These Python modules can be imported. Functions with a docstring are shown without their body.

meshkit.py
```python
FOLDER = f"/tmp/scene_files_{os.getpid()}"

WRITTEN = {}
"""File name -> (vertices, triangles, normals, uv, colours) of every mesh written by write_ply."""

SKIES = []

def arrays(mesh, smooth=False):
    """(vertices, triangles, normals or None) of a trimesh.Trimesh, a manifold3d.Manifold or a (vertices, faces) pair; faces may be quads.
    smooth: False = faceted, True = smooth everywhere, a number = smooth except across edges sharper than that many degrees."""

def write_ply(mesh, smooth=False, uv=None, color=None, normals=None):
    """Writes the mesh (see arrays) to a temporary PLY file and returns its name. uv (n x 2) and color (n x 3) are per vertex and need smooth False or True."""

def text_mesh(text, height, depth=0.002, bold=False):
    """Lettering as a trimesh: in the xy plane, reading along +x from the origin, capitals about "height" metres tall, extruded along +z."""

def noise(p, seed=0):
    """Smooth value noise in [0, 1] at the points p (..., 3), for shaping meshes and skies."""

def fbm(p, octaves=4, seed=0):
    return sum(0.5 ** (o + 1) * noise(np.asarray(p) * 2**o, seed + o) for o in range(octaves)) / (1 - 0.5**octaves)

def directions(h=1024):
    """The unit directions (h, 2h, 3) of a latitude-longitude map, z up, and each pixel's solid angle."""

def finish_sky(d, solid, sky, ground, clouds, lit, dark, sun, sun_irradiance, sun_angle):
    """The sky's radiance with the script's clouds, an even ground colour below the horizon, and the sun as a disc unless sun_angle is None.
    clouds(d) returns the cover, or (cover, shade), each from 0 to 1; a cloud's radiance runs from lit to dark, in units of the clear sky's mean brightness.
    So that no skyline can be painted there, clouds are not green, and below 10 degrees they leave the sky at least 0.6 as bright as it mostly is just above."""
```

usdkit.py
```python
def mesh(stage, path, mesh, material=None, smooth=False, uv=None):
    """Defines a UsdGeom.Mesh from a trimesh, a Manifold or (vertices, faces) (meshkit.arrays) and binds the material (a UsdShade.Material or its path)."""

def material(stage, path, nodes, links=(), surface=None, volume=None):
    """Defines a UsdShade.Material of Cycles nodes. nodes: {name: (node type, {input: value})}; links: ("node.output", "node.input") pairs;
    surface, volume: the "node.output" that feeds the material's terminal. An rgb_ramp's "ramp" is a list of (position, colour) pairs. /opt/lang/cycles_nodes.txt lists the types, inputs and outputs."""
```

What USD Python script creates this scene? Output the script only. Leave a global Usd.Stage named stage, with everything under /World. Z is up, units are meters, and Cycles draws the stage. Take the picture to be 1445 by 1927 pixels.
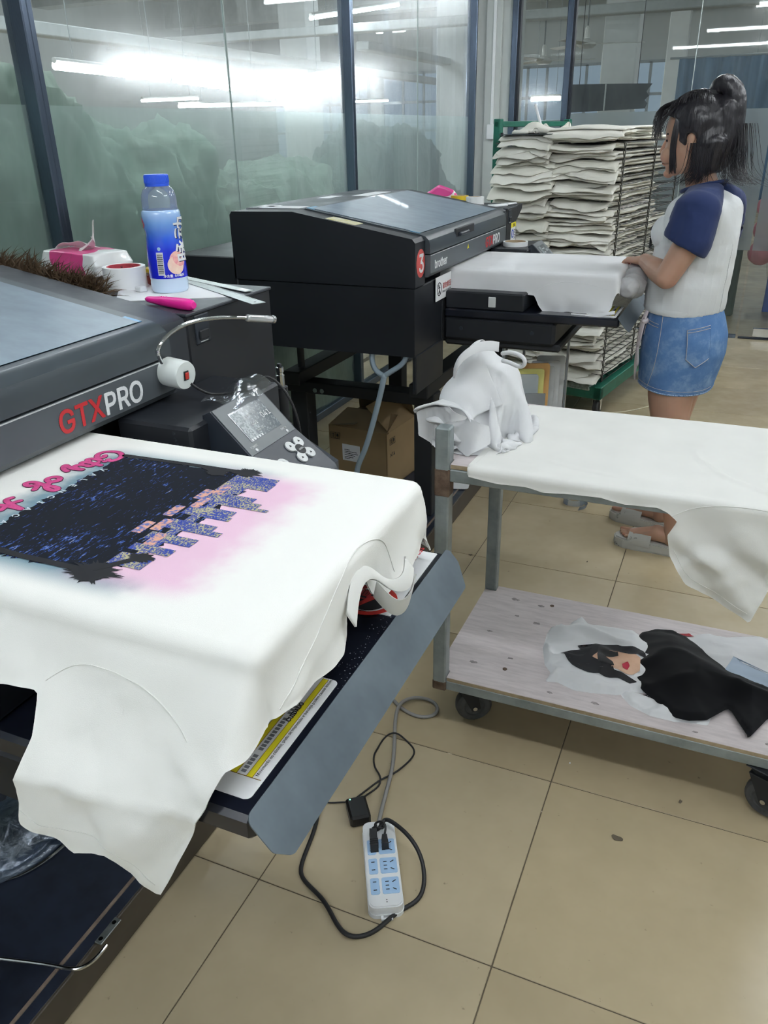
import math, numpy as np, trimesh, manifold3d, usdkit, meshkit
from pxr import Usd, UsdGeom, UsdLux, Gf, Sdf, Vt
from shapely.geometry import Polygon, Point, LineString, box as sbox
from shapely.ops import unary_union
from scipy.spatial import Delaunay
from scipy.interpolate import CubicSpline
stage = Usd.Stage.CreateInMemory()
UsdGeom.SetStageUpAxis(stage, 'Z'); UsdGeom.SetStageMetersPerUnit(stage, 1.0)
UsdGeom.Xform.Define(stage, '/World'); UsdGeom.Scope.Define(stage, '/World/Looks')
A_ = np.array
PI = math.pi

# ------------------------------------------------------------------ camera, exposure, lights
# The floor tiles (0.6 m) set the frame: x runs right along the joints, y runs away, z up.
CAM = A_([0.864, -1.142, 1.675])
FPX = 1492.3
ROWS = A_([[0.91878, 0.39433, -0.01868], [-0.15459, 0.40351, 0.90182], [-0.36315, 0.82569, -0.43170]])
U_, S_, V_ = np.linalg.svd(ROWS); ROWS = U_ @ V_
cam = UsdGeom.Camera.Define(stage, '/World/camera')
cam.CreateHorizontalApertureAttr(36.0); cam.CreateVerticalApertureAttr(36.0 * 1927 / 1445)
cam.CreateFocalLengthAttr(36.0 * FPX / 1445)
cam.CreateClippingRangeAttr(Gf.Vec2f(0.05, 200.0))
cam.CreateExposureAttr(-0.02)
m4 = np.eye(4); m4[0, :3] = ROWS[0]; m4[1, :3] = ROWS[1]; m4[2, :3] = -ROWS[2]; m4[3, :3] = CAM
UsdGeom.Xformable(cam).AddTransformOp().Set(Gf.Matrix4d(*m4.ravel().tolist()))
LAMP = 52.0        # radiance of the fluorescent tubes of this room
HALL = 60.0       # radiance of the tubes in the hall beyond the glass

# ------------------------------------------------------------------ naming and grouping
used = set(); base_of = {}
def numbered(path):
    p, k = path, 0
    while p in used:
        k += 1; p = f'{path}_{k:03d}'
    used.add(p); return p
def tag(prim, label=None, cat=None, group=None, kind=None):
    for k, v in (('label', label), ('category', cat), ('group', group), ('kind', kind)):
        if v: prim.SetCustomDataByKey(k, v)
def thing(name, label, cat, loc=(0, 0, 0), group=None, kind=None):
    p = numbered('/World/' + name); x = UsdGeom.Xform.Define(stage, p)
    x.AddTranslateOp().Set(Gf.Vec3d(*map(float, loc))); base_of[p] = A_(loc, float)
    tag(x.GetPrim(), label, cat, group, kind); return p
def put(parent, name, mesh, mat, smooth=30, label=None, kind=None):
    """one Mesh prim under a thing or a part, vertices given in world coordinates"""
    p = numbered(parent + '/' + name)
    top = '/'.join(parent.split('/')[:3])
    off = base_of.get(top, np.zeros(3))
    v, f, n = meshkit.arrays(mesh, smooth)
    mm = usdkit.mesh(stage, p, (v - off, f), mat, smooth=False)
    if n is not None:
        mm.CreateNormalsAttr(Vt.Vec3fArray.FromNumpy(n.astype(np.float32))); mm.SetNormalsInterpolation('vertex')
    tag(mm.GetPrim(), label, None, None, kind); return p
def solo(name, mesh, mat, label, cat, group=None, kind=None, smooth=30):
    v, f, n = meshkit.arrays(mesh, smooth)
    b = A_([(v[:, 0].min() + v[:, 0].max()) / 2, (v[:, 1].min() + v[:, 1].max()) / 2, v[:, 2].min()])
    p = numbered('/World/' + name)
    mm = usdkit.mesh(stage, p, (v - b, f), mat, smooth=False)
    if n is not None:
        mm.CreateNormalsAttr(Vt.Vec3fArray.FromNumpy(n.astype(np.float32))); mm.SetNormalsInterpolation('vertex')
    UsdGeom.Xformable(mm).AddTranslateOp().Set(Gf.Vec3d(*b.tolist())); base_of[p] = b
    tag(mm.GetPrim(), label, cat, group, kind); return p
def struct(name, mesh, mat, smooth=30, label=None):
    p = numbered('/World/' + name); v, f, n = meshkit.arrays(mesh, smooth)
    mm = usdkit.mesh(stage, p, (v, f), mat, smooth=False)
    if n is not None:
        mm.CreateNormalsAttr(Vt.Vec3fArray.FromNumpy(n.astype(np.float32))); mm.SetNormalsInterpolation('vertex')
    tag(mm.GetPrim(), label, None, None, 'structure'); return p

# ------------------------------------------------------------------ mesh helpers
def cat(ms): return trimesh.util.concatenate([m for m in ms if m is not None])
def hull(p): return trimesh.convex.convex_hull(A_(p, float))
def bx(x0, x1, y0, y1, z0, z1, r=0.003):
    lo, hi = A_([min(x0, x1), min(y0, y1), min(z0, z1)]), A_([max(x0, x1), max(y0, y1), max(z0, z1)])
    r = min(r, 0.45 * (hi - lo).min())
    if r <= 0: return trimesh.creation.box(bounds=[lo, hi])
    P = []
    for k in range(3):
        a, b = lo + r, hi - r
        a = a.copy(); b = b.copy(); a[k] = lo[k]; b[k] = hi[k]
        for i in range(8): P.append([(a, b)[i >> j & 1][j] for j in range(3)])
    return hull(P)
def frame(o, xd, yd):
    xd = A_(xd, float); xd /= np.linalg.norm(xd); yd = A_(yd, float); yd = yd - xd * (xd @ yd); yd /= np.linalg.norm(yd)
    m = np.eye(4); m[:3, 0] = xd; m[:3, 1] = yd; m[:3, 2] = np.cross(xd, yd); m[:3, 3] = o; return m
def moved(mesh, o, xd, yd):
    m = mesh.copy(); m.apply_transform(frame(o, xd, yd)); return m
def extr(poly, h):
    gs = [g for g in getattr(poly, 'geoms', [poly]) if g.area > 1e-9]
    return cat([trimesh.creation.extrude_polygon(g, h, engine='earcut') for g in gs])
def prism_y(pts, y0, y1):   # polygon in (x,z) swept along y
    m = extr(Polygon(pts).buffer(0), abs(y1 - y0)); return moved(m, (0, max(y0, y1), 0), (1, 0, 0), (0, 0, 1))
def prism_x(pts, x0, x1):   # polygon in (y,z) swept along x
    m = extr(Polygon(pts).buffer(0), abs(x1 - x0)); return moved(m, (min(x0, x1), 0, 0), (0, 1, 0), (0, 0, 1))
def spline(pts, n=60, closed=False):
    p = A_(pts, float)
    if closed: p = np.vstack([p, p[:1]])
    d = np.r_[0, np.cumsum(np.linalg.norm(np.diff(p, axis=0), axis=1) ** 0.5)]
    cs = CubicSpline(d, p, bc_type='periodic' if closed else 'natural')
    q = cs(np.linspace(0, d[-1], n + (1 if closed else 0)))
    return q[:-1] if closed else q
def tube(pts, r, sides=8, closed=False, caps=True):
    p = A_(pts, float); n = len(p); r = np.broadcast_to(A_(r, float), (n,))
    t = (np.roll(p, -1, 0) - np.roll(p, 1, 0)) if closed else np.gradient(p, axis=0)
    t /= np.linalg.norm(t, axis=1, keepdims=True) + 1e-12
    a = np.cross(t[0], [0, 0, 1.0]) if abs(t[0][2]) < 0.9 else np.cross(t[0], [1.0, 0, 0])
    a /= np.linalg.norm(a); fr = []
    for i in range(n):
        a = a - t[i] * (t[i] @ a); a /= np.linalg.norm(a) + 1e-12; fr.append((a, np.cross(t[i], a)))
    ang = np.arange(sides) * 2 * PI / sides
    v = np.vstack([p[i] + r[i] * (np.cos(ang)[:, None] * fr[i][0] + np.sin(ang)[:, None] * fr[i][1]) for i in range(n)])
    m = n if closed else n - 1
    i, j = np.meshgrid(np.arange(m), np.arange(sides), indexing='ij')
    a0, a1, b0, b1 = i * sides + j, i * sides + (j + 1) % sides, ((i + 1) % n) * sides + j, ((i + 1) % n) * sides + (j + 1) % sides
    f = np.vstack([np.stack([a0, a1, b1], -1).reshape(-1, 3), np.stack([a0, b1, b0], -1).reshape(-1, 3)])
    if caps and not closed:
        v = np.vstack([v, p[0], p[-1]])
        k = np.arange(sides); c0, c1 = n * sides, n * sides + 1
        f = np.vstack([f, np.stack([np.full(sides, c0), (k + 1) % sides, k], -1), np.stack([np.full(sides, c1), (n - 1) * sides + k, (n - 1) * sides + (k + 1) % sides], -1)])
    return trimesh.Trimesh(v, f, process=False)
def rod(a, b, r, sides=12): return tube([a, b], r, sides)
def lathe(prof, o=(0, 0, 0), n=40, axis=(0, 0, 1)):
    m = trimesh.creation.revolve(A_(prof, float), sections=n)
    ax = A_(axis, float); ax /= np.linalg.norm(ax)
    if abs(ax[2]) < 0.999: m.apply_transform(trimesh.geometry.align_vectors([0, 0, 1], ax))
    elif ax[2] < 0: m.apply_transform(np.diag([1, -1, -1, 1.0]))
    m.apply_translation(o); return m
def disc(o, nrm, r, h=0.001, n=28): return lathe([(0, 0), (r, 0), (r, h), (0, h)], o, n, nrm)
def text(s, h, o, xd, yd, d=0.0006, bold=False): return moved(meshkit.text_mesh(s, h, d, bold), o, xd, yd)
GLYPH = {'请':[[[21,29,22,34,38,35,38,36,25,37,25,42,37,42,38,43,24,44,24,50,38,50,39,55,45,55,45,50,60,50,60,44,45,43,46,42,58,42,59,37,45,36,45,35,62,34,62,28]],[[2,35,18,34,19,9,26,11,26,26,57,26,56,-6,43,-6,42,-1,51,-1,51,3,34,3,33,-7,26,-7,25,4,11,-6,8,-1,11,3,11,28,2,28],[33,10,50,9,51,11,34,12],[33,18,49,17,51,19,34,20]],[[6,48,9,53,11,53,21,42,18,39,15,39]]],'勿':[[[1,24,10,37,17,55,23,54,21,45,60,45,58,4,55,-4,52,-6,39,-6,37,1,50,2,53,25,53,38,46,38,40,14,32,0,26,-6,21,-4,20,-1,27,5,35,20,39,38,31,37,23,16,11,1,7,1,4,6,11,11,18,21,24,38,18,38,7,21]]],'重':[[[2,-4,3,1,28,2,28,5,7,5,7,11,28,12,27,13,9,13,10,36,3,37,3,43,27,43,28,45,9,45,8,51,53,54,55,51,54,48,37,47,35,44,61,43,61,37,54,36,55,13,36,13,35,12,57,11,58,6,35,5,35,1,62,1,62,-4],[35,20,47,19,48,21,36,22],[35,28,47,27,48,29,36,30],[16,20,28,19,28,22,16,22],[16,28,28,27,28,30,16,30]]],'压':[[[1,-4,6,15,7,52,62,52,62,45,38,44,40,43,40,30,59,29,59,23,40,23,40,3,61,3,62,-4,11,-4,10,0,7,-7],[10,2,33,3,33,23,16,23,15,29,33,30,34,45,13,45,13,18]],[[43,16,44,19,49,20,56,13,57,8,52,6]]],'脉':[[[1,-5,5,19,5,52,24,52,25,31,40,30,40,35,29,35,28,42,46,42,42,46,32,49,34,55,53,48,52,42,47,42,47,34,50,30,56,37,62,34,52,21,58,9,63,6,63,3,60,0,55,2,47,13,47,-4,43,-7,33,-6,33,0,40,0,39,21,34,8,29,1,24,0,22,-6,12,-7,11,-5,11,0,18,0,18,15,11,15,9,0,6,-7],[24,9,26,8,28,11,32,24,24,24],[12,31,11,22,18,22,18,31],[12,46,11,38,17,37,18,46]]],'动':[[[2,33,31,34,32,40,41,40,41,54,47,54,47,40,62,39,61,13,58,-3,55,-6,42,-6,41,-3,41,1,51,0,53,3,55,33,47,33,43,7,37,-4,32,-7,28,-3,31,2,28,2,27,6,7,1,4,2,3,7,7,12,10,27,10,28,2,28],[19,28,13,10,24,12,21,22,27,24,33,6,35,6,39,19,40,33,33,33,33,28]],[[5,49,31,49,32,44,5,43]]],'注':[[[5,51,10,54,20,49,22,47,21,43,38,43,34,53,40,55,46,43,60,43,61,36,44,36,44,23,59,23,59,17,44,16,44,3,62,2,63,-4,19,-5,19,2,37,2,37,16,24,16,23,23,37,23,37,36,21,36,20,41,6,48]],[[4,-3,4,0,15,19,18,20,21,17,21,14,12,-3,10,-6,7,-6]],[[2,33,4,36,7,36,18,30,18,27,14,23,4,29]]],'意':[[[3,-3,3,0,8,4,10,10,17,8,18,10,25,10,24,12,11,12,11,32,53,32,52,11,61,0,59,-3,55,-4,46,8,50,10,50,12,35,12,40,6,48,4,46,-4,43,-6,20,-5,18,-3,17,7,9,-5],[18,18,45,17,46,18,19,19],[18,25,45,24,46,26,19,27],[26,9,25,0,41,1,41,5,35,2]],[[4,34,4,40,17,41,16,44,7,44,7,50,28,50,27,54,29,55,34,55,36,50,57,50,57,44,48,44,47,40,61,39,60,34],[25,44,25,40,38,40,40,43]]],'净':[[[2,-1,11,21,17,21,17,27,35,28,34,32,19,31,16,34,12,33,2,50,8,52,18,38,22,41,29,55,35,54,35,49,49,49,51,45,47,38,57,38,57,27,62,27,62,21,57,21,57,7,51,6,51,9,42,9,41,-4,39,-6,27,-7,25,0,35,0,35,9,21,9,20,15,34,15,35,20,18,21,10,-2,7,-4],[42,16,50,15,51,20,42,21],[42,28,51,27,51,31,42,32],[29,39,39,38,41,43,31,43]]],'含':[[[1,33,19,42,31,55,36,54,37,49,48,40,62,35,62,31,58,28,45,34,34,44,30,42,40,34,39,30,49,30,52,28,45,18,54,16,54,-6,47,-7,45,-4,18,-4,17,-7,11,-7,10,16,35,17,39,24,11,24,11,29,5,28],[17,3,46,2,46,11,17,11],[24,37,14,30,32,31]]],'量':[[[2,-5,2,0,8,1,7,7,28,8,27,9,9,9,9,28,3,28,2,33,11,34,10,52,53,53,53,34,62,34,62,29,56,28,56,10,36,8,57,7,57,1,62,1,62,-5],[35,22,48,21,49,22,36,23],[36,16,36,14,49,15,48,16],[17,47,46,46,47,47,18,48],[28,15,17,16,16,15,27,14],[28,22,17,23,16,22,27,21]]],'毫':[[[2,45,3,50,27,50,27,54,29,55,33,55,36,50,62,49,61,44]],[[3,16,3,27,12,28,12,42,53,42,53,28,61,27,61,16,55,15,54,9,59,8,59,4,62,3,62,-2,58,-6,31,-6,27,-3,26,1,5,0,4,5,8,6,8,13,21,13,21,15,13,15,12,20,22,20,22,22,10,22,10,15],[55,3,33,2,33,0,56,1],[34,16,54,16,54,22,49,22,50,19,48,18],[42,10,47,8,48,9],[19,37,19,34,46,35,45,37],[26,16,23,14,26,15],[13,8,17,6,18,7]]],'升':[[[2,-4,2,-1,11,5,16,17,16,22,2,22,2,28,17,30,17,40,5,38,3,44,33,54,36,48,24,43,24,29,41,29,41,53,47,54,48,29,62,28,62,22,48,22,48,-7,41,-7,40,22,23,22,23,14,16,0,7,-7]]]}
def cjk(s, h, o, xd, yd, d=0.0006, gap=1.05):
    ms = []
    for k, ch in enumerate(s):
        for rings in GLYPH[ch]:
            rr = [[(r[i] / 64 + k * gap, r[i + 1] / 64) for i in range(0, len(r), 2)] for r in rings]
            g = Polygon(rr[0], rr[1:]).buffer(0)
            ms.append(extr(Polygon(g.exterior, g.interiors) if g.geom_type == 'Polygon' else g, d / h))
    m = cat(ms); m.apply_scale(h); return moved(m, o, xd, yd)
def strokes(lines, w, d=0.0006):
    """hand lettering: polylines (xy) widened into one flat shape"""
    return extr(unary_union([LineString(spline(l, 8 * len(l))[:, :2] if len(l) > 2 else l).buffer(w / 2, quad_segs=3) for l in lines]), d)
def noise(p, s, seed=0, o=3): return meshkit.fbm(A_(p) * s, o, seed) - 0.5
def rough(mesh, amp, s, seed=0, o=3):
    m = mesh.copy(); n = m.vertex_normals; m.vertices = m.vertices + n * (noise(m.vertices, s, seed, o) * 2 * amp)[:, None]; return m
def blob(centers, radii, edge=0.02, smooth=8):
    ms = [manifold3d.Manifold.sphere(r, 24).translate(tuple(map(float, c))) for c, r in zip(centers, radii)]
    return man_mesh(manifold3d.Manifold.batch_boolean(ms, manifold3d.OpType.Add), edge, smooth)
def man_mesh(mf, edge=0.02, smooth=8):
    mf = mf.refine_to_length(edge); q = mf.to_mesh(); m = trimesh.Trimesh(q.vert_properties[:, :3], q.tri_verts, process=True)
    if smooth: trimesh.smoothing.filter_taubin(m, iterations=smooth)
    return m
def cap(a, b, ra, rb):  # bone: hull of two spheres (or ellipsoids)
    def sp(c, r):
        r = np.broadcast_to(A_(r, float), (3,))
        return manifold3d.Manifold.sphere(1.0, 20).scale(tuple(r.tolist())).translate(tuple(map(float, c)))
    return manifold3d.Manifold.batch_hull([sp(a, ra), sp(b, rb)])
def sheet(poly, step, fn, thick=0.0016, hem=None):
    """cloth: a polygon in flat coordinates, meshed and carried into space by fn(n x 2) -> n x 3, given a little thickness"""
    poly = poly.buffer(0)
    if poly.geom_type != 'Polygon': poly = max(poly.geoms, key=lambda g: g.area)
    L = poly.exterior.length; nb = int(L / step * 1.15)
    B = A_([poly.exterior.interpolate(i / nb, normalized=True).coords[0] for i in range(nb)])
    x0, y0, x1, y1 = poly.bounds
    gx, gy = np.meshgrid(np.arange(x0, x1, step), np.arange(y0, y1, step * 0.87))
    gx = gx + (np.arange(gy.shape[0]) % 2)[:, None] * step / 2
    G = np.stack([gx.ravel(), gy.ravel()], 1)
    import shapely
    inn = poly.buffer(-step * 0.55)
    G = G[shapely.contains_xy(inn, G[:, 0], G[:, 1])]
    P = np.vstack([B, G]); tri = Delaunay(P).simplices
    c = P[tri].mean(1); tri = tri[shapely.contains_xy(poly, c[:, 0], c[:, 1])]
    a = P[tri]; cr = (a[:, 1, 0] - a[:, 0, 0]) * (a[:, 2, 1] - a[:, 0, 1]) - (a[:, 1, 1] - a[:, 0, 1]) * (a[:, 2, 0] - a[:, 0, 0])
    tri[cr < 0] = tri[cr < 0][:, ::-1]
    V = fn(P)
    m = trimesh.Trimesh(V, tri, process=False); n = m.vertex_normals
    W = V - n * thick; k = len(V)
    e = np.stack([np.arange(nb), (np.arange(nb) + 1) % nb], 1)
    side = np.vstack([np.stack([e[:, 0], e[:, 0] + k, e[:, 1] + k], 1), np.stack([e[:, 0], e[:, 1] + k, e[:, 1]], 1)])
    return trimesh.Trimesh(np.vstack([V, W]), np.vstack([tri, tri[:, ::-1] + k, side]), process=False)

# ------------------------------------------------------------------ cloth that falls
def simulate(X, h, collide, steps=160, iters=10, grav=9.8, damp=0.97, bend=0.25, dt=0.012, shear=0.6):
    """position-based cloth on a grid of rest spacing h: gathers into real folds over what collide() pushes it out of"""
    n, m, _ = X.shape; X = X.reshape(-1, 3).copy(); Xp = X.copy(); I, J = np.meshgrid(np.arange(n), np.arange(m), indexing='ij'); B = []
    for di, dj, k in ((1, 0, 1.0), (0, 1, 1.0), (1, 1, shear), (1, -1, shear), (2, 0, bend), (0, 2, bend), (4, 0, bend * 0.5), (0, 4, bend * 0.5)):
        ok = (I + di < n) & (J + dj < m) & (J + dj >= 0); st = max(di, abs(dj)); par = ((I if di else J) // st) % 2
        for c in (0, 1):
            s = ok & (par == c); a = (I[s] * m + J[s]); b = (I[s] + di) * m + J[s] + dj
            B.append((a, b, math.hypot(di, dj) * h, k))
    for s in range(steps):
        V = (X - Xp) * damp; Xp = X.copy(); X = X + V; X[:, 2] -= grav * dt * dt
        for _ in range(iters):
            for a, b, L, k in B:
                d = X[b] - X[a]; l = np.sqrt((d * d).sum(1)) + 1e-9
                if k < 0.5: w = 0.5 * k * np.where(l < L, (l - L) / l, 0)     # bending only resists closing up
                else: w = 0.5 * k * (l - L) / l
                d *= w[:, None]; X[a] += d; X[b] -= d
            X, hit = collide(X)
        Xp[hit] += 0.7 * (X[hit] - Xp[hit])
        lim = np.linalg.norm(X - Xp, axis=1); f = np.minimum(1, 0.02 / np.maximum(lim, 1e-9)); Xp = X - (X - Xp) * f[:, None]
    return X.reshape(n, m, 3)
def ellips(cores, floor=None, pen=None):
    def col(X):
        hit = np.zeros(len(X), bool)
        for c, r in cores:
            c, r = A_(c, float), A_(r, float); q = (X - c) / r; l = np.sqrt((q * q).sum(1)); ins = l < 1
            if ins.any():
                p = q[ins] / np.maximum(l[ins], 1e-6)[:, None]; X[ins] = c + p * r; hit |= ins
        if floor is not None: hit |= X[:, 2] < floor; X[:, 2] = np.maximum(X[:, 2], floor)
        if pen is not None:
            cx, cy, rx, ry = pen; q = np.sqrt(((X[:, 0] - cx) / rx) ** 2 + ((X[:, 1] - cy) / ry) ** 2); o = q > 1
            X[o, 0] = cx + (X[o, 0] - cx) / q[o]; X[o, 1] = cy + (X[o, 1] - cy) / q[o]
        return X, hit
    return col
def gridmesh(X, up=2, thick=0.002):
    from scipy.ndimage import zoom
    if up > 1: X = np.stack([zoom(X[:, :, k], up, order=3, mode='nearest') for k in range(3)], 2)
    n, m, _ = X.shape; i, j = np.meshgrid(np.arange(n - 1), np.arange(m - 1), indexing='ij'); a = (i * m + j).ravel()
    F = np.vstack([np.stack([a, a + m, a + m + 1], -1), np.stack([a, a + m + 1, a + 1], -1)]); V = X.reshape(-1, 3)
    g = trimesh.Trimesh(V, F, process=False)
    if g.face_normals[:, 2].mean() < 0: F = F[:, ::-1]; g = trimesh.Trimesh(V, F, process=False)
    W = V - g.vertex_normals * thick; k = len(V)
    bd = np.r_[np.arange(m), np.arange(1, n) * m + m - 1, (n - 1) * m + np.arange(m - 2, -1, -1), np.arange(n - 2, 0, -1) * m]; e0, e1 = bd, np.roll(bd, -1)
    S = np.vstack([np.stack([e0, e1, e1 + k], 1), np.stack([e0, e1 + k, e0 + k], 1)])
    return trimesh.Trimesh(np.vstack([V, W]), np.vstack([F, F[:, ::-1] + k, S]), process=False)

def crumpled(c, size, spread, n, h, seed, cores, floor, pen=None, steps=140, iters=8, rough_=0.10, z0=0.3, rot=0.0, up=2, thick=0.002):
    """a square of cloth gathered to spread (x, y) above c, let fall on the cores"""
    from scipy.ndimage import gaussian_filter
    rs = np.random.default_rng(seed); u = np.linspace(-.5, .5, n); U, V = np.meshgrid(u, u, indexing='ij'); ca, sa = math.cos(rot), math.sin(rot)
    a, b = U * spread[0], V * spread[1]
    X = np.stack([c[0] + a * ca - b * sa, c[1] + a * sa + b * ca, c[2] + z0 + 0 * U], 2) + np.stack([gaussian_filter(rs.normal(0, 1, (n, n)), 3) * rough_ for _ in range(3)], 2) + rs.normal(0, 0.004, (n, n, 3))
    return gridmesh(simulate(X, h, ellips(cores, floor, pen), steps, iters), up, thick)

# ------------------------------------------------------------------ materials
def lin(c):
    if isinstance(c, str): c = [int(c[i:i + 2], 16) for i in (1, 3, 5)]
    c = A_(c, float) / 255.0
    return tuple(np.where(c < 0.04045, c / 12.92, ((c + 0.055) / 1.055) ** 2.4))
mats = {}
def raw(name, nodes, links, surface):
    if name not in mats: mats[name] = usdkit.material(stage, '/World/Looks/' + name, nodes, links, surface=surface)
    return mats[name]
def M(name, c, rough=0.5, metal=0.0, var=0.06, scale=9.0, bump=0.0, bscale=60.0, coat=0.0, c2=None, fac=(0.35, 0.65), spec=0.5, stretch=None, sheen=0.0, rvar=0.0, trans=0.0, emit=0.0):
    """plain procedural look: two tones mixed by noise, optional bump"""
    if name in mats: return mats[name]
    a = A_(lin(c)); b = A_(lin(c2)) if c2 is not None else np.clip(a * (1 - 2.2 * var), 0, 1)
    n = {'t': ('texture_coordinate', {}), 'n': ('noise_texture', {'scale': scale, 'detail': 5.0, 'roughness': 0.62}),
         'r': ('rgb_ramp', {'ramp': [(0, tuple(b)), (fac[0], tuple(b)), (fac[1], tuple(a)), (1, tuple(a))]}),
         'p': ('principled_bsdf', {'roughness': rough, 'metallic': metal, 'coat_weight': coat, 'specular_ior_level': spec, 'sheen_weight': sheen, 'transmission_weight': trans})}
    if emit: n['p'][1].update(emission_color=tuple(a), emission_strength=emit)
    l = [('n.fac', 'r.fac'), ('r.color', 'p.base_color')]
    if stretch:
        n['m'] = ('mapping', {'scale': stretch}); l += [('t.object', 'm.vector'), ('m.vector', 'n.vector')]
    else: l += [('t.object', 'n.vector')]
    if rvar:
        n['rr'] = ('map_range', {'from_min': 0.3, 'from_max': 0.7, 'to_min': rough - rvar, 'to_max': rough + rvar}); l += [('n.fac', 'rr.value'), ('rr.result', 'p.roughness')]
    if bump:
        n['bn'] = ('noise_texture', {'scale': bscale, 'detail': 3.0}); n['b'] = ('bump', {'strength': 0.6, 'distance': bump})
        l += [('t.object', 'bn.vector'), ('bn.fac', 'b.height'), ('b.normal', 'p.normal')]
    return raw(name, n, l, 'p.BSDF')
def cloth_mat(name, c, tr=0.12, weave=900.0, fold=0.0025, var=0.03):
    a = A_(lin(c)); b = a * (1 - 2 * var)
    return raw(name, {'t': ('texture_coordinate', {}), 'n': ('noise_texture', {'scale': 7.0, 'detail': 3.0}),
        'r': ('rgb_ramp', {'ramp': [(0.3, tuple(b)), (0.7, tuple(a))]}), 'w': ('noise_texture', {'scale': weave, 'detail': 1.0}),
        'f': ('noise_texture', {'scale': 16.0, 'detail': 4.0, 'distortion': 0.8}), 'b1': ('bump', {'strength': 0.5, 'distance': fold}), 'b2': ('bump', {'strength': 0.25, 'distance': 0.0006}),
        'p': ('principled_bsdf', {'roughness': 0.9, 'specular_ior_level': 0.15, 'sheen_weight': 0.1}), 'tl': ('translucent_bsdf', {'color': tuple(a)}), 'mx': ('mix_closure', {'fac': tr})},
        [('t.object', 'n.vector'), ('t.object', 'w.vector'), ('t.object', 'f.vector'), ('n.fac', 'r.fac'), ('r.color', 'p.base_color'), ('f.fac', 'b1.height'), ('b1.normal', 'b2.normal'), ('w.fac', 'b2.height'), ('b2.normal', 'p.normal'),
         ('p.BSDF', 'mx.closure1'), ('tl.BSDF', 'mx.closure2')], 'mx.closure')
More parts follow.
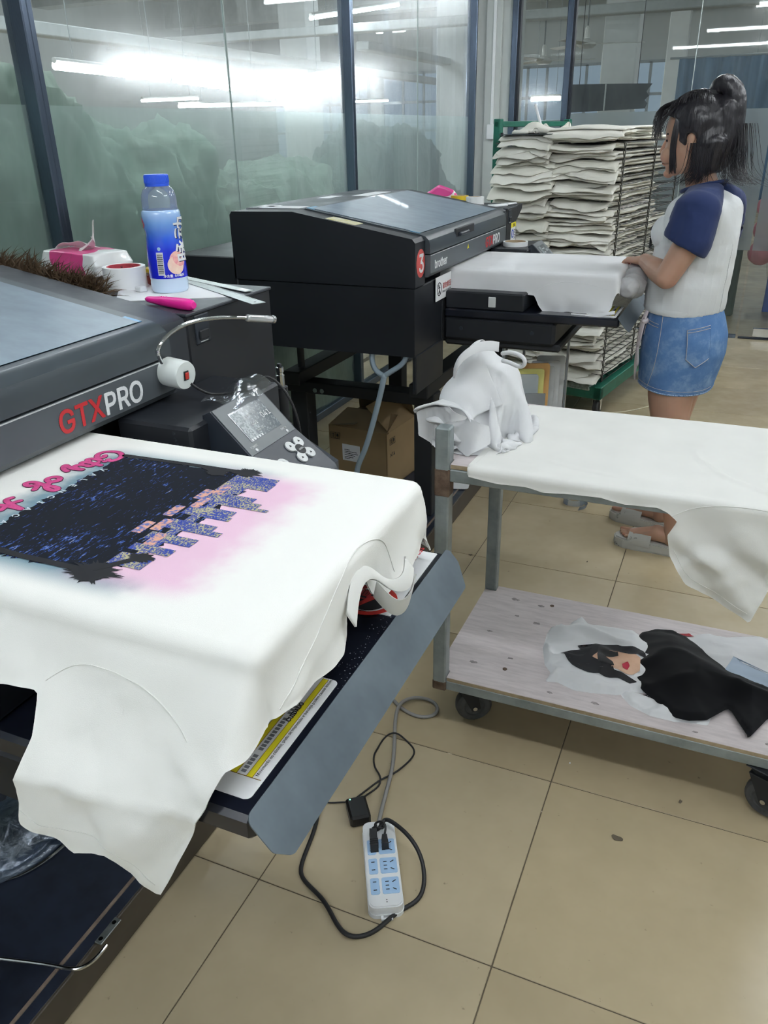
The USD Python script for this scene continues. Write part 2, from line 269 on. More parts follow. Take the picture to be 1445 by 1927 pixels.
def pane(name, tint=(0.93, 0.97, 0.96), dirt=0.06, haze=0.0, dirt_scale=2.5, film=None):
    """window pane: clear glass with fresnel reflection, a dusty diffuse layer, and (film) a milky band"""
    n = {'t': ('texture_coordinate', {}), 'm': ('mapping', {'scale': (1, 1, 0.35)}), 'n': ('noise_texture', {'scale': dirt_scale, 'detail': 7.0, 'roughness': 0.7, 'distortion': 1.2}),
         'r': ('map_range', {'from_min': 0.42, 'from_max': 0.72, 'to_min': 0.25 * dirt, 'to_max': 1.6 * dirt, 'clamp': True}),
         'tr': ('transparent_bsdf', {'color': tint}), 'g': ('glossy_bsdf', {'color': (0.9, 0.95, 0.95), 'roughness': 0.015}), 'f': ('fresnel', {'IOR': 1.45}),
         'mx': ('mix_closure', {}), 'd': ('diffuse_bsdf', {'color': (0.78, 0.84, 0.84)}), 'tl': ('translucent_bsdf', {'color': (0.78, 0.84, 0.84)}), 'dm': ('mix_closure', {'fac': 0.6}), 'm2': ('mix_closure', {})}
    l = [('t.object', 'm.vector'), ('m.vector', 'n.vector'), ('n.fac', 'r.value'), ('f.fac', 'mx.fac'), ('tr.BSDF', 'mx.closure1'), ('g.BSDF', 'mx.closure2'),
         ('d.BSDF', 'dm.closure1'), ('tl.BSDF', 'dm.closure2'), ('r.result', 'm2.fac'), ('mx.closure', 'm2.closure1'), ('dm.closure', 'm2.closure2')]
    out = 'm2.closure'
    if haze:   # forward scatter of the greasy glass: a halo round bright lamps
        n['h'] = ('refraction_bsdf', {'color': (0.95, 0.98, 0.98), 'roughness': 0.5, 'IOR': 1.12}); n['m3'] = ('mix_closure', {'fac': haze})
        l += [(out, 'm3.closure1'), ('h.BSDF', 'm3.closure2')]; out = 'm3.closure'
    return raw(name, n, l, out)
def film_mat(name, c=(0.80, 0.86, 0.85), clear=0.35, rough=0.45, milk=0.55):
    """frosted film: part blurred view, part milky scatter"""
    return raw(name, {'h': ('refraction_bsdf', {'color': (0.9, 0.97, 0.95), 'roughness': rough, 'IOR': 1.15}), 'tr': ('transparent_bsdf', {'color': (0.86, 0.94, 0.92)}), 'm1': ('mix_closure', {'fac': clear}),
        'd': ('diffuse_bsdf', {'color': c}), 'tl': ('translucent_bsdf', {'color': c}), 'm2': ('mix_closure', {'fac': 0.93}), 'm3': ('mix_closure', {'fac': milk}),
        'g': ('glossy_bsdf', {'color': (0.9, 0.95, 0.95), 'roughness': 0.05}), 'f': ('fresnel', {'IOR': 1.4}), 'm4': ('mix_closure', {})},
        [('h.BSDF', 'm1.closure1'), ('tr.BSDF', 'm1.closure2'), ('d.BSDF', 'm2.closure1'), ('tl.BSDF', 'm2.closure2'), ('m1.closure', 'm3.closure1'), ('m2.closure', 'm3.closure2'), ('f.fac', 'm4.fac'), ('m3.closure', 'm4.closure1'), ('g.BSDF', 'm4.closure2')], 'm4.closure')
def emit_mat(name, c, s): return raw(name, {'e': ('emission', {'color': c, 'strength': s})}, [], 'e.emission')
# ------------------------------------------------------------------ looks used everywhere
WHITEWALL = M('painted_wall', '#c3c8c6', 0.75, var=0.03, scale=3.0)
CEIL = M('ceiling_paint', '#b4b9b8', 0.8, var=0.05, scale=1.2)
STEEL = M('brushed_steel', '#6f7c90', 0.24, metal=0.9, var=0.10, scale=40, stretch=(40, 40, 0.6))
CHROME = M('chrome', '#d6d8da', 0.14, metal=1.0, var=0.02)
BLACK = M('printer_black', '#13171e', 0.46, var=0.10, scale=5.0, bump=0.0002, bscale=1400, rvar=0.05)
BLACK2 = M('matte_black', '#1a1d22', 0.6, var=0.1)
RUBBER = M('black_rubber', '#1c1c1e', 0.55, var=0.05)
WHITEP = M('white_plastic', '#e6e8ea', 0.35, var=0.01)
PAPER = M('white_paper', '#e9eaec', 0.6, var=0.01)
INK = M('black_ink', '#1b1b20', 0.6, var=0.0)
RED = M('red_print', '#c02a30', 0.5, var=0.02)
YELLOW = M('yellow_print', '#f0e22c', 0.5, var=0.02)

# ------------------------------------------------------------------ floor: 0.6 m polished tiles
def tile_mat(k, c):
    a = A_(lin(c)); b = a * A_([0.93, 0.93, 0.92]); d = a * 0.45
    return raw(f'floor_tile_{k}', {'g': ('geometry', {}), 'n': ('noise_texture', {'scale': 3.5, 'detail': 6.0, 'roughness': 0.6}), 'r': ('rgb_ramp', {'ramp': [(0.3, tuple(b)), (0.7, tuple(a))]}),
        's': ('noise_texture', {'scale': 38.0, 'detail': 4.0, 'roughness': 0.6}), 'sr': ('rgb_ramp', {'ramp': [(0.0, (0, 0, 0)), (0.69, (0, 0, 0)), (0.75, (0.8, 0.8, 0.8)), (1, (1, 1, 1))]}), 'mx': ('mix_color', {'b': tuple(d)}),
        'rr': ('map_range', {'from_min': 0.3, 'from_max': 0.7, 'to_min': 0.20, 'to_max': 0.32}), 'p': ('principled_bsdf', {'specular_ior_level': 0.45})},
        [('g.position', 'n.vector'), ('g.position', 's.vector'), ('n.fac', 'r.fac'), ('s.fac', 'sr.fac'), ('sr.color', 'mx.fac'), ('r.color', 'mx.a'), ('mx.result', 'p.base_color'), ('n.fac', 'rr.value'), ('rr.result', 'p.roughness')], 'p.BSDF')
TILES = [tile_mat(0, '#b3a486'), tile_mat(1, '#ae9f82'), tile_mat(2, '#b5a78b')]
GROUT = M('tile_joint', '#5d5444', 0.9, c2='#cfc8b8', scale=14, fac=(0.30, 0.34))
fl = thing('floor', None, None, (0, 0, 0), kind='structure')
put(fl, 'screed', bx(-12, 9, -3.7, 26, -0.12, -0.0022, 0), GROUT, False)
def in_view(P, mx=1445, my=1927, pad=60):
    d = (A_(P) - CAM) @ ROWS.T; z = np.maximum(d[:, 2], 1e-3)
    u, v = 722.5 + FPX * d[:, 0] / z, 963.5 - FPX * d[:, 1] / z
    return bool(((d[:, 2] > 0.1) & (u > -pad) & (u < mx + pad) & (v > -pad) & (v < my + pad)).any())
rng = np.random.default_rng(4); rest = []
for j in range(-7, 40):
    for i in range(-3, 8):
        if j > 21 and not 0 <= i <= 4: continue
        x, y = 0.6 * i, 0.6 * j
        g = 0.0016
        if y >= 6.4 - 0.6 and x < -0.5: continue
        t = bx(x + g, x + 0.6 - g, y + g, y + 0.6 - g, -0.02, 0.0, 0.0011)
        gx, gy = np.meshgrid(np.linspace(x, x + 0.6, 4), np.linspace(y, y + 0.6, 4))
        ok = in_view(np.stack([gx.ravel(), gy.ravel(), np.zeros(16)], 1))
        if ok and x > -1.3: put(fl, 'tile', t, TILES[int(rng.integers(3))], False)
        else: rest.append(t)
put(fl, 'tile_field', cat(rest), TILES[0], False, kind='stuff')
struct('floor_hall', cat([bx(-12, -1.85, -3.7, 26, -0.1, 0.0, 0), bx(4.25, 9, -3.7, 26, -0.1, 0.0, 0)]), TILES[1], False)

# ------------------------------------------------------------------ glass partitions
GLASS_L = pane('dusty_glass', tint=(0.90, 0.95, 0.98), dirt=0.13, haze=0.13)
GLASS_R = pane('clear_glass', tint=(0.86, 0.90, 0.90), dirt=0.05, haze=0.05)
FILM_L = film_mat('frosted_film', c=(0.86, 0.93, 0.92), clear=0.78, rough=0.25, milk=0.22)
FILM_R = film_mat('frosted_film_grey', c=(0.56, 0.60, 0.62), clear=0.3, rough=0.5, milk=0.62)
SEAM = M('glass_edge', '#a9b6b4', 0.3, var=0.0)
DARKCH = M('dark_channel', '#2b2f38', 0.4, metal=0.4)
def post(n, along, x, y):
    """upright of two steel tubes with a dark gasket between"""
    p = thing(n, None, None, (x, y, 0), kind='structure')
    if along == 'y':
        put(p, 'steel_tube', bx(x - 0.03, x + 0.055, y - 0.031, y - 0.004, 0, 2.98, 0.004), STEEL); put(p, 'steel_tube', bx(x - 0.03, x + 0.045, y + 0.004, y + 0.031, 0, 2.98, 0.004), STEEL)
        put(p, 'gasket', bx(x - 0.02, x + 0.035, y - 0.005, y + 0.005, 0, 2.98, 0.0), RUBBER)
    else:
        put(p, 'steel_tube', bx(x - 0.034, x + 0.016, y - 0.06, y + 0.03, 0, 2.98, 0.004), STEEL); put(p, 'gasket', bx(x + 0.015, x + 0.034, y - 0.045, y + 0.02, 0, 2.98, 0.002), DARKCH)
WX, WY = -1.5, 6.4
post('trim_1', 'y', WX, 1.25); post('trim_2', 'y', WX, 3.80); post('trim_3', 'y', WX, 6.27)
post('trim_4', 'x', -1.14, WY); post('trim_5', 'x', -0.685, WY)
def window(n, panes, frame_mesh):
    p = thing(n, None, None, (0, 0, 0), kind='structure'); put(p, 'frame_rail', frame_mesh, STEEL)
    for kind, mesh in panes: put(p, *{'g': ('pane', mesh, GLASS_L), 'f': ('frosted_film', mesh, FILM_L), 'G': ('pane', mesh, GLASS_R), 'F': ('frosted_film', mesh, FILM_R), 's': ('silicone_joint', mesh, SEAM)}[kind], False)
def quad(a, b, c, d): return trimesh.Trimesh(A_([a, b, c, d], float), [[0, 1, 2], [0, 2, 3]], process=False)
def qy(x, y0, y1, z0, z1): return quad((x, y0, z0), (x, y1, z0), (x, y1, z1), (x, y0, z1))
def qx(y, x0, x1, z0, z1): return quad((x0, y, z0), (x1, y, z0), (x1, y, z1), (x0, y, z1))
def win_y(n, y0, y1, joints):
    ed = [y0] + joints + [y1]; L = []
    for a, b in zip(ed[:-1], ed[1:]):
        L += [('g', qy(WX, a + 0.003, b - 0.003, 0.05, 2.95)), ('f', qy(WX - 0.002, a + 0.006, b - 0.006, 0.73, 1.785))]
    L += [('s', bx(WX - 0.004, WX + 0.004, j - 0.003, j + 0.003, 0.05, 2.95, 0)) for j in joints]
    window(n, L, cat([bx(WX - 0.03, WX + 0.03, y0, y1, 0, 0.05), bx(WX - 0.03, WX + 0.03, y0, y1, 2.94, 3.0)]))
win_y('window_1', -1.2, 1.22, []); win_y('window_2', 1.28, 3.77, [2.51]); win_y('window_3', 3.83, 6.24, [5.005])
def win_x(n, x0, x1, joints, ztop=1.79):
    ed = [x0] + joints + [x1]; L = []
    for a, b in zip(ed[:-1], ed[1:]):
        L += [('G', qx(WY, a + 0.003, b - 0.003, 0.03, 2.95)), ('F', qx(WY + 0.002, a + 0.004, b - 0.004, 0.73, ztop))]
    L += [('s', bx(j - 0.003, j + 0.003, WY - 0.004, WY + 0.004, 0.03, 2.95, 0)) for j in joints]
    window(n, L, cat([bx(x0, x1, WY - 0.02, WY + 0.02, 0, 0.03), bx(x0, x1, WY - 0.03, WY + 0.03, 2.94, 3.0)]))
win_x('window_4', -1.105, -0.72, [], 1.745); win_x('window_5', -0.65, 0.93, [0.30])
dr = thing('door_1', None, None, (0.95, WY, 0), kind='structure')
put(dr, 'pane', qx(WY, 0.945, 1.98, 0.03, 2.4), GLASS_R, False); put(dr, 'frosted_film', qx(WY + 0.002, 0.945, 1.98, 0.73, 1.79), FILM_R, False)
put(dr, 'patch_fitting', bx(1.06, 1.36, WY - 0.018, WY + 0.018, 0.02, 0.095, 0.004), CHROME); put(dr, 'floor_channel', bx(0.95, 1.98, WY - 0.02, WY + 0.02, 0.0, 0.012, 0.002), DARKCH)
win_x('window_6', 2.02, 4.2, [3.1])
# back corner pillar with cable trunking and a junction box
wb = thing('wall_back', None, None, (-1.4, WY, 0), kind='structure')
put(wb, 'pillar', bx(-1.53, -1.18, WY - 0.02, WY + 0.4, 0, 3.0, 0.006), WHITEWALL); put(wb, 'pillar_face', bx(-1.40, -1.26, WY - 0.045, WY - 0.015, 0, 3.0, 0.006), WHITEWALL)
put(wb, 'cable_trunking', bx(-1.335, -1.31, WY - 0.058, WY - 0.04, 1.72, 3.0, 0.003), WHITEP); put(wb, 'junction_box', bx(-1.36, -1.285, WY - 0.075, WY - 0.04, 1.60, 1.72, 0.006), WHITEP)
struct('wall_right', bx(4.2, 4.3, -3.7, WY, 0, 3.0, 0), WHITEWALL); struct('wall_front', bx(-1.5, 4.3, -3.7, -3.6, 0, 3.0, 0), WHITEWALL); struct('wall_left', bx(-1.55, -1.45, -3.7, -1.22, 0, 3.0, 0), WHITEWALL)
struct('ceiling', bx(-1.5, 4.3, -3.7, WY, 3.0, 3.08, 0), CEIL)

# ------------------------------------------------------------------ lamps of the room
TUBE = emit_mat('lamp_tube', (0.93, 0.97, 1.0), LAMP); TUBEF = emit_mat('lamp_tube_new', (0.90, 0.95, 1.0), LAMP * 1.35); TUBEH = emit_mat('hall_lamp_tube', (0.92, 0.97, 1.0), HALL)
def room_lamp(x, y, L, ax, label):
    t = thing('ceiling_light', label, 'light', (x, y, 2.9), 'tube lights on the room ceiling')
    d = A_([1.0, 0, 0]) if ax == 'x' else A_([0, 1.0, 0]); o = A_([x, y, 0.0]); w = A_([-d[1], d[0], 0])
    c0, c1 = o - d * L / 2 - w * 0.1, o + d * L / 2 + w * 0.1
    put(t, 'housing', bx(c0[0], c1[0], c0[1], c1[1], 2.93, 2.995, 0.008), WHITEP)
    for s in (-1, 1): put(t, 'tube', rod(o + w * 0.05 * s - d * (L / 2 - 0.02) + [0, 0, 2.91], o + w * 0.05 * s + d * (L / 2 - 0.02) + [0, 0, 2.91], 0.016, 10), TUBEF if y < -2 else TUBE)
for x, y, L, ax, w in [(0.8, -0.15, 1.8, 'x', 'nearest the camera'), (1.5, 2.5, 1.8, 'x', 'over the woman'), (0.6, 4.9, 1.8, 'x', 'over the drying rack'), (3.0, 0.6, 1.8, 'y', 'by the right wall'), (0.3, -2.8, 2.2, 'x', 'behind the camera'), (3.0, 4.2, 1.8, 'y', 'by the glass door')]:
    room_lamp(x, y, L, ax, f'twin fluorescent tube ceiling light {w}')

# ------------------------------------------------------------------ the hall beyond the glass
HW = M('hall_wall', '#b7bdbc', 0.8, var=0.05, scale=0.8)
struct('wall_hall_far', bx(-12, 9, 20.0, 20.2, 0, 4.4, 0), HW); struct('wall_hall_left', bx(-12.2, -12, -3.7, 20.2, 0, 4.4, 0), HW); struct('wall_hall_right', bx(9, 9.2, -3.7, 20.2, 0, 4.4, 0), HW); struct('wall_hall_front', bx(-12, -1.55, -3.8, -3.7, 0, 4.4, 0), HW); struct('wall_hall_side', bx(4.3, 9, -3.8, -3.7, 0, 4.4, 0), HW)
struct('ceiling_hall', cat([bx(-12, -1.5, -3.8, 20.2, 4.4, 4.5, 0), bx(-1.5, 9, WY, 20.2, 4.4, 4.5, 0), bx(4.3, 9, -3.8, WY, 4.4, 4.5, 0)]), CEIL)
struct('wall_over_glass', cat([bx(WX - 0.04, WX + 0.02, -3.7, WY + 0.05, 3.0, 4.4, 0), bx(WX, 4.3, WY - 0.03, WY + 0.03, 3.0, 4.4, 0)]), WHITEWALL)
DAY = emit_mat('daylight_pane', (0.50, 0.66, 0.80), 0.42)
WINF = M('window_frame_grey', '#8d9699', 0.5)
for k, (x0, x1) in enumerate([(-11.4, -8.6), (-8.2, -5.4), (-4.9, -2.6), (-2.2, 0.6), (1.0, 3.8), (4.2, 7.0)]):
    w = thing(f'window_{7 + k}', None, None, (x0, 20, 1.0), kind='structure')
    put(w, 'daylight_pane', bx(x0, x1, 19.97, 19.99, 1.0, 3.0, 0), DAY, False)
    put(w, 'frame', cat([bx(x0 + (x1 - x0) * q / 5 - 0.03, x0 + (x1 - x0) * q / 5 + 0.03, 19.93, 19.98, 1.0, 3.0, 0) for q in range(6)] + [bx(x0, x1, 19.93, 19.98, z - 0.03, z + 0.03, 0) for z in (1.0, 1.7, 2.35, 3.0)]), WINF, False)
BEAM = M('hall_beam', '#a9afae', 0.75)
struct('trim_6', bx(-8.0, 6.0, 9.4, 9.6, 2.82, 2.92, 0.01), BEAM); struct('trim_7', cat([bx(-6.1, -5.9, 3.0, 18, 2.62, 2.74, 0.01), bx(-3.1, -2.95, 7.4, 13, 2.44, 2.52, 0.01)]), BEAM)
struct('trim_8', cat([bx(-12, 9, y - 0.2, y + 0.2, 3.9, 4.4, 0) for y in (8.2, 12.5, 16.5)]), BEAM)
pil = M('hall_pillar_paint', '#c9cecd', 0.7, var=0.03)
for x, y, w, t in [(-0.84, 10.15, 0.40, 'right of the green drying rack'), (-2.9, 10.2, 0.5, 'left of the back corner'), (-0.56, 14.0, 0.3, 'further back beside the ducts'), (-6.4, 12.3, 0.5, 'far left behind the tube lights')]:
    p_ = thing('hall_pillar', f'pale square pillar in the hall, {t}', 'pillar', (x, y, 0)); put(p_, 'shaft', bx(x - w / 2, x + w / 2, y - w / 2 + 0.02, y + w / 2, 0, 4.4, 0.01), pil)
    put(p_, 'base_plinth', bx(x - w / 2 - 0.02, x + w / 2 + 0.02, y - w / 2, y + w / 2 + 0.02, 0, 0.3, 0.01), pil)
DK = M('dark_board', '#3a4145', 0.6, var=0.12, scale=4)
p_ = thing('hanging_board', 'dark torn board hanging behind the glass above the drying rack', 'board', (-0.7, 8.5, 1.83))
put(p_, 'board', prism_y([(-1.12, 1.83), (-0.30, 1.85), (-0.28, 1.90), (-0.31, 1.93), (-0.27, 1.97), (-0.30, 2.01), (-0.25, 2.08), (-0.6, 2.09), (-1.12, 2.10)], 8.5, 8.53), DK); put(p_, 'batten', bx(-0.725, -0.71, 8.485, 8.5, 1.84, 2.09, 0.002), HW)
put(p_, 'cord', cat([rod((x, 8.515, 2.08), (x, 8.515, 4.4), 0.004, 6) for x in (-1.0, -0.4)]), BLACK2)
FANW = M('fan_white', '#c9cbc6', 0.5)
for x, y, z, w in [(-1.05, 9.0, 2.50, 'right, before the pale pillar'), (-1.75, 10.0, 2.43, 'left, further from the glass')]:
    p_ = thing('ceiling_fan', f'white ceiling fan on a long rod in the hall, {w}', 'fan', (x, y, z))
    put(p_, 'rod', rod((x, y, z + 0.08), (x, y, 4.4), 0.009, 8), M('rod_grey', '#6c7272', 0.5)); put(p_, 'canopy', lathe([(0, 0.06), (0.03, 0.06), (0.024, 0.16), (0.012, 0.18), (0, 0.18)], (x, y, z)), FANW)
    put(p_, 'motor', lathe([(0, -0.03), (0.07, -0.03), (0.105, 0.0), (0.095, 0.02), (0.03, 0.055), (0, 0.055)], (x, y, z)), FANW)
    for q in range(3):
        a = q * 2 * PI / 3 + 0.3; put(p_, 'blade', moved(bx(0.09, 0.62, -0.055, 0.055, -0.003, 0.003, 0.002), (x, y, z + 0.01), (math.cos(a), math.sin(a), 0), (-math.sin(a), math.cos(a), 0.12)), FANW)
# suspended tube lights of the hall
def hall_lamp(a, b, w, r=0.018, drop=True):
    a, b = A_(a, float), A_(b, float); t = thing('hall_light', f'white fluorescent tube hanging in the hall, {w}', 'light', (a + b) / 2, 'tube lights hanging in the hall')
    put(t, 'tube', rod(a, b, r, 10), TUBEH); put(t, 'reflector', rod(a + [0, 0, 0.035], b + [0, 0, 0.035], 0.022, 8), FANW)
    for q in (0.15, 0.85): c = a + (b - a) * q + [0, 0, 0.04]; put(t, 'hanger', rod(c, (c[0], c[1], 4.4), 0.004, 6), WINF)
for a, b, w in [((-4, 4.06, 2.165), (-4, 5.4, 2.14), 'leftmost of the bright row'), ((-4, 5.52, 2.137), (-4, 6.5, 2.10), 'middle of the bright row'), ((-4.1, 6.7, 2.10), (-3.25, 7.1, 2.205), 'right of the bright row'),
                ((-8, 10.06, 2.185), (-8, 11.54, 2.25), 'small one above the heap'), ((-8, 11.0, 2.129), (-8, 15.4, 2.253), 'long low one beyond the bright row'), ((-8, 17.8, 2.334), (-8, 19.8, 2.402), 'low one right of the second post'),
                ((-4, 11.06, 3.052), (-4, 12.44, 3.19), 'high short one left of the third post'), ((-4, 8.15, 2.849), (-4, 10.76, 3.252), 'highest one across the second post'), ((-8.37, 15.4, 2.35), (-8.0, 15.4, 2.4), 'faint one far left'),
                ((-2.42, 12.2, 2.085), (-1.98, 12.2, 2.085), 'bright one above the green rack'), ((0.60, 10.0, 2.869), (1.0, 10.0, 2.869), 'upper one at the right edge'), ((0.565, 13.99, 2.614), (0.95, 13.99, 2.62), 'lower one at the right edge')]:
    hall_lamp(a, b, w, 0.03 if 'bright' in w else 0.02)
for x, y, L, w in [(-7, 1.5, 3, 'over the garment heap'), (-7, 7, 3, 'left beyond the second post'), (-6, 14, 3, 'far left by the windows'), (2, 9, 3, 'behind the glass door'), (2, 14, 3, 'far right by the windows'), (-2.4, 4, 0.0, 'close behind the left glass')]:
    a_, b_ = ((x, y, 3.9), (x + L, y, 3.9)) if L else ((x, 0.5, 3.9), (x, 4.5, 3.9))
    hall_lamp(a_, b_, f'high one {w}', 0.035)
CURT = M('blue_curtain', '#5f7d98', 0.85, var=0.15, scale=2.0, stretch=(6, 6, 0.4))
xs = np.linspace(-0.1, 1.75, 150)
def curtain(x0, x1, y, z0, z1, amp=0.03, n=90, k=24):
    xs = np.linspace(x0, x1, n); ys = y + amp * np.sin(xs * k) + amp * 0.6 * np.sin(xs * k * 2.3 + 1)
    V = np.vstack([np.stack([xs, ys, np.full(n, z)], 1) for z in (z0, z1)] + [np.stack([xs, ys + 0.004, np.full(n, z)], 1) for z in (z0, z1)])
    F = []
    for i in range(n - 1):
        for a, b in ((0, n), (3 * n, 2 * n)): F += [[a + i, a + i + 1, b + i + 1], [a + i, b + i + 1, b + i]]
    return trimesh.Trimesh(V, F, process=False)
solo('blue_curtain', curtain(-0.1, 1.75, 9.5, 0.9, 2.35), CURT, 'blue curtain hanging in the hall behind the glass at the right edge', 'curtain', smooth=True)
put('/World/blue_curtain', 'curtain_rail', rod((-0.2, 9.5, 2.36), (1.9, 9.5, 2.36), 0.012), WINF)
solo('green_bin', cat([bx(0.55, 0.88, 7.3, 7.6, 0.0, 0.75, 0.02)]), M('dark_green_plastic', '#3f5450', 0.6), 'dark green bin standing behind the glass right of the woman', 'bin')
solo('pink_cloth', rough(blob([(1.03, 7.3, 0.60), (1.04, 7.3, 0.8), (1.03, 7.3, 1.0)], [0.11, 0.11, 0.1], 0.03), 0.012, 14, 3), cloth_mat('pink_fabric', '#d99aa4'), 'pink cloth bundle hanging behind the glass right of the woman', 'cloth')
solo('partition_screen', bx(1.14, 1.75, 7.62, 7.65, 0.0, 1.5, 0.005), M('blue_panel_paint', '#3b5fb4', 0.5), 'blue screen standing behind the glass at the right edge', 'screen')
for k, (x, y, z, w) in enumerate([(0.35, 7.6, 1.55, 'beside the woman\'s head'), (0.72, 7.9, 1.62, 'right of the woman\'s hair')]):
    solo('shelf_goods', rough(blob([(x, y, q) for q in np.arange(0.15, z - 0.1, 0.14)] + [(x + 0.03, y, z)], [0.16] * len(np.arange(0.15, z - 0.1, 0.14)) + [0.09], 0.04), 0.02, 8, k), DK, f'dark blurred bundle behind the frosted glass, {w}', 'bundle')

# heap of green garments beyond the frosted glass
def heap(sil, x0, depth, seed, amp=0.07, zb=0.0, ny=300, nx=90):
    """a mound under the silhouette sil (y, z) with folded-cloth relief"""
    s = A_(sil, float); ys = np.linspace(s[0, 0], s[-1, 0], ny); top = np.interp(ys, s[:, 0], s[:, 1])
    ang = np.linspace(0, 1, nx) * PI * 0.9
    V = np.stack([np.stack([x0 - depth * (1 - np.cos(a)) / 2 * np.ones(ny), ys, zb + (top - zb) * np.sin(np.minimum(a * 1.4, PI / 2)) ** 0.7], 1) for a in ang])
    m_i, m_j = np.meshgrid(np.arange(nx - 1), np.arange(ny - 1), indexing='ij'); a = m_i * ny + m_j
    F = np.vstack([np.stack([a, a + ny, a + ny + 1], -1).reshape(-1, 3), np.stack([a, a + ny + 1, a + 1], -1).reshape(-1, 3)])
    m = trimesh.Trimesh(V.reshape(-1, 3), F, process=False); n = m.vertex_normals.copy(); P = m.vertices.copy()
    if n[:, 0].mean() < 0: n = -n
    W = P + 0.22 * np.stack([noise(P, 2.6, seed + q) for q in range(3)], 1) * 2
    rg = lambda Q, k, sd: np.clip(1 - np.abs(2 * noise(Q, k, sd, 2)) * 3.2, -0.2, 1) ** 1.0
    d = amp * 0.9 * rg(W * [1, 1, 0.8], 3.0, seed + 5) + amp * 0.55 * rg(W * [1, 1.5, 0.9], 6.5, seed + 9) + amp * 0.22 * rg(W, 15, seed + 12)
    m.vertices = P + n * (d - amp * 0.5)[:, None]; m.vertices[:, 0] = np.minimum(m.vertices[:, 0], x0 + 0.038)
    if m.vertex_normals[:, 0].mean() < 0: m.invert()
    return m
GREENC = cloth_mat('sage_cotton', '#8b9c8e', tr=0.05)
solo('garment_heap', heap([(-1.4, 1.6), (0.2, 1.75), (1.0, 1.86), (1.50, 1.90), (1.74, 1.88), (1.84, 1.72), (1.96, 1.62), (2.10, 1.63), (2.22, 1.72), (2.36, 1.62), (2.48, 1.62), (2.57, 1.72), (2.62, 1.68), (2.66, 1.52), (2.78, 1.36), (3.0, 1.15), (3.4, 0.95), (3.9, 0.7)], -1.545, 1.3, 11), GREENC, 'tall heap of sage green garments behind the left frosted glass', 'garment pile', kind='stuff', smooth=True)
solo('garment_heap', heap([(4.25, 0.9), (4.3, 1.33), (4.4, 1.40), (5.0, 1.47), (5.15, 1.3), (5.22, 1.0)], -2.15, 0.9, 31), GREENC, 'lower blurred heap of green garments behind the glass over the second printer', 'garment pile', kind='stuff', smooth=True)
solo('garment_heap', heap([(5.35, 1.0), (5.75, 1.3), (6.3, 1.6), (6.8, 1.73), (7.4, 1.64), (7.7, 1.4), (8.3, 1.1)], -2.15, 0.8, 47), M('dark_green_cloth', '#3f5a56', 0.9, var=0.1), 'dark green rounded heap behind the glass left of the corner pillar', 'garment pile', kind='stuff', smooth=True)
# ------------------------------------------------------------------ the two garment printers (same machine, 2.57 m apart)
COVER = M('cover_grey', '#3c444a', 0.36, var=0.05, scale=3.0, coat=0.15, bump=0.0001, bscale=1500)
PANELG = M('panel_grey', '#50565b', 0.42, var=0.05, scale=4.0, bump=0.0001, bscale=1500)
TOPG = M('top_grey', '#2b3038', 0.45, var=0.10, scale=6.0, bump=0.00015, bscale=900, rvar=0.08)
FILMB = M('smoky_film', '#7f8f9c', 0.34, c2='#6b7986', scale=5.0, fac=(0.3, 0.7), coat=0.12, stretch=(2, 3, 2))
TAPEB = M('blue_tape', '#4f8fc0', 0.3, c2='#6f9fb8', scale=9.0)
TRAY = M('tray_black', '#10131b', 0.22, var=0.0, c2='#181c28', scale=6.0, coat=0.3)
SPECK = M('speckled_metal', '#67727a', 0.36, metal=0.45, c2='#566068', scale=7.0)
CONS = M('console_grey', '#232a34', 0.42, var=0.06, bump=0.0001, bscale=1600)
CONL = M('console_light_grey', '#5a6063', 0.4, var=0.04)
SCRN = raw('lcd_screen', {'t': ('texture_coordinate', {}), 'm': ('mapping', {'scale': (160, 160, 160)}), 'n': ('noise_texture', {'scale': 1.0, 'detail': 3.0, 'roughness': 0.8}),
    'r': ('rgb_ramp', {'ramp': [(0.0, lin('#454d52')), (0.52, lin('#4d565b')), (0.66, lin('#8f989b')), (1, lin('#9aa3a6'))]}), 'p': ('principled_bsdf', {'roughness': 0.16})},
    [('t.object', 'm.vector'), ('m.vector', 'n.vector'), ('n.fac', 'r.fac'), ('r.color', 'p.base_color')], 'p.BSDF')
KEYW = M('key_grey', '#c9cccd', 0.4, var=0.02)
DUSTY = M('dusty_black', '#14181f', 0.5, c2='#3a3f46', scale=26, fac=(0.30, 0.36), bump=0.0002)
DOT = M('white_specks', '#8d9194', 0.7)
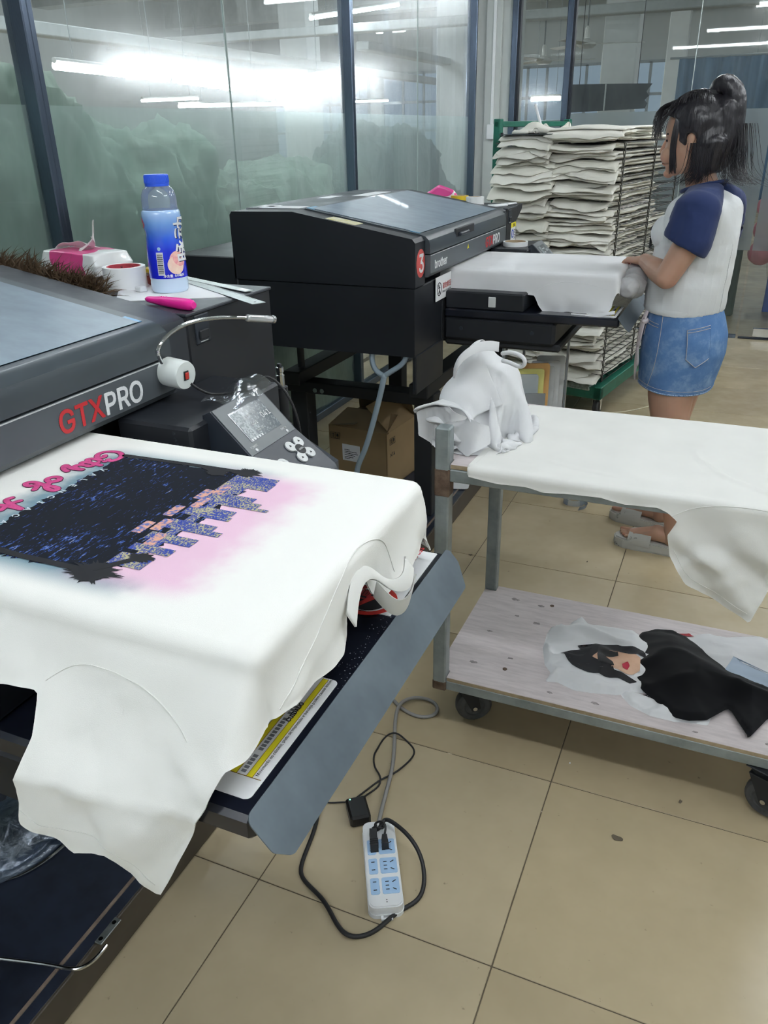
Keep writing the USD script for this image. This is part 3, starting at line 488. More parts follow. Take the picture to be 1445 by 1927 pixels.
def printer(oy, label, which):
    t = thing('garment_printer', label, 'printer', (-0.55, oy - 0.35, 0.76))
    Y = lambda *a: [oy + v for v in a]
    p = lambda n, m, mat, **k: put(t, n, m, mat, **k)
    y0, y1, y2 = oy - 0.97, oy - 0.872, oy + 0.164
    # left housing: upper shell with the sloping shoulder, lower shell set back under a shadow gap
    p('side_shell', prism_y([(-0.965, 1.40), (-0.955, 1.413), (-0.69, 1.416), (-0.212, 1.332), (-0.2, 1.318), (-0.2, 1.163), (-0.965, 1.163)], y0, y1), BLACK)
    p('lower_shell', prism_y([(-0.955, 1.158), (-0.205, 1.158), (-0.205, 0.907), (-0.815, 0.905), (-0.955, 0.935)], y0 + 0.004, y1), BLACK)
    p('seam_gap', bx(-0.95, -0.208, y0 + 0.012, y1, 1.157, 1.164, 0), BLACK2)
    p('front_block', cat([bx(-0.30, -0.2, y0 + 0.01, oy - 0.655, 0.76, 0.91, 0.004) if False else bx(-0.216, -0.2, y0 + 0.01, oy - 0.655, 0.76, 0.91, 0.003), bx(-0.33, -0.206, y0 + 0.006, oy - 0.655, 0.905, 1.16, 0.004)]), BLACK)
    p('body', cat([bx(-0.955, -0.245, y1, y2, 0.90, 1.33, 0.004), bx(-0.24, -0.205, oy - 0.66, y2, 0.90, 1.075, 0.003)]), BLACK2)
    p('rear_box', bx(-1.25, -0.955, y0 + 0.0, oy + 0.3, 0.92, 1.245, 0.004), BLACK)
    p('top_plate', bx(-0.955, -0.69, y1 + 0.002, y2, 1.38, 1.418, 0.004), TOPG)
    p('lid', prism_y([(-0.69, 1.36), (-0.69, 1.4195), (-0.222, 1.338), (-0.2, 1.331), (-0.186, 1.318), (-0.181, 1.30), (-0.181, 1.270), (-0.25, 1.270), (-0.25, 1.30)], y1 + 0.004, y2), COVER)
    p('lid_window', prism_y([(-0.675, 1.4172), (-0.675, 1.4188), (-0.228, 1.3408), (-0.228, 1.3390)], y1 + 0.03, y2 - 0.012 if which == 2 else y2 - 0.03), FILMB)
    sl = lambda x, d: 1.4195 - 0.1742 * (x + 0.69) + d
    for a, b, ya, yb in [(-0.268, -0.228, y1 + 0.02, y2 - 0.02), (-0.69, -0.66, y1 + 0.02, y1 + 0.09)]:
        p('tape_strip', prism_y([(a, sl(a, 0.0)), (b, sl(b, 0.0)), (b, sl(b, 0.0016)), (a, sl(a, 0.0016))], ya, yb), TAPEB)
    p('front_panel', prism_y([(-0.25, 1.266), (-0.181, 1.266), (-0.179, 1.262), (-0.179, 1.20), (-0.19, 1.187), (-0.25, 1.187)], y1 + 0.004, y2), PANELG)
    p('highlight_trim', bx(-0.1795, -0.1785, y1 + 0.006, y2 - 0.002, 1.2635, 1.2655, 0), KEYW)
    p('latch_recess', bx(-0.19, -0.1803, oy - 0.57, oy - 0.335, 1.294, 1.327, 0.002), BLACK2); p('latch_handle', bx(-0.182, -0.165, oy - 0.55, oy - 0.44, 1.298, 1.312, 0.004), CONS)
    p('logo', text('GTX', 0.040, (-0.1788, oy - 0.168, 1.2075), (0, 1, 0), (0, 0, 1), 0.0008, True), RED, label='red logo lettering on the printer front')
    p('logo', text('PRO', 0.040, (-0.1788, oy - 0.052, 1.2075), (0, 1, 0), (0, 0, 1), 0.0008, True), WHITEP, label='white logo lettering on the printer front')
    p('maker_name', text('brother', 0.030, (-0.1788, oy - 0.825, 1.213), (0, 1, 0), (0, 0, 1), 0.0008, True), WHITEP)
    tri = extr(Polygon([(0, 0), (0.022, 0), (0.011, 0.019)]), 0.0006); p('warning_triangle', moved(tri, (-0.1788, oy - 0.43, 1.235), (0, 1, 0), (0, 0, 1)), YELLOW)
    # right-hand box with the flat top where things are laid
    yr = oy + (0.60 if which == 1 else 0.44)
    p('right_cheek', prism_y([(-0.965, 1.40), (-0.955, 1.413), (-0.69, 1.416), (-0.222, 1.335), (-0.204, 1.326), (-0.2, 1.31), (-0.2, 1.10), (-0.965, 1.10)], y2 + 0.004, y2 + 0.083), TOPG)
    p('side_box', bx(-0.95, -0.2, y2 + 0.086, yr, 0.90, 1.331, 0.005), BLACK); p('box_top', bx(-0.96, -0.197, y2 + 0.086, yr + 0.003, 1.327, 1.3345, 0.002), TOPG)
    if which == 2: p('side_shelf', prism_x([(yr - 0.01, 1.25), (yr + 0.115, 1.31), (yr + 0.125, 1.334), (yr - 0.01, 1.334)], -0.9, -0.205), BLACK)
    sw = p('switch_plate', bx(-0.203, -0.197, oy + 0.278, oy + 0.33, 1.262, 1.325, 0.002), CONS); put(sw, 'rocker', bx(-0.1985, -0.193, oy + 0.287, oy + 0.322, 1.272, 1.292, 0.002), BLACK2); put(sw, 'mark', bx(-0.197, -0.1962, oy + 0.29, oy + 0.318, 1.266, 1.268, 0), KEYW)
    yl = yr - 0.105
    lb = p('caution_label', bx(-0.2, -0.1985, yl, yl + 0.088, 0.985 if which == 1 else 1.17, 1.075 if which == 1 else 1.26, 0), WHITEP, smooth=False); zc = 0.985 if which == 1 else 1.17
    put(lb, 'yellow_band', bx(-0.199, -0.1978, yl, yl + 0.088, zc + 0.068, zc + 0.09, 0), YELLOW, False); put(lb, 'blue_sign', disc((-0.1982, yl + 0.03, zc + 0.038), (1, 0, 0), 0.021, 0.0006), M('sign_blue', '#2f56b8', 0.5)); put(lb, 'hand_mark', bx(-0.1978, -0.197, yl + 0.022, yl + 0.036, zc + 0.026, zc + 0.05, 0), WHITEP)
    put(lb, 'small_print', cat([bx(-0.1985, -0.198, yl + 0.056, yl + 0.083, zc + q, zc + q + 0.003, 0) for q in np.arange(0.012, 0.06, 0.008)]), INK); put(lb, 'lettering', cjk('注意', 0.016, (-0.1979, yl + 0.03, zc + 0.071), (0, 1, 0), (0, 0, 1)), INK)
    # carriage: base, tray with the light metal flange, platen
    p('carriage_base', cat([bx(-0.205, 0.25, oy - 0.64, oy - 0.03, 0.905, 1.0, 0.012)]), BLACK); p('carriage_foot', bx(-0.205, 0.27, oy - 0.62, oy - 0.05, 0.88, 0.91, 0.008), BLACK2)
    p('base_socket', cat([bx(-0.02, 0.01, oy - 0.6425, oy - 0.638, 1.045, 1.085, 0.002)]), KEYW); p('base_frame', bx(-0.2, 0.12, oy - 0.637, oy - 0.05, 1.03, 1.10, 0.006), BLACK)
    for q in (-0.13, 0.16): p('screw', disc((q, oy - 0.6402, 0.955), (0, -1, 0), 0.008, 0.002, 14), CONS)
    p('tray', cat([bx(-0.2, 0.487, oy - 0.645, oy - 0.02, 0.998, 1.031, 0.006)]), TRAY)
    rs = np.random.default_rng(which); q = rs.random((110, 2)); sp = [disc((0.484 - 0.030 * a ** 2, oy - 0.42 + 0.2 * b, 1.0308), (0, 0, 1), 0.0004 + 0.0006 * rs.random(), 0.0004, 5) for a, b in q]
    p('paint_specks', cat(sp), DOT, smooth=False, kind='stuff')
    e = 0.018
    P0 = [(0.482, -0.642, 1.034), (0.482, -0.012, 1.034), (0.496, 0.0 + 0.004, 1.012), (0.520, -0.018, 0.985), (0.520, -0.615, 0.985), (0.506, -0.640, 0.999)]
    fo_ = A_([0.482, oy - 0.648, 1.035]); fd_ = A_([0.044, 0, -0.052]); fl_w = np.linalg.norm(fd_); fp_ = sbox(0, 0, 0.640, fl_w).union(sbox(0, -0.004, 0.64, 0.02)).buffer(0)
    fp_ = Polygon([(0, 0), (0.640, 0), (0.640, fl_w * 0.45), (0.610, fl_w), (0.018, fl_w), (0, fl_w * 0.7)]).buffer(-0.012).buffer(0.012)
    p('flange', moved(extr(fp_, 0.0016), fo_, (0, 1, 0), fd_).apply_translation((0, 0, 0.0)), SPECK, label='speckled light grey metal flange along the tray edge')
    L0, L1 = oy - 0.622, oy - 0.402
    lab = p('tray_label', moved(extr(sbox(0, 0, L1 - L0, 0.115).buffer(-0.008).buffer(0.008), 0.0006), (0.470, L0, 1.0312), (0, 1, 0), (-1, 0, 0)), PAPER, smooth=False)
    for k in range(4): put(lab, 'yellow_band', bx(0.4555 - 0.0205 * k, 0.4480 - 0.0205 * k, L0 + 0.030, L1 - 0.003, 1.0317, 1.0322, 0), YELLOW, False)
    put(lab, 'rule', cat([bx(0.4559 - 0.0205 * k - d, 0.4554 - 0.0205 * k - d, L0 + 0.030, L1 - 0.002, 1.0319, 1.0324, 0) for k in range(4) for d in (0, 0.0076)] + [bx(0.355, 0.467, L0 + 0.0294, L0 + 0.030, 1.0319, 1.0324, 0)]), M('orange_rule', '#8a6a20', 0.6))
    put(lab, 'lettering', cat([text('CUIDADO', 0.0058, (0.4490, L0 + 0.126, 1.0321), (0, 1, 0), (-1, 0, 0), 0.0005, True), cjk('注意', 0.0070, (0.4285, L0 + 0.128, 1.0321), (0, 1, 0), (-1, 0, 0)), cjk('注意', 0.0070, (0.4080, L0 + 0.128, 1.0321), (0, 1, 0), (-1, 0, 0)),
        text('Movimento do cilindro, prato de impressão e bandeja podem causar lesões', 0.0038, (0.4608, L0 + 0.034, 1.0315), (0, 1, 0), (-1, 0, 0), 0.0005)]), INK)
    put(lab, 'small_print', cat([bx(x_ - 0.0035, x_ + 0.0025, L0 + 0.034 + 0.0062 * k, L0 + 0.0385 + 0.0062 * k, 1.0316, 1.0319, 0) for x_, n_ in ((0.4415, 20), (0.4210, 27)) for k in range(n_) if (k * 7 + n_) % 11]), M('print_grey', '#77797f', 0.6))
    p('platen', bx(-0.3, 0.444, oy - 0.557, oy - 0.073, 1.150, 1.1715, 0.012), BLACK2); p('platen_post', bx(0.0, 0.2, oy - 0.42, oy - 0.2, 1.03, 1.15, 0.01), BLACK2)
    p('platen_handle', hull([(0.40, oy - 0.345, 1.155), (0.452, oy - 0.345, 1.15), (0.452, oy - 0.297, 1.15), (0.40, oy - 0.297, 1.155), (0.447, oy - 0.342, 1.085), (0.452, oy - 0.322, 1.082), (0.43, oy - 0.30, 1.085), (0.41, oy - 0.335, 1.09)]), BLACK)
    # console with screen and keys
    cy0, cy1 = oy + 0.055, oy + 0.232
    p('console_block', cat([bx(-0.205, -0.03, oy + 0.0, oy + 0.33, 0.95, 1.182, 0.006)]), DUSTY)
    c = p('control_console', cat([prism_y([(-0.04, 1.19), (-0.022, 1.199), (0.062, 1.116), (0.150, 1.052), (0.158, 1.036), (0.14, 0.98), (-0.04, 0.98)], cy0, cy1), hull([(0.06, cy1, 1.112), (0.148, cy1, 1.05), (0.13, cy1 + 0.055, 1.035), (0.06, cy1 + 0.03, 1.08), (0.06, cy1, 0.99), (0.13, cy1 + 0.055, 1.0), (0.15, cy1, 0.99)])]), CONS)
    u = A_([0.084, 0, -0.083]); u /= np.linalg.norm(u); o = A_([-0.022, cy0, 1.1995]); nrm = A_([0.083, 0, 0.084]); nrm /= np.linalg.norm(nrm)
    pl = lambda a, b, d=0.0: o + u * a + A_([0, b, 0]) + nrm * d
    def plate(a0, a1, b0, b1, d0, d1): return hull([pl(a, b, d) for a in (a0, a1) for b in (b0, b1) for d in (d0, d1)])
    put(c, 'screen_bezel', plate(0.002, 0.117, 0.004, 0.172, -0.002, 0.0015), CONL); s_ = put(c, 'screen', plate(0.022, 0.094, 0.032, 0.146, 0.001, 0.0022), SCRN)
    put(c, 'screen_column', plate(0.026, 0.09, 0.035, 0.065, 0.002, 0.0025), KEYW if False else M('lcd_light', '#8f989a', 0.3, c2='#5b6468', scale=210, fac=(0.45, 0.55))); put(c, 'readout', text('041', 0.013, pl(0.062, 0.112, 0.0023), (0, 1, 0), -u, 0.0004), KEYW)
    put(c, 'screen_text', cat([text(s, h, pl(a, b, 0.0023), (0, 1, 0), -u, 0.0004) for s, h, a, b in (('0.00 / 0:00', 0.0052, 0.045, 0.07), ('001', 0.008, 0.066, 0.07), ('0.0 cc', 0.006, 0.080, 0.07))]), KEYW)
    put(c, 'icon_row', cat([plate(0.088, 0.093, 0.036 + 0.009 * k, 0.041 + 0.009 * k, 0.002, 0.0027) for k in range(5)]), KEYW); put(c, 'lettering', cat([text('POWER', 0.0048, pl(0.105, 0.016, 0.0016), (0, 1, 0), -u, 0.0004), text('ERROR', 0.0048, pl(0.105, 0.132, 0.0016), (0, 1, 0), -u, 0.0004)]), KEYW)
    for b in (0.028, 0.146): put(c, 'status_lamp', disc(pl(0.111, b, 0.0014), nrm, 0.0035, 0.001, 12), KEYW)
    u2 = A_([0.088, 0, -0.064]); u2 /= np.linalg.norm(u2); n2 = A_([0.064, 0, 0.088]); n2 /= np.linalg.norm(n2); o2 = A_([0.062, cy0, 1.1165])
    q2 = lambda a, b, d=0.0: o2 + u2 * a + A_([0, b, 0]) + n2 * d
    for a, b in ((0.040, 0.100), (0.018, 0.128), (0.040, 0.156), (0.062, 0.128)):
        pass
    arms = [Point(math.cos(k * PI / 2 + 0.78) * 0.023, math.sin(k * PI / 2 + 0.78) * 0.023).buffer(0.0125) for k in range(4)]; cx = unary_union(arms + [LineString([(-0.016, -0.016), (0.016, 0.016)]).buffer(0.009), LineString([(-0.016, 0.016), (0.016, -0.016)]).buffer(0.009)])
    kp = put(c, 'key_pad', moved(extr(cx, 0.003), q2(0.042, 0.128), (0, 1, 0), -u2), KEYW); put(kp, 'centre_key', disc(q2(0.042, 0.128, 0.003), n2, 0.0125, 0.001), BLACK2); put(kp, 'lettering', text('MENU', 0.004, q2(0.044, 0.121, 0.0041), (0, 1, 0), -u2, 0.0004), KEYW)
    put(kp, 'arrow', cat([moved(extr(Polygon([(-0.003, -0.002), (0.003, -0.002), (0, 0.003)]), 0.0006), q2(0.042 - math.sin(k * PI / 2 + 0.78) * 0.024, 0.128 + math.cos(k * PI / 2 + 0.78) * 0.024, 0.003), (0, 1, 0), -u2) for k in range(4)]), INK)
    put(c, 'start_key', lathe([(0.010, 0), (0.0165, 0), (0.0165, 0.0015), (0.010, 0.0015), (0.010, 0)], q2(0.050, 0.052, 0.0005), 28, n2), KEYW); put(c, 'ok_key', disc(q2(0.050, 0.052, 0.0005), n2, 0.010, 0.0012), BLACK2)
    return t
P1 = printer(0.0, 'large black garment printer in the foreground with the city print shirt on its platen', 1)
P2 = printer(2.57, 'black garment printer marked 3 further back, plain white shirt on its platen', 2)
# stickers that only one of the machines wears
pk = put(P2, 'number_sticker', moved(extr(Point(0, 0).buffer(1.0, quad_segs=16), 0.0008), (0, 0, 0), (0, 1, 0), (0, 0, 1)), RED) if False else None
dm = extr(Point(0, 0).buffer(0.050, quad_segs=16), 0.0008); dm.apply_scale([0.86, 1.0, 1.0])
pk = put(P2, 'number_sticker', moved(dm, (-0.2003, 1.655, 1.243), (0, 1, 0), (0, 0, 1)), M('sticker_red', '#cf5550', 0.5)); put(pk, 'numeral', text('3', 0.062, (-0.1996, 1.633, 1.212), (0, 1, 0), (0, 0, 1), 0.0006, True), WHITEP)
sg = put(P2, 'warning_sign', bx(-0.2002, -0.1985, 1.816, 2.012, 1.075, 1.166, 0), PAPER, False)
put(sg, 'forbidden_ring', lathe([(0.0225, 0), (0.026, 0), (0.026, 0.0008), (0.0225, 0.0008), (0.0225, 0)], (-0.1984, 1.855, 1.118), 30, (1, 0, 0)), INK); put(sg, 'person_mark', moved(strokes([[(-0.012, 0.018), (0.012, -0.018)], [(-0.008, 0.004), (0, 0.009), (0.008, 0.004)], [(0, 0.009), (0, -0.006)], [(0, -0.006), (-0.007, -0.016)], [(0, -0.006), (0.007, -0.016)], [(0, 0.014), (0.0, 0.0145)]], 0.004), (-0.1983, 1.855, 1.118), (0, 1, 0), (0, 0, 1)), INK)
put(sg, 'lettering', cjk('请勿重压', 0.024, (-0.1983, 1.895, 1.115), (0, 1, 0), (0, 0, 1)), M('sign_red_text', '#b45a58', 0.6)); put(sg, 'small_print', text('Please do not stress', 0.009, (-0.1983, 1.893, 1.098), (0, 1, 0), (0, 0, 1), 0.0005), M('print_grey', '#77797f', 0.6))
put(P2, 'shoulder_label', hull([(-0.56 + a * 0.12, 1.615 + b * 0.07, 1.3932 - 0.1757 * (a * 0.12) + c) for a in (0, 1) for b in (0, 1) for c in (0, 0.001)]), M('label_cream', '#d9d6c4', 0.5, c2='#c9c07a', scale=30))
for x0, x1, ya, yb in [(-0.90, -0.72, 1.71, 1.80), (-0.94, -0.86, 1.76, 1.83), (-0.80, -0.72, 2.35, 2.62), (-0.9, -0.84, 2.2, 2.34)]: put(P2, 'top_label', bx(x0, x1, ya, yb, 1.4178, 1.4186, 0), PAPER, False)
for x, y in [(-0.42, 1.98), (-0.36, 2.12)]: put(P2, 'window_smudge', moved(extr(Polygon([(math.cos(a) * (0.032 + 0.012 * math.sin(3 * a + x * 40)), math.sin(a) * (0.016 + 0.005 * math.cos(4 * a))) for a in np.linspace(0, 2 * PI, 26)[:-1]]), 0.0005), (x, y, 1.4195 - 0.1742 * (x + 0.69) + 0.0002), (0, 1, 0), (-1, 0, 0.1742)), M('glue_residue', '#c3ccd2', 0.4))
sp_ = put(P1, 'tray_sign', moved(extr(sbox(0, 0, 0.205, 0.125), 0.0012), (0.472, -0.236, 1.0315), (0, 1, 0), (-1, 0, 0)), PAPER, False)
put(sp_, 'lettering', cat([cjk('请勿重压', 0.036, (0.424, -0.215, 1.0328), (0, 1, 0), (-1, 0, 0), 0.0005, 1.32), text('Please do not stress', 0.0125, (0.4455, -0.184, 1.0328), (0, 1, 0), (-1, 0, 0), 0.0005)]), RED)
put(sp_, 'forbidden_ring', cat([lathe([(0.034, 0), (0.043, 0), (0.043, 0.0006), (0.034, 0.0006), (0.034, 0)], (0.425, -0.206, 1.0327), 36), moved(bx(-0.036, 0.036, -0.0045, 0.0045, 0, 0.0007, 0), (0.425, -0.206, 1.0327), (0.5, 0.86, 0), (-0.86, 0.5, 0))]), M('ring_red', '#d8342c', 0.5)); put(sp_, 'hand_mark', disc((0.425, -0.206, 1.0326), (0, 0, 1), 0.03, 0.0004), INK)
# ------------------------------------------------------------------ stands under the printers
SHELF = M('navy_shelf', '#1d222e', 0.42, c2='#2b3242', scale=11, fac=(0.3, 0.7), bump=0.0002, bscale=300, rvar=0.08)
EDGE = M('shelf_edge', '#4a4238', 0.55, var=0.12, scale=7)
def stand(oy, label, n=1):
    t = thing('printer_stand', label, 'stand', (-0.6, oy - 0.3, 0))
    ya, yb = oy - 0.62, oy + 0.52; xs_ = (-0.89, -0.285)
    for x in xs_:
        for y in (ya, yb): l = put(t, 'leg', bx(x - 0.042, x + 0.042, y - 0.042, y + 0.042, 0.098, 0.62, 0.004), BLACK2); put(l, 'levelling_foot', lathe([(0.0, 0.184), (0.03, 0.184), (0.03, 0.15), (0.016, 0.145), (0.016, 0.0), (0, 0)], (x, y, 0.715), 16), BLACK2)
    for x in xs_: put(t, 'cross_rail', bx(x - 0.042, x + 0.042, ya - 0.10, yb + 0.1, 0.665, 0.725, 0.004), BLACK2)
    for y in (ya, yb): put(t, 'side_rail', bx(-0.99, -0.235, y - 0.042, y + 0.042, 0.615, 0.668, 0.004), BLACK2)
    for x in (-0.80, -0.765): put(t, 'bolt', disc((x, ya - 0.042, 0.635), (0, -1, 0), 0.011, 0.010, 8), CHROME)
    put(t, 'shelf', bx(-1.0, -0.192, oy - 1.05, oy + 0.64, 0.055, 0.098, 0.003), SHELF); put(t, 'shelf_edge', bx(-0.196, -0.188, oy - 1.05, oy + 0.64, 0.004, 0.098, 0.002), EDGE, label='brown vertical edge of the dark shelf')
    put(t, 'seam_strip', bx(-0.229, -0.221, oy - 1.05, oy + 0.64, 0.098, 0.1005, 0), M('seam_tan', '#8b7a6c', 0.6, var=0.15, scale=30))
    for x in (-0.9, -0.4):
        for y in (oy - 0.95, oy + 0.52): put(t, 'foot', bx(x - 0.04, x + 0.04, y - 0.04, y + 0.04, 0, 0.056, 0.003), RUBBER)
    return t
S1 = stand(0.0, 'black stand with a navy shelf under the foreground printer'); S2 = stand(2.57, 'black steel stand under the second printer, holding the cardboard box')
# ------------------------------------------------------------------ the steel trolley with two boards
TST = M('trolley_steel', '#969e9f', 0.45, metal=0.2, c2='#767f80', scale=9, fac=(0.3, 0.62), bump=0.0003, bscale=60)
RUST = M('rusty_steel', '#6d5b4c', 0.75, c2='#4a382c', scale=40, bump=0.0008, bscale=90)
TBOARD = M('worn_white_board', '#cfc6c6', 0.55, c2='#bab1b2', scale=5.0, fac=(0.28, 0.6), stretch=(2.5, 16, 16), bump=0.0003, bscale=120)
BEDGE = M('board_edge', '#a8977c', 0.7, var=0.12, scale=30)
WHEEL = M('wheel_rubber', '#4b4d4f', 0.6, c2='#333436', scale=20, fac=(0.35, 0.6))
TX0, TX1, TY0, TY1 = 0.207, 1.235, 0.69, 1.272
DECK, TABLE = 0.197, 0.886
tr = thing('trolley', 'grey steel two-shelf trolley with worn white boards and rusty corners', 'trolley', (0.72, 0.98, 0))
for x, y, zt in ((TX0, TY0, 0.985), (TX0, TY1 - 0.04, 0.985), (TX1 - 0.04, TY0, 0.985), (TX1 - 0.04, TY1 - 0.04, 0.985)):
    l = put(tr, 'post', bx(x, x + 0.04, y, y + 0.04, 0.15, zt if y < 1 else 0.884, 0.004), TST)
    for a, b in ((0.148, 0.182), (0.79, 0.872)): put(l, 'rust_patch', bx(x - 0.0012, x + 0.0412, y - 0.0012, y + 0.0412, a, b, 0.004), RUST, label='rusty welded joint')
for z0, z1 in ((0.152, 0.186), (0.836, 0.872)):
    for y in (TY0 + 0.004, TY1 - 0.036): put(tr, 'long_rail', bx(TX0 + 0.04, TX1 - 0.04, y, y + 0.032, z0, z1, 0.003), TST)
    for x in (TX0 + 0.004, TX1 - 0.036): put(tr, 'short_rail', bx(x, x + 0.032, TY0 + 0.04, TY1 - 0.04, z0, z1, 0.003), TST)
for z in (DECK, TABLE):
    brd = put(tr, 'board', extr(Polygon([(TX0 + 0.042, TY0 + 0.006), (TX1 - 0.042, TY0 + 0.006), (TX1 - 0.042, TY0 + 0.042), (TX1 - 0.002, TY0 + 0.042), (TX1 - 0.002, TY1 - 0.042), (TX1 - 0.042, TY1 - 0.042), (TX1 - 0.042, TY1 - 0.006), (TX0 + 0.042, TY1 - 0.006), (TX0 + 0.042, TY1 - 0.042), (TX0 + 0.002, TY1 - 0.042), (TX0 + 0.002, TY0 + 0.042), (TX0 + 0.042, TY0 + 0.042)]), 0.0125).apply_translation((0, 0, z - 0.0125)), TBOARD)
    put(brd, 'edge_band', bx(TX0 + 0.044, TX1 - 0.044, TY0 + 0.0052, TY0 + 0.0065, z - 0.0122, z - 0.001, 0), BEDGE)
STAIN = M('board_stain', '#9a9291', 0.7, var=0.2, scale=60)
rs = np.random.default_rng(3)
def splat(x, y, r, z, seed):
    q = np.random.default_rng(seed); a = np.linspace(0, 2 * PI, 15)[:-1]; rr = r * (0.6 + 0.6 * q.random(14))
    return extr(Polygon(np.stack([x + rr * np.cos(a) * 1.5, y + rr * np.sin(a) * 0.8], 1)).buffer(0), 0.0005).apply_translation((0, 0, z))
put(tr, 'stain', cat([splat(x, y, r, DECK, k) for k, (x, y, r) in enumerate([(0.33, 1.20, 0.010), (0.42, 1.19, 0.008), (0.43, 1.08, 0.010), (0.36, 1.10, 0.006), (0.30, 0.80, 0.008), (0.40, 0.86, 0.006), (0.55, 0.74, 0.006), (0.95, 0.72, 0.005), (1.13, 0.74, 0.006), (0.68, 0.74, 0.007), (0.30, 0.98, 0.006)])]), STAIN, smooth=False, kind='stuff')
for x, y in ((0.455, 1.205), (0.40, 0.80)): put(tr, 'bolt_head', disc((x, y, DECK), (0, 0, 1), 0.007, 0.0012, 14), RUST)
for x, y, sw in ((0.285, 0.765, 0.5), (1.125, 0.715, -0.4), (0.285, 1.20, 0.3), (1.15, 1.20, 0.8)):
    d = A_([math.cos(sw), math.sin(sw), 0]); n = A_([-d[1], d[0], 0]); c = A_([x, y, 0.0575]) + d * 0.03
    cs = put(tr, 'caster', cat([hull([A_([x, y, 0]) + d * a + n * (s * 0.026 + t_) + A_([0, 0, z]) for a, z in ((-0.02, 0.128), (0.035, 0.128), (0.048, 0.055), (0.022, 0.045)) for t_ in (-0.0015, 0.0015)]) for s in (-1, 1)] + [moved(bx(-0.03, 0.04, -0.032, 0.032, 0, 0.004), A_([x, y, 0.146]), d, n), lathe([(0, 0), (0.022, 0), (0.022, 0.022), (0, 0.022)], (x, y, 0.126), 20), moved(bx(-0.02, 0.036, -0.028, 0.028, 0, 0.004), A_([x, y, 0.124]), d, n)]), BLACK2)
    put(cs, 'wheel', lathe([(0, -0.019), (0.030, -0.017), (0.033, -0.0205), (0.048, -0.0205), (0.055, -0.014), (0.0575, 0), (0.055, 0.014), (0.048, 0.0205), (0.033, 0.0205), (0.030, 0.017), (0, 0.019)], c, 36, n), WHEEL)
    put(cs, 'axle', lathe([(0, -0.032), (0.007, -0.032), (0.007, 0.032), (0, 0.032)], c, 12, n), CHROME)

# ------------------------------------------------------------------ draping
COTTON = cloth_mat('white_cotton', '#eeeeea', tr=0.10, fold=0.0012)
COTTON2 = cloth_mat('white_cotton_cool', '#e9eaec', tr=0.12, fold=0.003)
def ridge(P, line, w, h):
    L = LineString(line); import shapely
    d = shapely.distance(shapely.points(P[:, 0], P[:, 1]), L)
    t = shapely.line_locate_point(L, shapely.points(P[:, 0], P[:, 1]), normalized=True)
    return h * np.exp(-(d / w) ** 2) * np.sin(np.clip(t * 0.94 + 0.03, 0, 1) * PI) ** 0.5
def drape(x0, x1, y0, y1, zt, r=0.014, flare=0.10, amp=0.010, kf=34.0, seed=0, ridges=(), top_noise=0.0, near=None):
    def fn(P):
        P = np.asarray(P, float); c = np.clip(P, [x0 + r * .6, y0 + r * .6], [x1 - r * .6, y1 - r * .6]); e = P - c; d = np.linalg.norm(e, axis=1); u = e / np.maximum(d, 1e-9)[:, None]
        a = np.minimum(d / r, PI / 2); over = np.maximum(d - r * PI / 2, 0)
        fl = flare + np.zeros(len(P)); lim = np.full(len(P), 9.0)
        if near: k = np.clip(-u[:, 1], 0, 1) ** 2; fl = flare + (near[0] - flare) * k; lim = near[1] / np.maximum(fl, 1e-6)
        o1 = np.minimum(over, lim); out = r * np.sin(a) + o1 * fl; drop = r * (1 - np.cos(a)) + o1 * np.sqrt(1 - fl ** 2) + (over - o1)
        s = P[:, 0] * abs(1) + P[:, 1]
        w = np.sin(kf * s + 6 * noise(np.c_[P, 0 * s], 5, seed)) * 0.6 + 2.0 * noise(np.c_[P, 0 * s + 3], 14, seed + 3)
        out = out + amp * np.minimum(over / 0.12, 1.2) * w
        z = zt - drop
        for ln, wd, h in ridges: z = z + ridge(P, ln, wd, h) * (over <= 0)
        if top_noise: z = z + top_noise * np.abs(noise(np.c_[P, 0 * s], 4, seed + 8)) * (d < 1e-6)
        return np.stack([c[:, 0] + u[:, 0] * out, c[:, 1] + u[:, 1] * out, z], 1)
    return fn
def smooth_poly(pts, r=0.008): return Polygon(pts).buffer(-r).buffer(2 * r).buffer(-r)
def seam(fn, pts, r, n=50, lift=0.0001):
    r = r * 0.75
    q = spline(pts, n)[:, :2]; v = fn(q); e = 1e-3
    du, dv = fn(q + [e, 0]) - v, fn(q + [0, e]) - v; nn = np.cross(du, dv); nn /= np.linalg.norm(nn, axis=1, keepdims=True) + 1e-12
    return tube(v + nn * lift, r, 5)

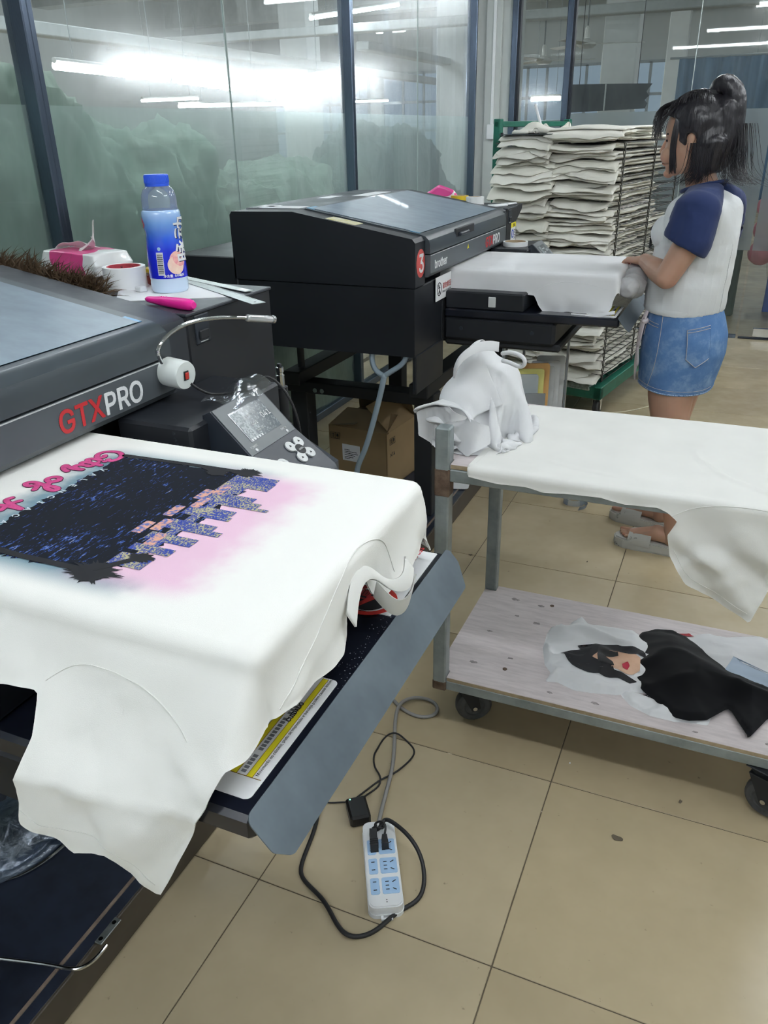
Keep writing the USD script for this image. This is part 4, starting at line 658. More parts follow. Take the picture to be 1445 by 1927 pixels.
# printed shirt on the foreground printer
ZP = 1.1785
PRINTM = raw('printed_cotton', {'g': ('geometry', {}), 's': ('separate_xyz', {}), 't': ('texture_coordinate', {}), 'w': ('noise_texture', {'scale': 900.0, 'detail': 1.0}), 'b': ('bump', {'strength': 0.25, 'distance': 0.0006}),
    'f': ('noise_texture', {'scale': 11.0, 'detail': 3.0, 'distortion': 0.6}), 'b1': ('bump', {'strength': 0.35, 'distance': 0.0012}), 'nz': ('noise_texture', {'scale': 30.0, 'detail': 4.0}), 'no': ('map_range', {'from_min': 0.3, 'from_max': 0.7, 'to_min': -0.012, 'to_max': 0.012}), 'xx': ('math', {'math_type': 'add'}),
    'x1': ('map_range', {'range_type': 'smoothstep', 'from_min': 0.265, 'from_max': 0.355, 'to_min': 1, 'to_max': 0}), 'x0': ('map_range', {'range_type': 'smoothstep', 'from_min': 0.12, 'from_max': 0.16, 'to_min': 0, 'to_max': 1}),
    'y1': ('map_range', {'range_type': 'smoothstep', 'from_min': -0.165, 'from_max': -0.115, 'to_min': 1, 'to_max': 0}), 'y0': ('map_range', {'range_type': 'smoothstep', 'from_min': -0.525, 'from_max': -0.465, 'to_min': 0, 'to_max': 1}),
    'm1': ('math', {'math_type': 'multiply'}), 'm2': ('math', {'math_type': 'multiply'}), 'm3': ('math', {'math_type': 'multiply'}), 'z': ('math', {'math_type': 'greater_than', 'value2': 1.16}), 'm4': ('math', {'math_type': 'multiply'}),
    'hx1': ('map_range', {'range_type': 'smoothstep', 'from_min': 0.20, 'from_max': 0.27, 'to_min': 1, 'to_max': 0}), 'hx0': ('map_range', {'range_type': 'smoothstep', 'from_min': -0.125, 'from_max': -0.055, 'to_min': 0, 'to_max': 1}),
    'hy1': ('map_range', {'range_type': 'smoothstep', 'from_min': -0.16, 'from_max': -0.10, 'to_min': 1, 'to_max': 0}), 'hy0': ('map_range', {'range_type': 'smoothstep', 'from_min': -0.545, 'from_max': -0.49, 'to_min': 0, 'to_max': 1}),
    'h1': ('math', {'math_type': 'multiply'}), 'h2': ('math', {'math_type': 'multiply'}), 'h3': ('math', {'math_type': 'multiply'}), 'h4': ('math', {'math_type': 'multiply'}),
    'c1': ('mix_color', {'a': lin('#eeeeea'), 'b': lin('#6f8c99')}), 'c2': ('mix_color', {'b': lin('#e5c0d6')}), 'p': ('principled_bsdf', {'roughness': 0.9, 'specular_ior_level': 0.15, 'sheen_weight': 0.1})},
    [('g.position', 's.vector'), ('g.position', 'nz.vector'), ('nz.fac', 'no.value'), ('s.x', 'xx.value1'), ('no.result', 'xx.value2')] + [('xx.value', k + '.value') for k in ('x0', 'x1', 'hx0', 'hx1')] + [('s.y', k + '.value') for k in ('y0', 'y1', 'hy0', 'hy1')] +
    [('x0.result', 'm1.value1'), ('x1.result', 'm1.value2'), ('y0.result', 'm2.value1'), ('y1.result', 'm2.value2'), ('m1.value', 'm3.value1'), ('m2.value', 'm3.value2'), ('s.z', 'z.value1'), ('m3.value', 'm4.value1'), ('z.value', 'm4.value2'),
     ('hx0.result', 'h1.value1'), ('hx1.result', 'h1.value2'), ('hy0.result', 'h2.value1'), ('hy1.result', 'h2.value2'), ('h1.value', 'h3.value1'), ('h2.value', 'h3.value2'), ('h3.value', 'h4.value1'), ('z.value', 'h4.value2'),
     ('h4.value', 'c1.fac'), ('c1.result', 'c2.a'), ('m4.value', 'c2.fac'), ('c2.result', 'p.base_color'), ('t.object', 'w.vector'), ('t.object', 'f.vector'), ('f.fac', 'b1.height'), ('b1.normal', 'b.normal'), ('w.fac', 'b.height'), ('b.normal', 'p.normal')], 'p.BSDF')
fn1 = drape(-0.3, 0.452, -0.566, -0.064, ZP, r=0.02, flare=0.13, amp=0.015, kf=22, seed=5, near=(0.6, 0.100))
n_ = lambda z: -0.566 - 0.0194 - (min(ZP - 0.02 - z, 0.1173) / 0.8 + max(ZP - 0.02 - z - 0.1173, 0))
out1 = [(-0.29, -0.02), (-0.29, n_(1.09)), (0.0, n_(1.088)), (0.19, n_(1.095)), (0.205, n_(1.06)), (0.200, n_(1.0)), (0.198, n_(0.952)), (0.245, n_(0.946)), (0.265, n_(0.930)), (0.315, n_(0.950)), (0.328, n_(0.932)), (0.352, n_(0.905)), (0.370, n_(0.892)), (0.388, n_(0.925)), (0.43, n_(1.02)), (0.462, n_(1.08)), (0.492, -0.665),
        (0.535, -0.60), (0.548, -0.50), (0.556, -0.44), (0.565, -0.385), (0.552, -0.362), (0.490, -0.350), (0.478, -0.320), (0.488, -0.292), (0.535, -0.282), (0.560, -0.25), (0.555, -0.18), (0.548, -0.10), (0.55, -0.02), (0.56, 0.0), (0.40, 0.04), (0.2, 0.05), (0.0, 0.03)]
ts = thing('t_shirt', 'white t-shirt with a pink and blue city print on the foreground printer', 't-shirt', (0.1, -0.3, 0.8), 't-shirts on the printers')
put(ts, 'fabric', sheet(smooth_poly(out1, 0.006), 0.0085, fn1, 0.0022), PRINTM, True)
put(ts, 'armhole_seam', seam(fn1, [(0.195, n_(1.105)), (0.23, n_(1.125)), (0.28, n_(1.13)), (0.34, n_(1.12)), (0.40, n_(1.09))], 0.0012), COTTON, True); put(ts, 'armhole_seam', seam(fn1, [(0.535, -0.545), (0.515, -0.49), (0.49, -0.42), (0.465, -0.355), (0.455, -0.30), (0.468, -0.245), (0.50, -0.215), (0.54, -0.205)], 0.0012), COTTON, True)
put(ts, 'sleeve_hem', seam(fn1, [(0.20, n_(0.975)), (0.25, n_(0.962)), (0.32, n_(0.962)), (0.37, n_(0.915))], 0.0009), COTTON, True)
def ribbon(path, up, h, th=0.003, closed=False):
    p = A_(path, float); u = A_(up, float); u = np.broadcast_to(u, p.shape); q = p + u * h; k = len(p)
    t = np.gradient(p, axis=0); nn = np.cross(t, u); nn /= np.linalg.norm(nn, axis=1, keepdims=True) + 1e-12
    V = np.vstack([p + nn * th / 2, q + nn * th / 2, q - nn * th / 2, p - nn * th / 2]); F = []
    for i in range(k if closed else k - 1):
        j = (i + 1) % k
        for a, b in ((0, 1), (1, 2), (2, 3), (3, 0)): F += [[a * k + i, a * k + j, b * k + j], [a * k + i, b * k + j, b * k + i]]
    if not closed: F += [[0, k, 2 * k], [0, 2 * k, 3 * k], [k - 1, 3 * k - 1, 2 * k - 1], [k - 1, 4 * k - 1, 3 * k - 1]]
    return trimesh.Trimesh(V, F, process=False)
cl = spline([(0.470, -0.372, 1.118), (0.462, -0.345, 1.140), (0.458, -0.315, 1.150), (0.463, -0.282, 1.136), (0.478, -0.262, 1.112), (0.492, -0.240, 1.108), (0.488, -0.215, 1.125)], 40)
put(ts, 'collar', ribbon(cl, A_([0.50, 0.1, -0.86]), 0.022, 0.004), COTTON, True, label='ribbed collar of the shirt hanging open over the platen end')
cl2 = spline([(0.474, -0.285, 1.120), (0.497, -0.268, 1.085), (0.503, -0.235, 1.078), (0.498, -0.20, 1.09)], 24)
put(ts, 'back_neck', ribbon(cl2, A_([-0.25, 0.12, -0.95]), 0.03, 0.003), COTTON, True)
NIGHT = raw('night_print', {'g': ('geometry', {}), 'm': ('mapping', {'scale': (230, 60, 1)}), 'n': ('noise_texture', {'scale': 1.0, 'detail': 5.0, 'roughness': 0.7}), 'n2': ('noise_texture', {'scale': 9.0, 'detail': 2.0}), 'mm': ('math', {'math_type': 'multiply_add', 'value2': 0.35, 'value3': -0.175}), 'ad': ('math', {'math_type': 'add'}),
    'r': ('rgb_ramp', {'ramp': [(0.0, lin('#12161f')), (0.575, lin('#141822')), (0.61, lin('#2a4488')), (0.66, lin('#4a70b8')), (0.70, lin('#a9a08a')), (1, lin('#e8dcc0'))]}), 'p': ('principled_bsdf', {'roughness': 0.8, 'specular_ior_level': 0.2})},
    [('g.position', 'm.vector'), ('m.vector', 'n.vector'), ('g.position', 'n2.vector'), ('n2.fac', 'mm.value1'), ('n.fac', 'ad.value1'), ('mm.value', 'ad.value2'), ('ad.value', 'r.fac'), ('r.color', 'p.base_color')], 'p.BSDF')
BLDG = raw('tower_print', {'g': ('geometry', {}), 'm': ('mapping', {'scale': (420, 260, 1)}), 'n': ('noise_texture', {'scale': 1.0, 'detail': 2.0}), 'n2': ('noise_texture', {'scale': 34.0, 'detail': 2.0}), 'mm': ('math', {'math_type': 'multiply_add', 'value2': 0.5, 'value3': -0.25}), 'ad': ('math', {'math_type': 'add'}),
    'r': ('rgb_ramp', {'ramp': [(0.0, lin('#2a3a8c')), (0.46, lin('#35489a')), (0.52, lin('#6d7086')), (0.60, lin('#a9a484')), (1, lin('#d0c998'))]}), 'p': ('principled_bsdf', {'roughness': 0.8, 'specular_ior_level': 0.2})},
    [('g.position', 'm.vector'), ('m.vector', 'n.vector'), ('g.position', 'n2.vector'), ('n2.fac', 'mm.value1'), ('n.fac', 'ad.value1'), ('mm.value', 'ad.value2'), ('ad.value', 'r.fac'), ('r.color', 'p.base_color')], 'p.BSDF')
def flat(poly, h): return extr(poly, 0.0002).apply_translation((0, 0, ZP + h))
rs = np.random.default_rng(12)
def ragged(pts, amp, n, seed):
    L = Polygon(pts).exterior; q = np.random.default_rng(seed); P = A_([L.interpolate(i / n, normalized=True).coords[0] for i in range(n)])
    return Polygon(P + amp * (q.random((n, 2)) - 0.5)).buffer(0)
put(ts, 'night_print', flat(ragged([(-0.062, -0.150), (-0.050, -0.46), (-0.03, -0.492), (0.02, -0.497), (0.13, -0.49), (0.19, -0.47), (0.205, -0.40), (0.212, -0.30), (0.215, -0.21), (0.205, -0.15), (0.05, -0.143)], 0.012, 150, 2), 0.0004), NIGHT, False)
bl = []; prof = [(-0.147, -0.163, .247), (-0.163, -0.192, .250), (-0.192, -0.218, .214), (-0.221, -0.236, .250), (-0.236, -0.250, .268), (-0.250, -0.258, .288), (-0.272, -0.292, .247), (-0.292, -0.303, .252), (-0.322, -0.337, .248), (-0.337, -0.350, .266), (-0.366, -0.388, .247), (-0.402, -0.420, .236), (-0.430, -0.462, .224), (-0.150, -0.462, .206)]
for a, b, h in prof: bl.append(sbox(0.17 if h > .21 else 0.19, b, h, a))
put(ts, 'skyline_print', flat(unary_union(bl), 0.0007), BLDG, False)
glow = unary_union([sbox(x - 0.007, y - 0.016, x + 0.005, y + 0.016) for x, y in ((0.165, -0.235), (0.178, -0.262), (0.158, -0.30), (0.17, -0.345), (0.182, -0.21), (0.19, -0.385), (0.15, -0.36))])
put(ts, 'street_glow_print', flat(ragged(list(glow.geoms[0].exterior.coords), 0.002, 20, 1) if False else glow.buffer(0.002), 0.0009), M('glow_print', '#d8a088', 0.8, c2='#5a6aa8', scale=160, fac=(0.42, 0.55)), False)
INKP = M('palm_print', '#14161c', 0.8, var=0.0)
def palm(cx, cy, r, seed, trunk):
    q = np.random.default_rng(seed); g = [LineString(trunk).buffer(0.0055)]
    for k in range(46):
        a = 2 * PI * k / 46 + q.normal() * .1; l = r * (0.55 + 0.5 * q.random()); c, s = math.cos(a), math.sin(a)
        g.append(Polygon([(cx + c * r * .3 - s * .004, cy + s * r * .3 + c * .004), (cx + c * l, cy + s * l * .62), (cx + c * r * .3 + s * .004, cy + s * r * .3 - c * .004)]))
    g.append(Point(cx, cy).buffer(r * 0.5)); return unary_union([x.buffer(0) for x in g])
put(ts, 'palm_print', flat(palm(0.172, -0.488, 0.046, 1, [(-0.06, -0.483), (0.05, -0.489), (0.17, -0.488)]), 0.0011), INKP, False); put(ts, 'palm_print', flat(unary_union([palm(0.182, -0.139, 0.030, 2, [(-0.06, -0.147), (0.08, -0.141), (0.18, -0.139)]), palm(0.135, -0.155, 0.024, 3, [(0.1, -0.142), (0.135, -0.155)])]), 0.0011), INKP, False)
put(ts, 'palm_print', flat(palm(0.205, -0.435, 0.022, 7, [(0.17, -0.48), (0.205, -0.435)]), 0.0012), INKP, False)
C_ = [[(0.86, 0.74), (0.92, 0.92), (0.74, 1.04), (0.42, 0.98), (0.16, 0.66), (0.18, 0.24), (0.42, 0.02), (0.72, 0.10), (0.84, 0.30), (0.72, 0.42), (0.58, 0.34)]]
i_ = [[(1.02, 0.52), (1.0, 0.12), (1.10, 0.02), (1.26, 0.20)], [(1.04, 0.74), (1.05, 0.75)]]
t_ = [[(1.40, 0.86), (1.34, 0.30), (1.40, 0.04), (1.58, 0.16)], [(1.22, 0.58), (1.56, 0.60)]]
y_ = [[(1.62, 0.52), (1.64, 0.14), (1.78, 0.04), (1.92, 0.22), (1.96, 0.52)], [(1.96, 0.52), (1.98, 0.0), (1.86, -0.34), (2.08, -0.22), (2.26, 0.12)]]
o_ = [[(3.06, 0.46), (2.86, 0.36), (2.82, 0.10), (3.0, -0.02), (3.18, 0.12), (3.16, 0.38), (3.0, 0.46), (3.20, 0.30), (3.40, 0.36)]]
f_ = [[(3.46, 0.30), (3.72, 0.66), (3.70, 0.98), (3.54, 0.90), (3.50, 0.30), (3.46, -0.30), (3.62, -0.42), (3.74, -0.12), (3.60, 0.04), (3.92, 0.26)]]
Aa = [[(4.70, 0.06), (4.86, 0.02), (5.04, 0.30), (5.24, 1.02)], [(5.24, 1.02), (5.24, 0.40), (5.36, 0.02), (5.52, 0.16)], [(4.78, 0.50), (5.06, 0.40), (5.54, 0.48)], [(5.72, 0.20), (5.82, 0.30), (5.90, 0.2)]]
SC = 0.047
scr = strokes([[(a * SC, b * SC) for a, b in l] for L in (C_, i_, t_, y_, o_, f_, Aa) for l in L], 0.0085)
scd = strokes([[(a * SC, b * SC) for a, b in l] for L in (C_, i_, t_, y_, o_, f_, Aa) for l in L], 0.0112)
put(ts, 'script_outline', moved(scd, (-0.110, -0.132, ZP + 0.0004), (0, -1, 0), (1, 0, 0)), M('script_dark', '#5c2a48', 0.8), False); put(ts, 'script_lettering', moved(scr, (-0.110, -0.132, ZP + 0.0007), (0, -1, 0), (1, 0, 0)), M('script_pink', '#d4508e', 0.8, c2='#b83c78', scale=120), False, label='pink script lettering')
put(ts, 'small_lettering', cat([text(ch, 0.0105, (-0.057, -0.207 - 0.0232 * k, ZP + 0.0009), (0, -1, 0), (1, 0, 0), 0.0003, True) for k, ch in enumerate('VALENCIACA')]), M('pale_print', '#c9d4dc', 0.8), False)

# plain shirt on the second printer
fn2 = drape(-0.3, 0.455, 2.004, 2.506, ZP, r=0.018, flare=0.05, amp=0.009, kf=26, seed=9)
k_ = lambda z: 2.004 - (ZP - z)
out2 = [(-0.26, 2.54), (-0.26, k_(1.04)), (-0.185, k_(1.04)), (-0.125, k_(1.094)), (0.02, k_(1.095)), (0.145, k_(1.088)), (0.165, k_(1.05)), (0.183, k_(1.03)), (0.215, k_(1.022)), (0.278, k_(1.034)), (0.354, k_(1.026)), (0.436, k_(1.044)), (0.475, k_(1.10)), (0.52, 1.99), (0.54, 2.06), (0.535, 2.2), (0.52, 2.3), (0.53, 2.45), (0.51, 2.53), (0.3, 2.57), (0, 2.57)]
t2 = thing('t_shirt', 'plain white t-shirt pulled over the platen of the second printer', 't-shirt', (0.1, 2.25, 1.0), 't-shirts on the printers')
put(t2, 'fabric', sheet(smooth_poly(out2, 0.006), 0.011, fn2, 0.002), COTTON2, True); put(t2, 'sleeve_seam', seam(fn2, [(0.145, k_(1.095)), (0.19, k_(1.13)), (0.26, k_(1.145)), (0.36, k_(1.14)), (0.43, k_(1.12))], 0.0012), COTTON2, True)
cl3 = spline([(0.30, 1.965, 1.036), (0.38, 1.955, 1.038), (0.44, 1.96, 1.05), (0.46, 1.975, 1.052), (0.45, 1.985, 1.045)], 30); put(t2, 'hem_loop', ribbon(cl3, A_([0, -0.2, -0.98]), 0.012, 0.003), COTTON2, True)
put(t2, 'gathered_end', rough(blob([(0.492, 2.06, 1.125), (0.50, 2.12, 1.12), (0.492, 2.20, 1.125), (0.485, 2.30, 1.13)], [0.040, 0.048, 0.054, 0.050], 0.007), 0.007, 45, 4), cloth_mat('grey_lining', '#b9b9bb'), True)

# shirt spread over the trolley top with one sleeve hanging
fn3 = drape(0.262, 1.26, 0.684, 1.268, TABLE + 0.004, r=0.012, flare=0.03, amp=0.012, kf=40, seed=21, top_noise=0.0, ridges=[([(0.83, 1.03), (0.845, 0.95), (0.90, 0.87), (0.985, 0.79), (1.06, 0.755)], 0.006, 0.005), ([(0.86, 0.90), (0.91, 0.845), (0.96, 0.80)], 0.005, 0.003), ([(0.48, 0.80), (0.56, 0.775), (0.66, 0.755)], 0.006, 0.0025), ([(0.98, 0.90), (1.06, 0.95), (1.15, 1.0)], 0.006, 0.0025), ([(0.305, 0.74), (0.325, 1.1)], 0.004, 0.0015)])
q_ = lambda z: 0.684 - (TABLE + 0.004 - z)
out3 = [(0.297, 0.70), (0.302, q_(0.866)), (0.38, q_(0.858)), (0.46, q_(0.860)), (0.50, q_(0.852)), (0.55, q_(0.857)), (0.64, q_(0.862)), (0.70, q_(0.852)), (0.776, q_(0.857)), (0.80, q_(0.848)), (0.824, q_(0.83)), (0.806, q_(0.79)), (0.818, q_(0.733)), (0.862, q_(0.668)), (0.915, q_(0.641)), (1.018, q_(0.598)), (1.045, q_(0.68)), (1.07, q_(0.76)), (1.15, q_(0.80)), (1.25, q_(0.80)), (1.27, 0.66), (1.27, 1.256), (0.9, 1.262), (0.6, 1.256), (0.324, 1.246), (0.315, 1.10)]
t3 = thing('t_shirt', 'plain white t-shirt spread over the trolley top, one sleeve hanging down', 't-shirt', (0.8, 0.97, 0.6), 't-shirts on the trolley')
put(t3, 'fabric', sheet(smooth_poly(out3, 0.005), 0.0095, fn3, 0.0025), COTTON, True); put(t3, 'sleeve_seam', seam(fn3, [(0.81, q_(0.842)), (0.86, q_(0.87)), (0.93, q_(0.885)), (1.02, q_(0.885)), (1.10, q_(0.87)), (1.2, q_(0.85))], 0.0012), COTTON, True)
put(t3, 'hem_stitch', seam(fn3, [(0.312, 0.72), (0.322, 0.9), (0.332, 1.1), (0.336, 1.235)], 0.0008), COTTON, True); put(t3, 'sleeve_hem', seam(fn3, [(0.826, q_(0.75)), (0.868, q_(0.69)), (0.92, q_(0.662)), (1.01, q_(0.622))], 0.0009), COTTON, True)

# crumpled garment on the trolley corner
def crumple(m, amp, s, seed, stretch=(1, 1, 0.55)):
    P = m.vertices.copy(); n = m.vertex_normals.copy(); Q = P * stretch
    W = Q + 0.035 * np.stack([noise(Q, 18, seed + q, 2) for q in range(3)], 1) * 2
    r = 1 - 2 * np.abs(2 * noise(W, s, seed + 5, 2)); r2 = 1 - 2 * np.abs(2 * noise(W, s * 2.3, seed + 8, 2))
    o = m.copy(); o.vertices = P + n * (amp * r + amp * 0.35 * r2)[:, None]; return o
cr = thing('crumpled_garment', 'crumpled white garment heaped on the near left corner of the trolley', 'garment', (0.27, 0.95, TABLE))
cores = [((0.275, 1.00, 0.93), (0.075, 0.14, 0.075)), ((0.225, 0.90, 0.99), (0.065, 0.07, 0.07)), ((0.25, 0.95, 1.06), (0.045, 0.075, 0.085)), ((0.31, 0.97, 1.0), (0.05, 0.09, 0.10))]
put(cr, 'fabric', crumpled((0.265, 0.96, 0.93), None, (0.25, 0.34), 60, 0.0095, 5, cores, TABLE + 0.003, (0.262, 0.97, 0.150, 0.235), 130, 8, 0.12, 0.30), COTTON2, True)
put(cr, 'fabric', crumpled((0.255, 0.955, 1.02), None, (0.16, 0.22), 40, 0.0095, 8, [(c, (r[0] + 0.012, r[1] + 0.012, r[2] + 0.012)) for c, r in cores], TABLE + 0.003, (0.262, 0.97, 0.150, 0.235), 120, 8, 0.10, 0.26), COTTON2, True)
lp = spline([(0.130, 0.84, 0.960), (0.118, 0.80, 0.985), (0.15, 0.785, 1.012), (0.20, 0.80, 1.012), (0.245, 0.80, 1.000), (0.275, 0.80, 0.955), (0.255, 0.79, 0.918), (0.21, 0.785, 0.945), (0.165, 0.79, 0.965)], 70, True)
ax_ = A_([0.235, 0.90, 0.985]); rad = np.linspace(0.35, 1.0, 12); t_ = np.linspace(0, 2 * PI, 71)[:-1]
fv = np.stack([ax_ + (lp - ax_) * r + A_([0, 0.045 * (1 - r) ** 0.7, 0.03 * (1 - r)]) + 0.010 * np.sin(5 * t_ + 4 * r)[:, None] * (lp - ax_) / np.linalg.norm(lp - ax_, axis=1)[:, None] * r for r in rad])
fv = np.concatenate([fv, fv[:, :1]], 1); put(cr, 'collar', gridmesh(fv, 2, 0.0025), COTTON2, True, label='collar opening of the crumpled garment'); put(cr, 'collar_rib', tube(fv[-1][:-1], 0.0038, 6, True), COTTON2, True)
fl_ = lambda pts, fn, seed, am=0.006: sheet(smooth_poly(pts, 0.004), 0.007, lambda P: (lambda V: V + np.stack([noise(np.c_[P, 0 * P[:, 0]], 16, seed + k) for k in range(3)], 1) * 2 * am)(fn(P)), 0.002)
put(cr, 'hanging_flap', fl_([(0, 0), (0.0, -0.075), (0.03, -0.10), (0.055, -0.085), (0.06, -0.04), (0.10, -0.01), (0.16, 0.0), (0.1, 0.03)], lambda P: np.stack([0.12 + P[:, 0] * 0.95, 0.795 + 0.02 * np.sin(P[:, 0] * 40) - 0.1 * P[:, 1], 0.985 + P[:, 1] * 0.98], 1), 3), COTTON2, True)
put(cr, 'hanging_flap', fl_([(0, 0), (0.02, -0.05), (0.06, -0.085), (0.085, -0.06), (0.13, -0.03), (0.12, 0.02), (0.06, 0.03)], lambda P: np.stack([0.205 + P[:, 0], 0.785 + 0.3 * P[:, 1] + 0.015 * np.sin(P[:, 0] * 50), np.maximum(0.955 + P[:, 1] * 0.9, TABLE + 0.003)], 1), 6), COTTON2, True)
put(cr, 'edge_band', ribbon(spline([(0.205, 0.845, 1.10), (0.225, 0.83, 1.14), (0.255, 0.84, 1.168), (0.290, 0.86, 1.178), (0.315, 0.88, 1.172)], 30), A_([0.05, -0.25, -0.95]), 0.026, 0.005), COTTON2, True)
put(cr, 'strap_loop', tube(spline([(0.325, 0.88, 1.142), (0.36, 0.86, 1.152), (0.392, 0.85, 1.140), (0.385, 0.86, 1.118), (0.35, 0.87, 1.122), (0.325, 0.89, 1.12)], 40), 0.0055, 8), COTTON2, True)

# garments lying on the lower deck
def pile(poly, z, th, seed, hump=0.03, hw=0.05, am=0.012, s=14, step=0.008, rid=()):
    P0 = smooth_poly(poly, 0.006); B = P0.exterior
    import shapely
    def h(P):
        d = np.where(shapely.contains_xy(P0, P[:, 0], P[:, 1]), shapely.distance(shapely.points(P[:, 0], P[:, 1]), B), 0)
        e = np.minimum(d / 0.012, 1) ** 0.5
        Q = np.c_[P, 0 * P[:, 0]]; W = Q + 0.05 * np.stack([noise(Q, 9, seed + k, 2) for k in range(3)], 1)
        r = 1 - 2 * np.abs(2 * noise(W * [1, 1.4, 1], s, seed + 5, 2))
        o = z + th * e + hump * (1 - np.exp(-(d / hw) ** 2)) + am * e * np.maximum(r, -0.25)
        for ln, w, a in rid: o = o + ridge(P, ln, w, a)
        return np.stack([P[:, 0], P[:, 1], o], 1)
    return sheet(P0, step, h, th * 0.8), h
A1, hA = pile([(0.507, 0.866), (0.482, 0.95), (0.476, 1.038), (0.505, 1.10), (0.532, 1.085), (0.548, 1.148), (0.60, 1.14), (0.714, 1.133), (0.80, 1.10), (0.92, 1.05), (0.92, 0.86), (0.793, 0.835), (0.731, 0.80), (0.66, 0.782), (0.614, 0.776), (0.56, 0.795), (0.525, 0.785), (0.535, 0.83)], DECK, 0.007, 4, 0.020, 0.05, 0.020, 10)
s1 = thing('t_shirt', 'white t-shirt with a dark-haired woman\'s face in sunglasses printed on it, on the trolley deck', 't-shirt', (0.65, 0.95, DECK), 't-shirts on the trolley')
put(s1, 'fabric', A1, COTTON2, True)
def onto(h, poly, lift, step=0.006): return sheet(Polygon(poly).buffer(0), step, lambda P: h(P) + [0, 0, lift], 0.0004)
SKIN_P = M('skin_print', '#d9b49a', 0.8, c2='#caa084', scale=14); HAIR_P = M('hair_print', '#1b1b1f', 0.8, c2='#5a5a5e', scale=40, fac=(0.30, 0.36), stretch=(1, 4, 1))
put(s1, 'face_print', onto(hA, [(0.60, 0.975), (0.66, 0.985), (0.72, 0.965), (0.775, 0.95), (0.78, 0.90), (0.745, 0.862), (0.70, 0.868), (0.65, 0.885), (0.60, 0.93)], 0.0016), SKIN_P, True)
put(s1, 'hair_print', onto(hA, [(0.545, 0.905), (0.575, 0.925), (0.60, 0.935), (0.585, 0.965), (0.64, 0.985), (0.70, 1.0), (0.78, 0.99), (0.79, 0.955), (0.725, 0.962), (0.69, 0.972), (0.655, 0.972), (0.655, 0.945), (0.64, 0.90), (0.70, 0.885), (0.71, 0.862), (0.78, 0.85), (0.76, 0.835), (0.70, 0.835), (0.64, 0.828), (0.59, 0.85), (0.57, 0.875)], 0.0024), HAIR_P, True)
put(s1, 'sunglasses_print', onto(hA, [(0.650, 0.955), (0.668, 0.975), (0.70, 0.968), (0.712, 0.935), (0.690, 0.927), (0.675, 0.925), (0.700, 0.905), (0.708, 0.885), (0.690, 0.875), (0.660, 0.885), (0.652, 0.92)], 0.0032), M('lens_print', '#1a1a1c', 0.6, var=0), True)
put(s1, 'lips_print', onto(hA, [(0.728, 0.905), (0.742, 0.918), (0.750, 0.905), (0.746, 0.888), (0.732, 0.89)], 0.0032, 0.004), M('lips_print', '#a82038', 0.7, var=0.05), True)
A2, hB = pile([(0.735, 0.835), (0.80, 0.82), (0.90, 0.80), (1.0, 0.86), (0.98, 0.76), (0.93, 0.752), (0.895, 0.742), (0.832, 0.742), (0.775, 0.765), (0.745, 0.80)], DECK, 0.005, 17, 0.006, 0.03, 0.011, 15)
s2 = thing('t_shirt', 'white t-shirt edge with small dark capitals sticking out under the black shirt', 't-shirt', (0.86, 0.8, DECK), 't-shirts on the trolley'); put(s2, 'fabric', A2, COTTON2, True)
put(s2, 'lettering', cat([text(s, 0.020, (x, y, hB(A_([[x + .02, y - .005]]))[0, 2] + 0.005), (0.75, -0.66, 0), (0.66, 0.75, 0), 0.0006) for s, x, y in (('ADTO', 0.80, 0.822), ('RA', 0.835, 0.822))]), INK, False)
A3, hC = pile([(0.86, 1.16), (0.90, 1.20), (1.0, 1.205), (1.06, 1.235), (1.11, 1.25), (1.16, 1.22), (1.22, 1.22), (1.22, 0.95), (1.0, 0.95)], DECK, 0.007, 27, 0.022, 0.06, 0.016, 9)
s3 = thing('t_shirt', 'white t-shirt folded behind the black shirt at the back of the trolley deck', 't-shirt', (1.05, 1.1, DECK), 't-shirts on the trolley'); put(s3, 'fabric', A3, COTTON2, True)
put(s3, 'red_print', onto(hC, [(0.868, 1.185), (0.90, 1.197), (0.915, 1.17), (0.88, 1.165)], 0.003), M('red_fabric', '#a23038', 0.8, var=0.1), True)
put(s3, 'blue_print', onto(hC, [(1.03, 1.06), (1.10, 1.03), (1.17, 1.0), (1.17, 0.97), (1.0, 0.97)], 0.002), M('pale_blue_print', '#b4c4d6', 0.8), True); put(s3, 'dark_print', onto(hC, [(1.128, 1.02), (1.15, 1.015), (1.148, 1.0), (1.165, 0.995), (1.16, 0.975), (1.135, 0.98)], 0.004), INKP, True)
A4, hD = pile([(0.728, 1.04), (0.755, 1.12), (0.795, 1.16), (0.85, 1.175), (0.893, 1.16), (0.96, 1.09), (1.034, 1.02), (1.127, 0.97), (1.22, 0.93), (1.22, 0.87), (1.15, 0.86), (1.126, 0.83), (1.082, 0.733), (1.05, 0.80), (1.03, 0.845), (0.974, 0.765), (0.93, 0.745), (0.894, 0.745), (0.85, 0.785), (0.80, 0.83), (0.765, 0.88), (0.74, 0.93)], DECK + 0.012, 0.008, 37, 0.045, 0.07, 0.009, 7)
s4 = thing('t_shirt', 'black t-shirt lying bunched on the white ones on the trolley deck', 't-shirt', (0.92, 0.95, DECK), 't-shirts on the trolley'); put(s4, 'fabric', A4, cloth_mat('black_cotton', '#0e0f12', tr=0.0, var=0.1), True)
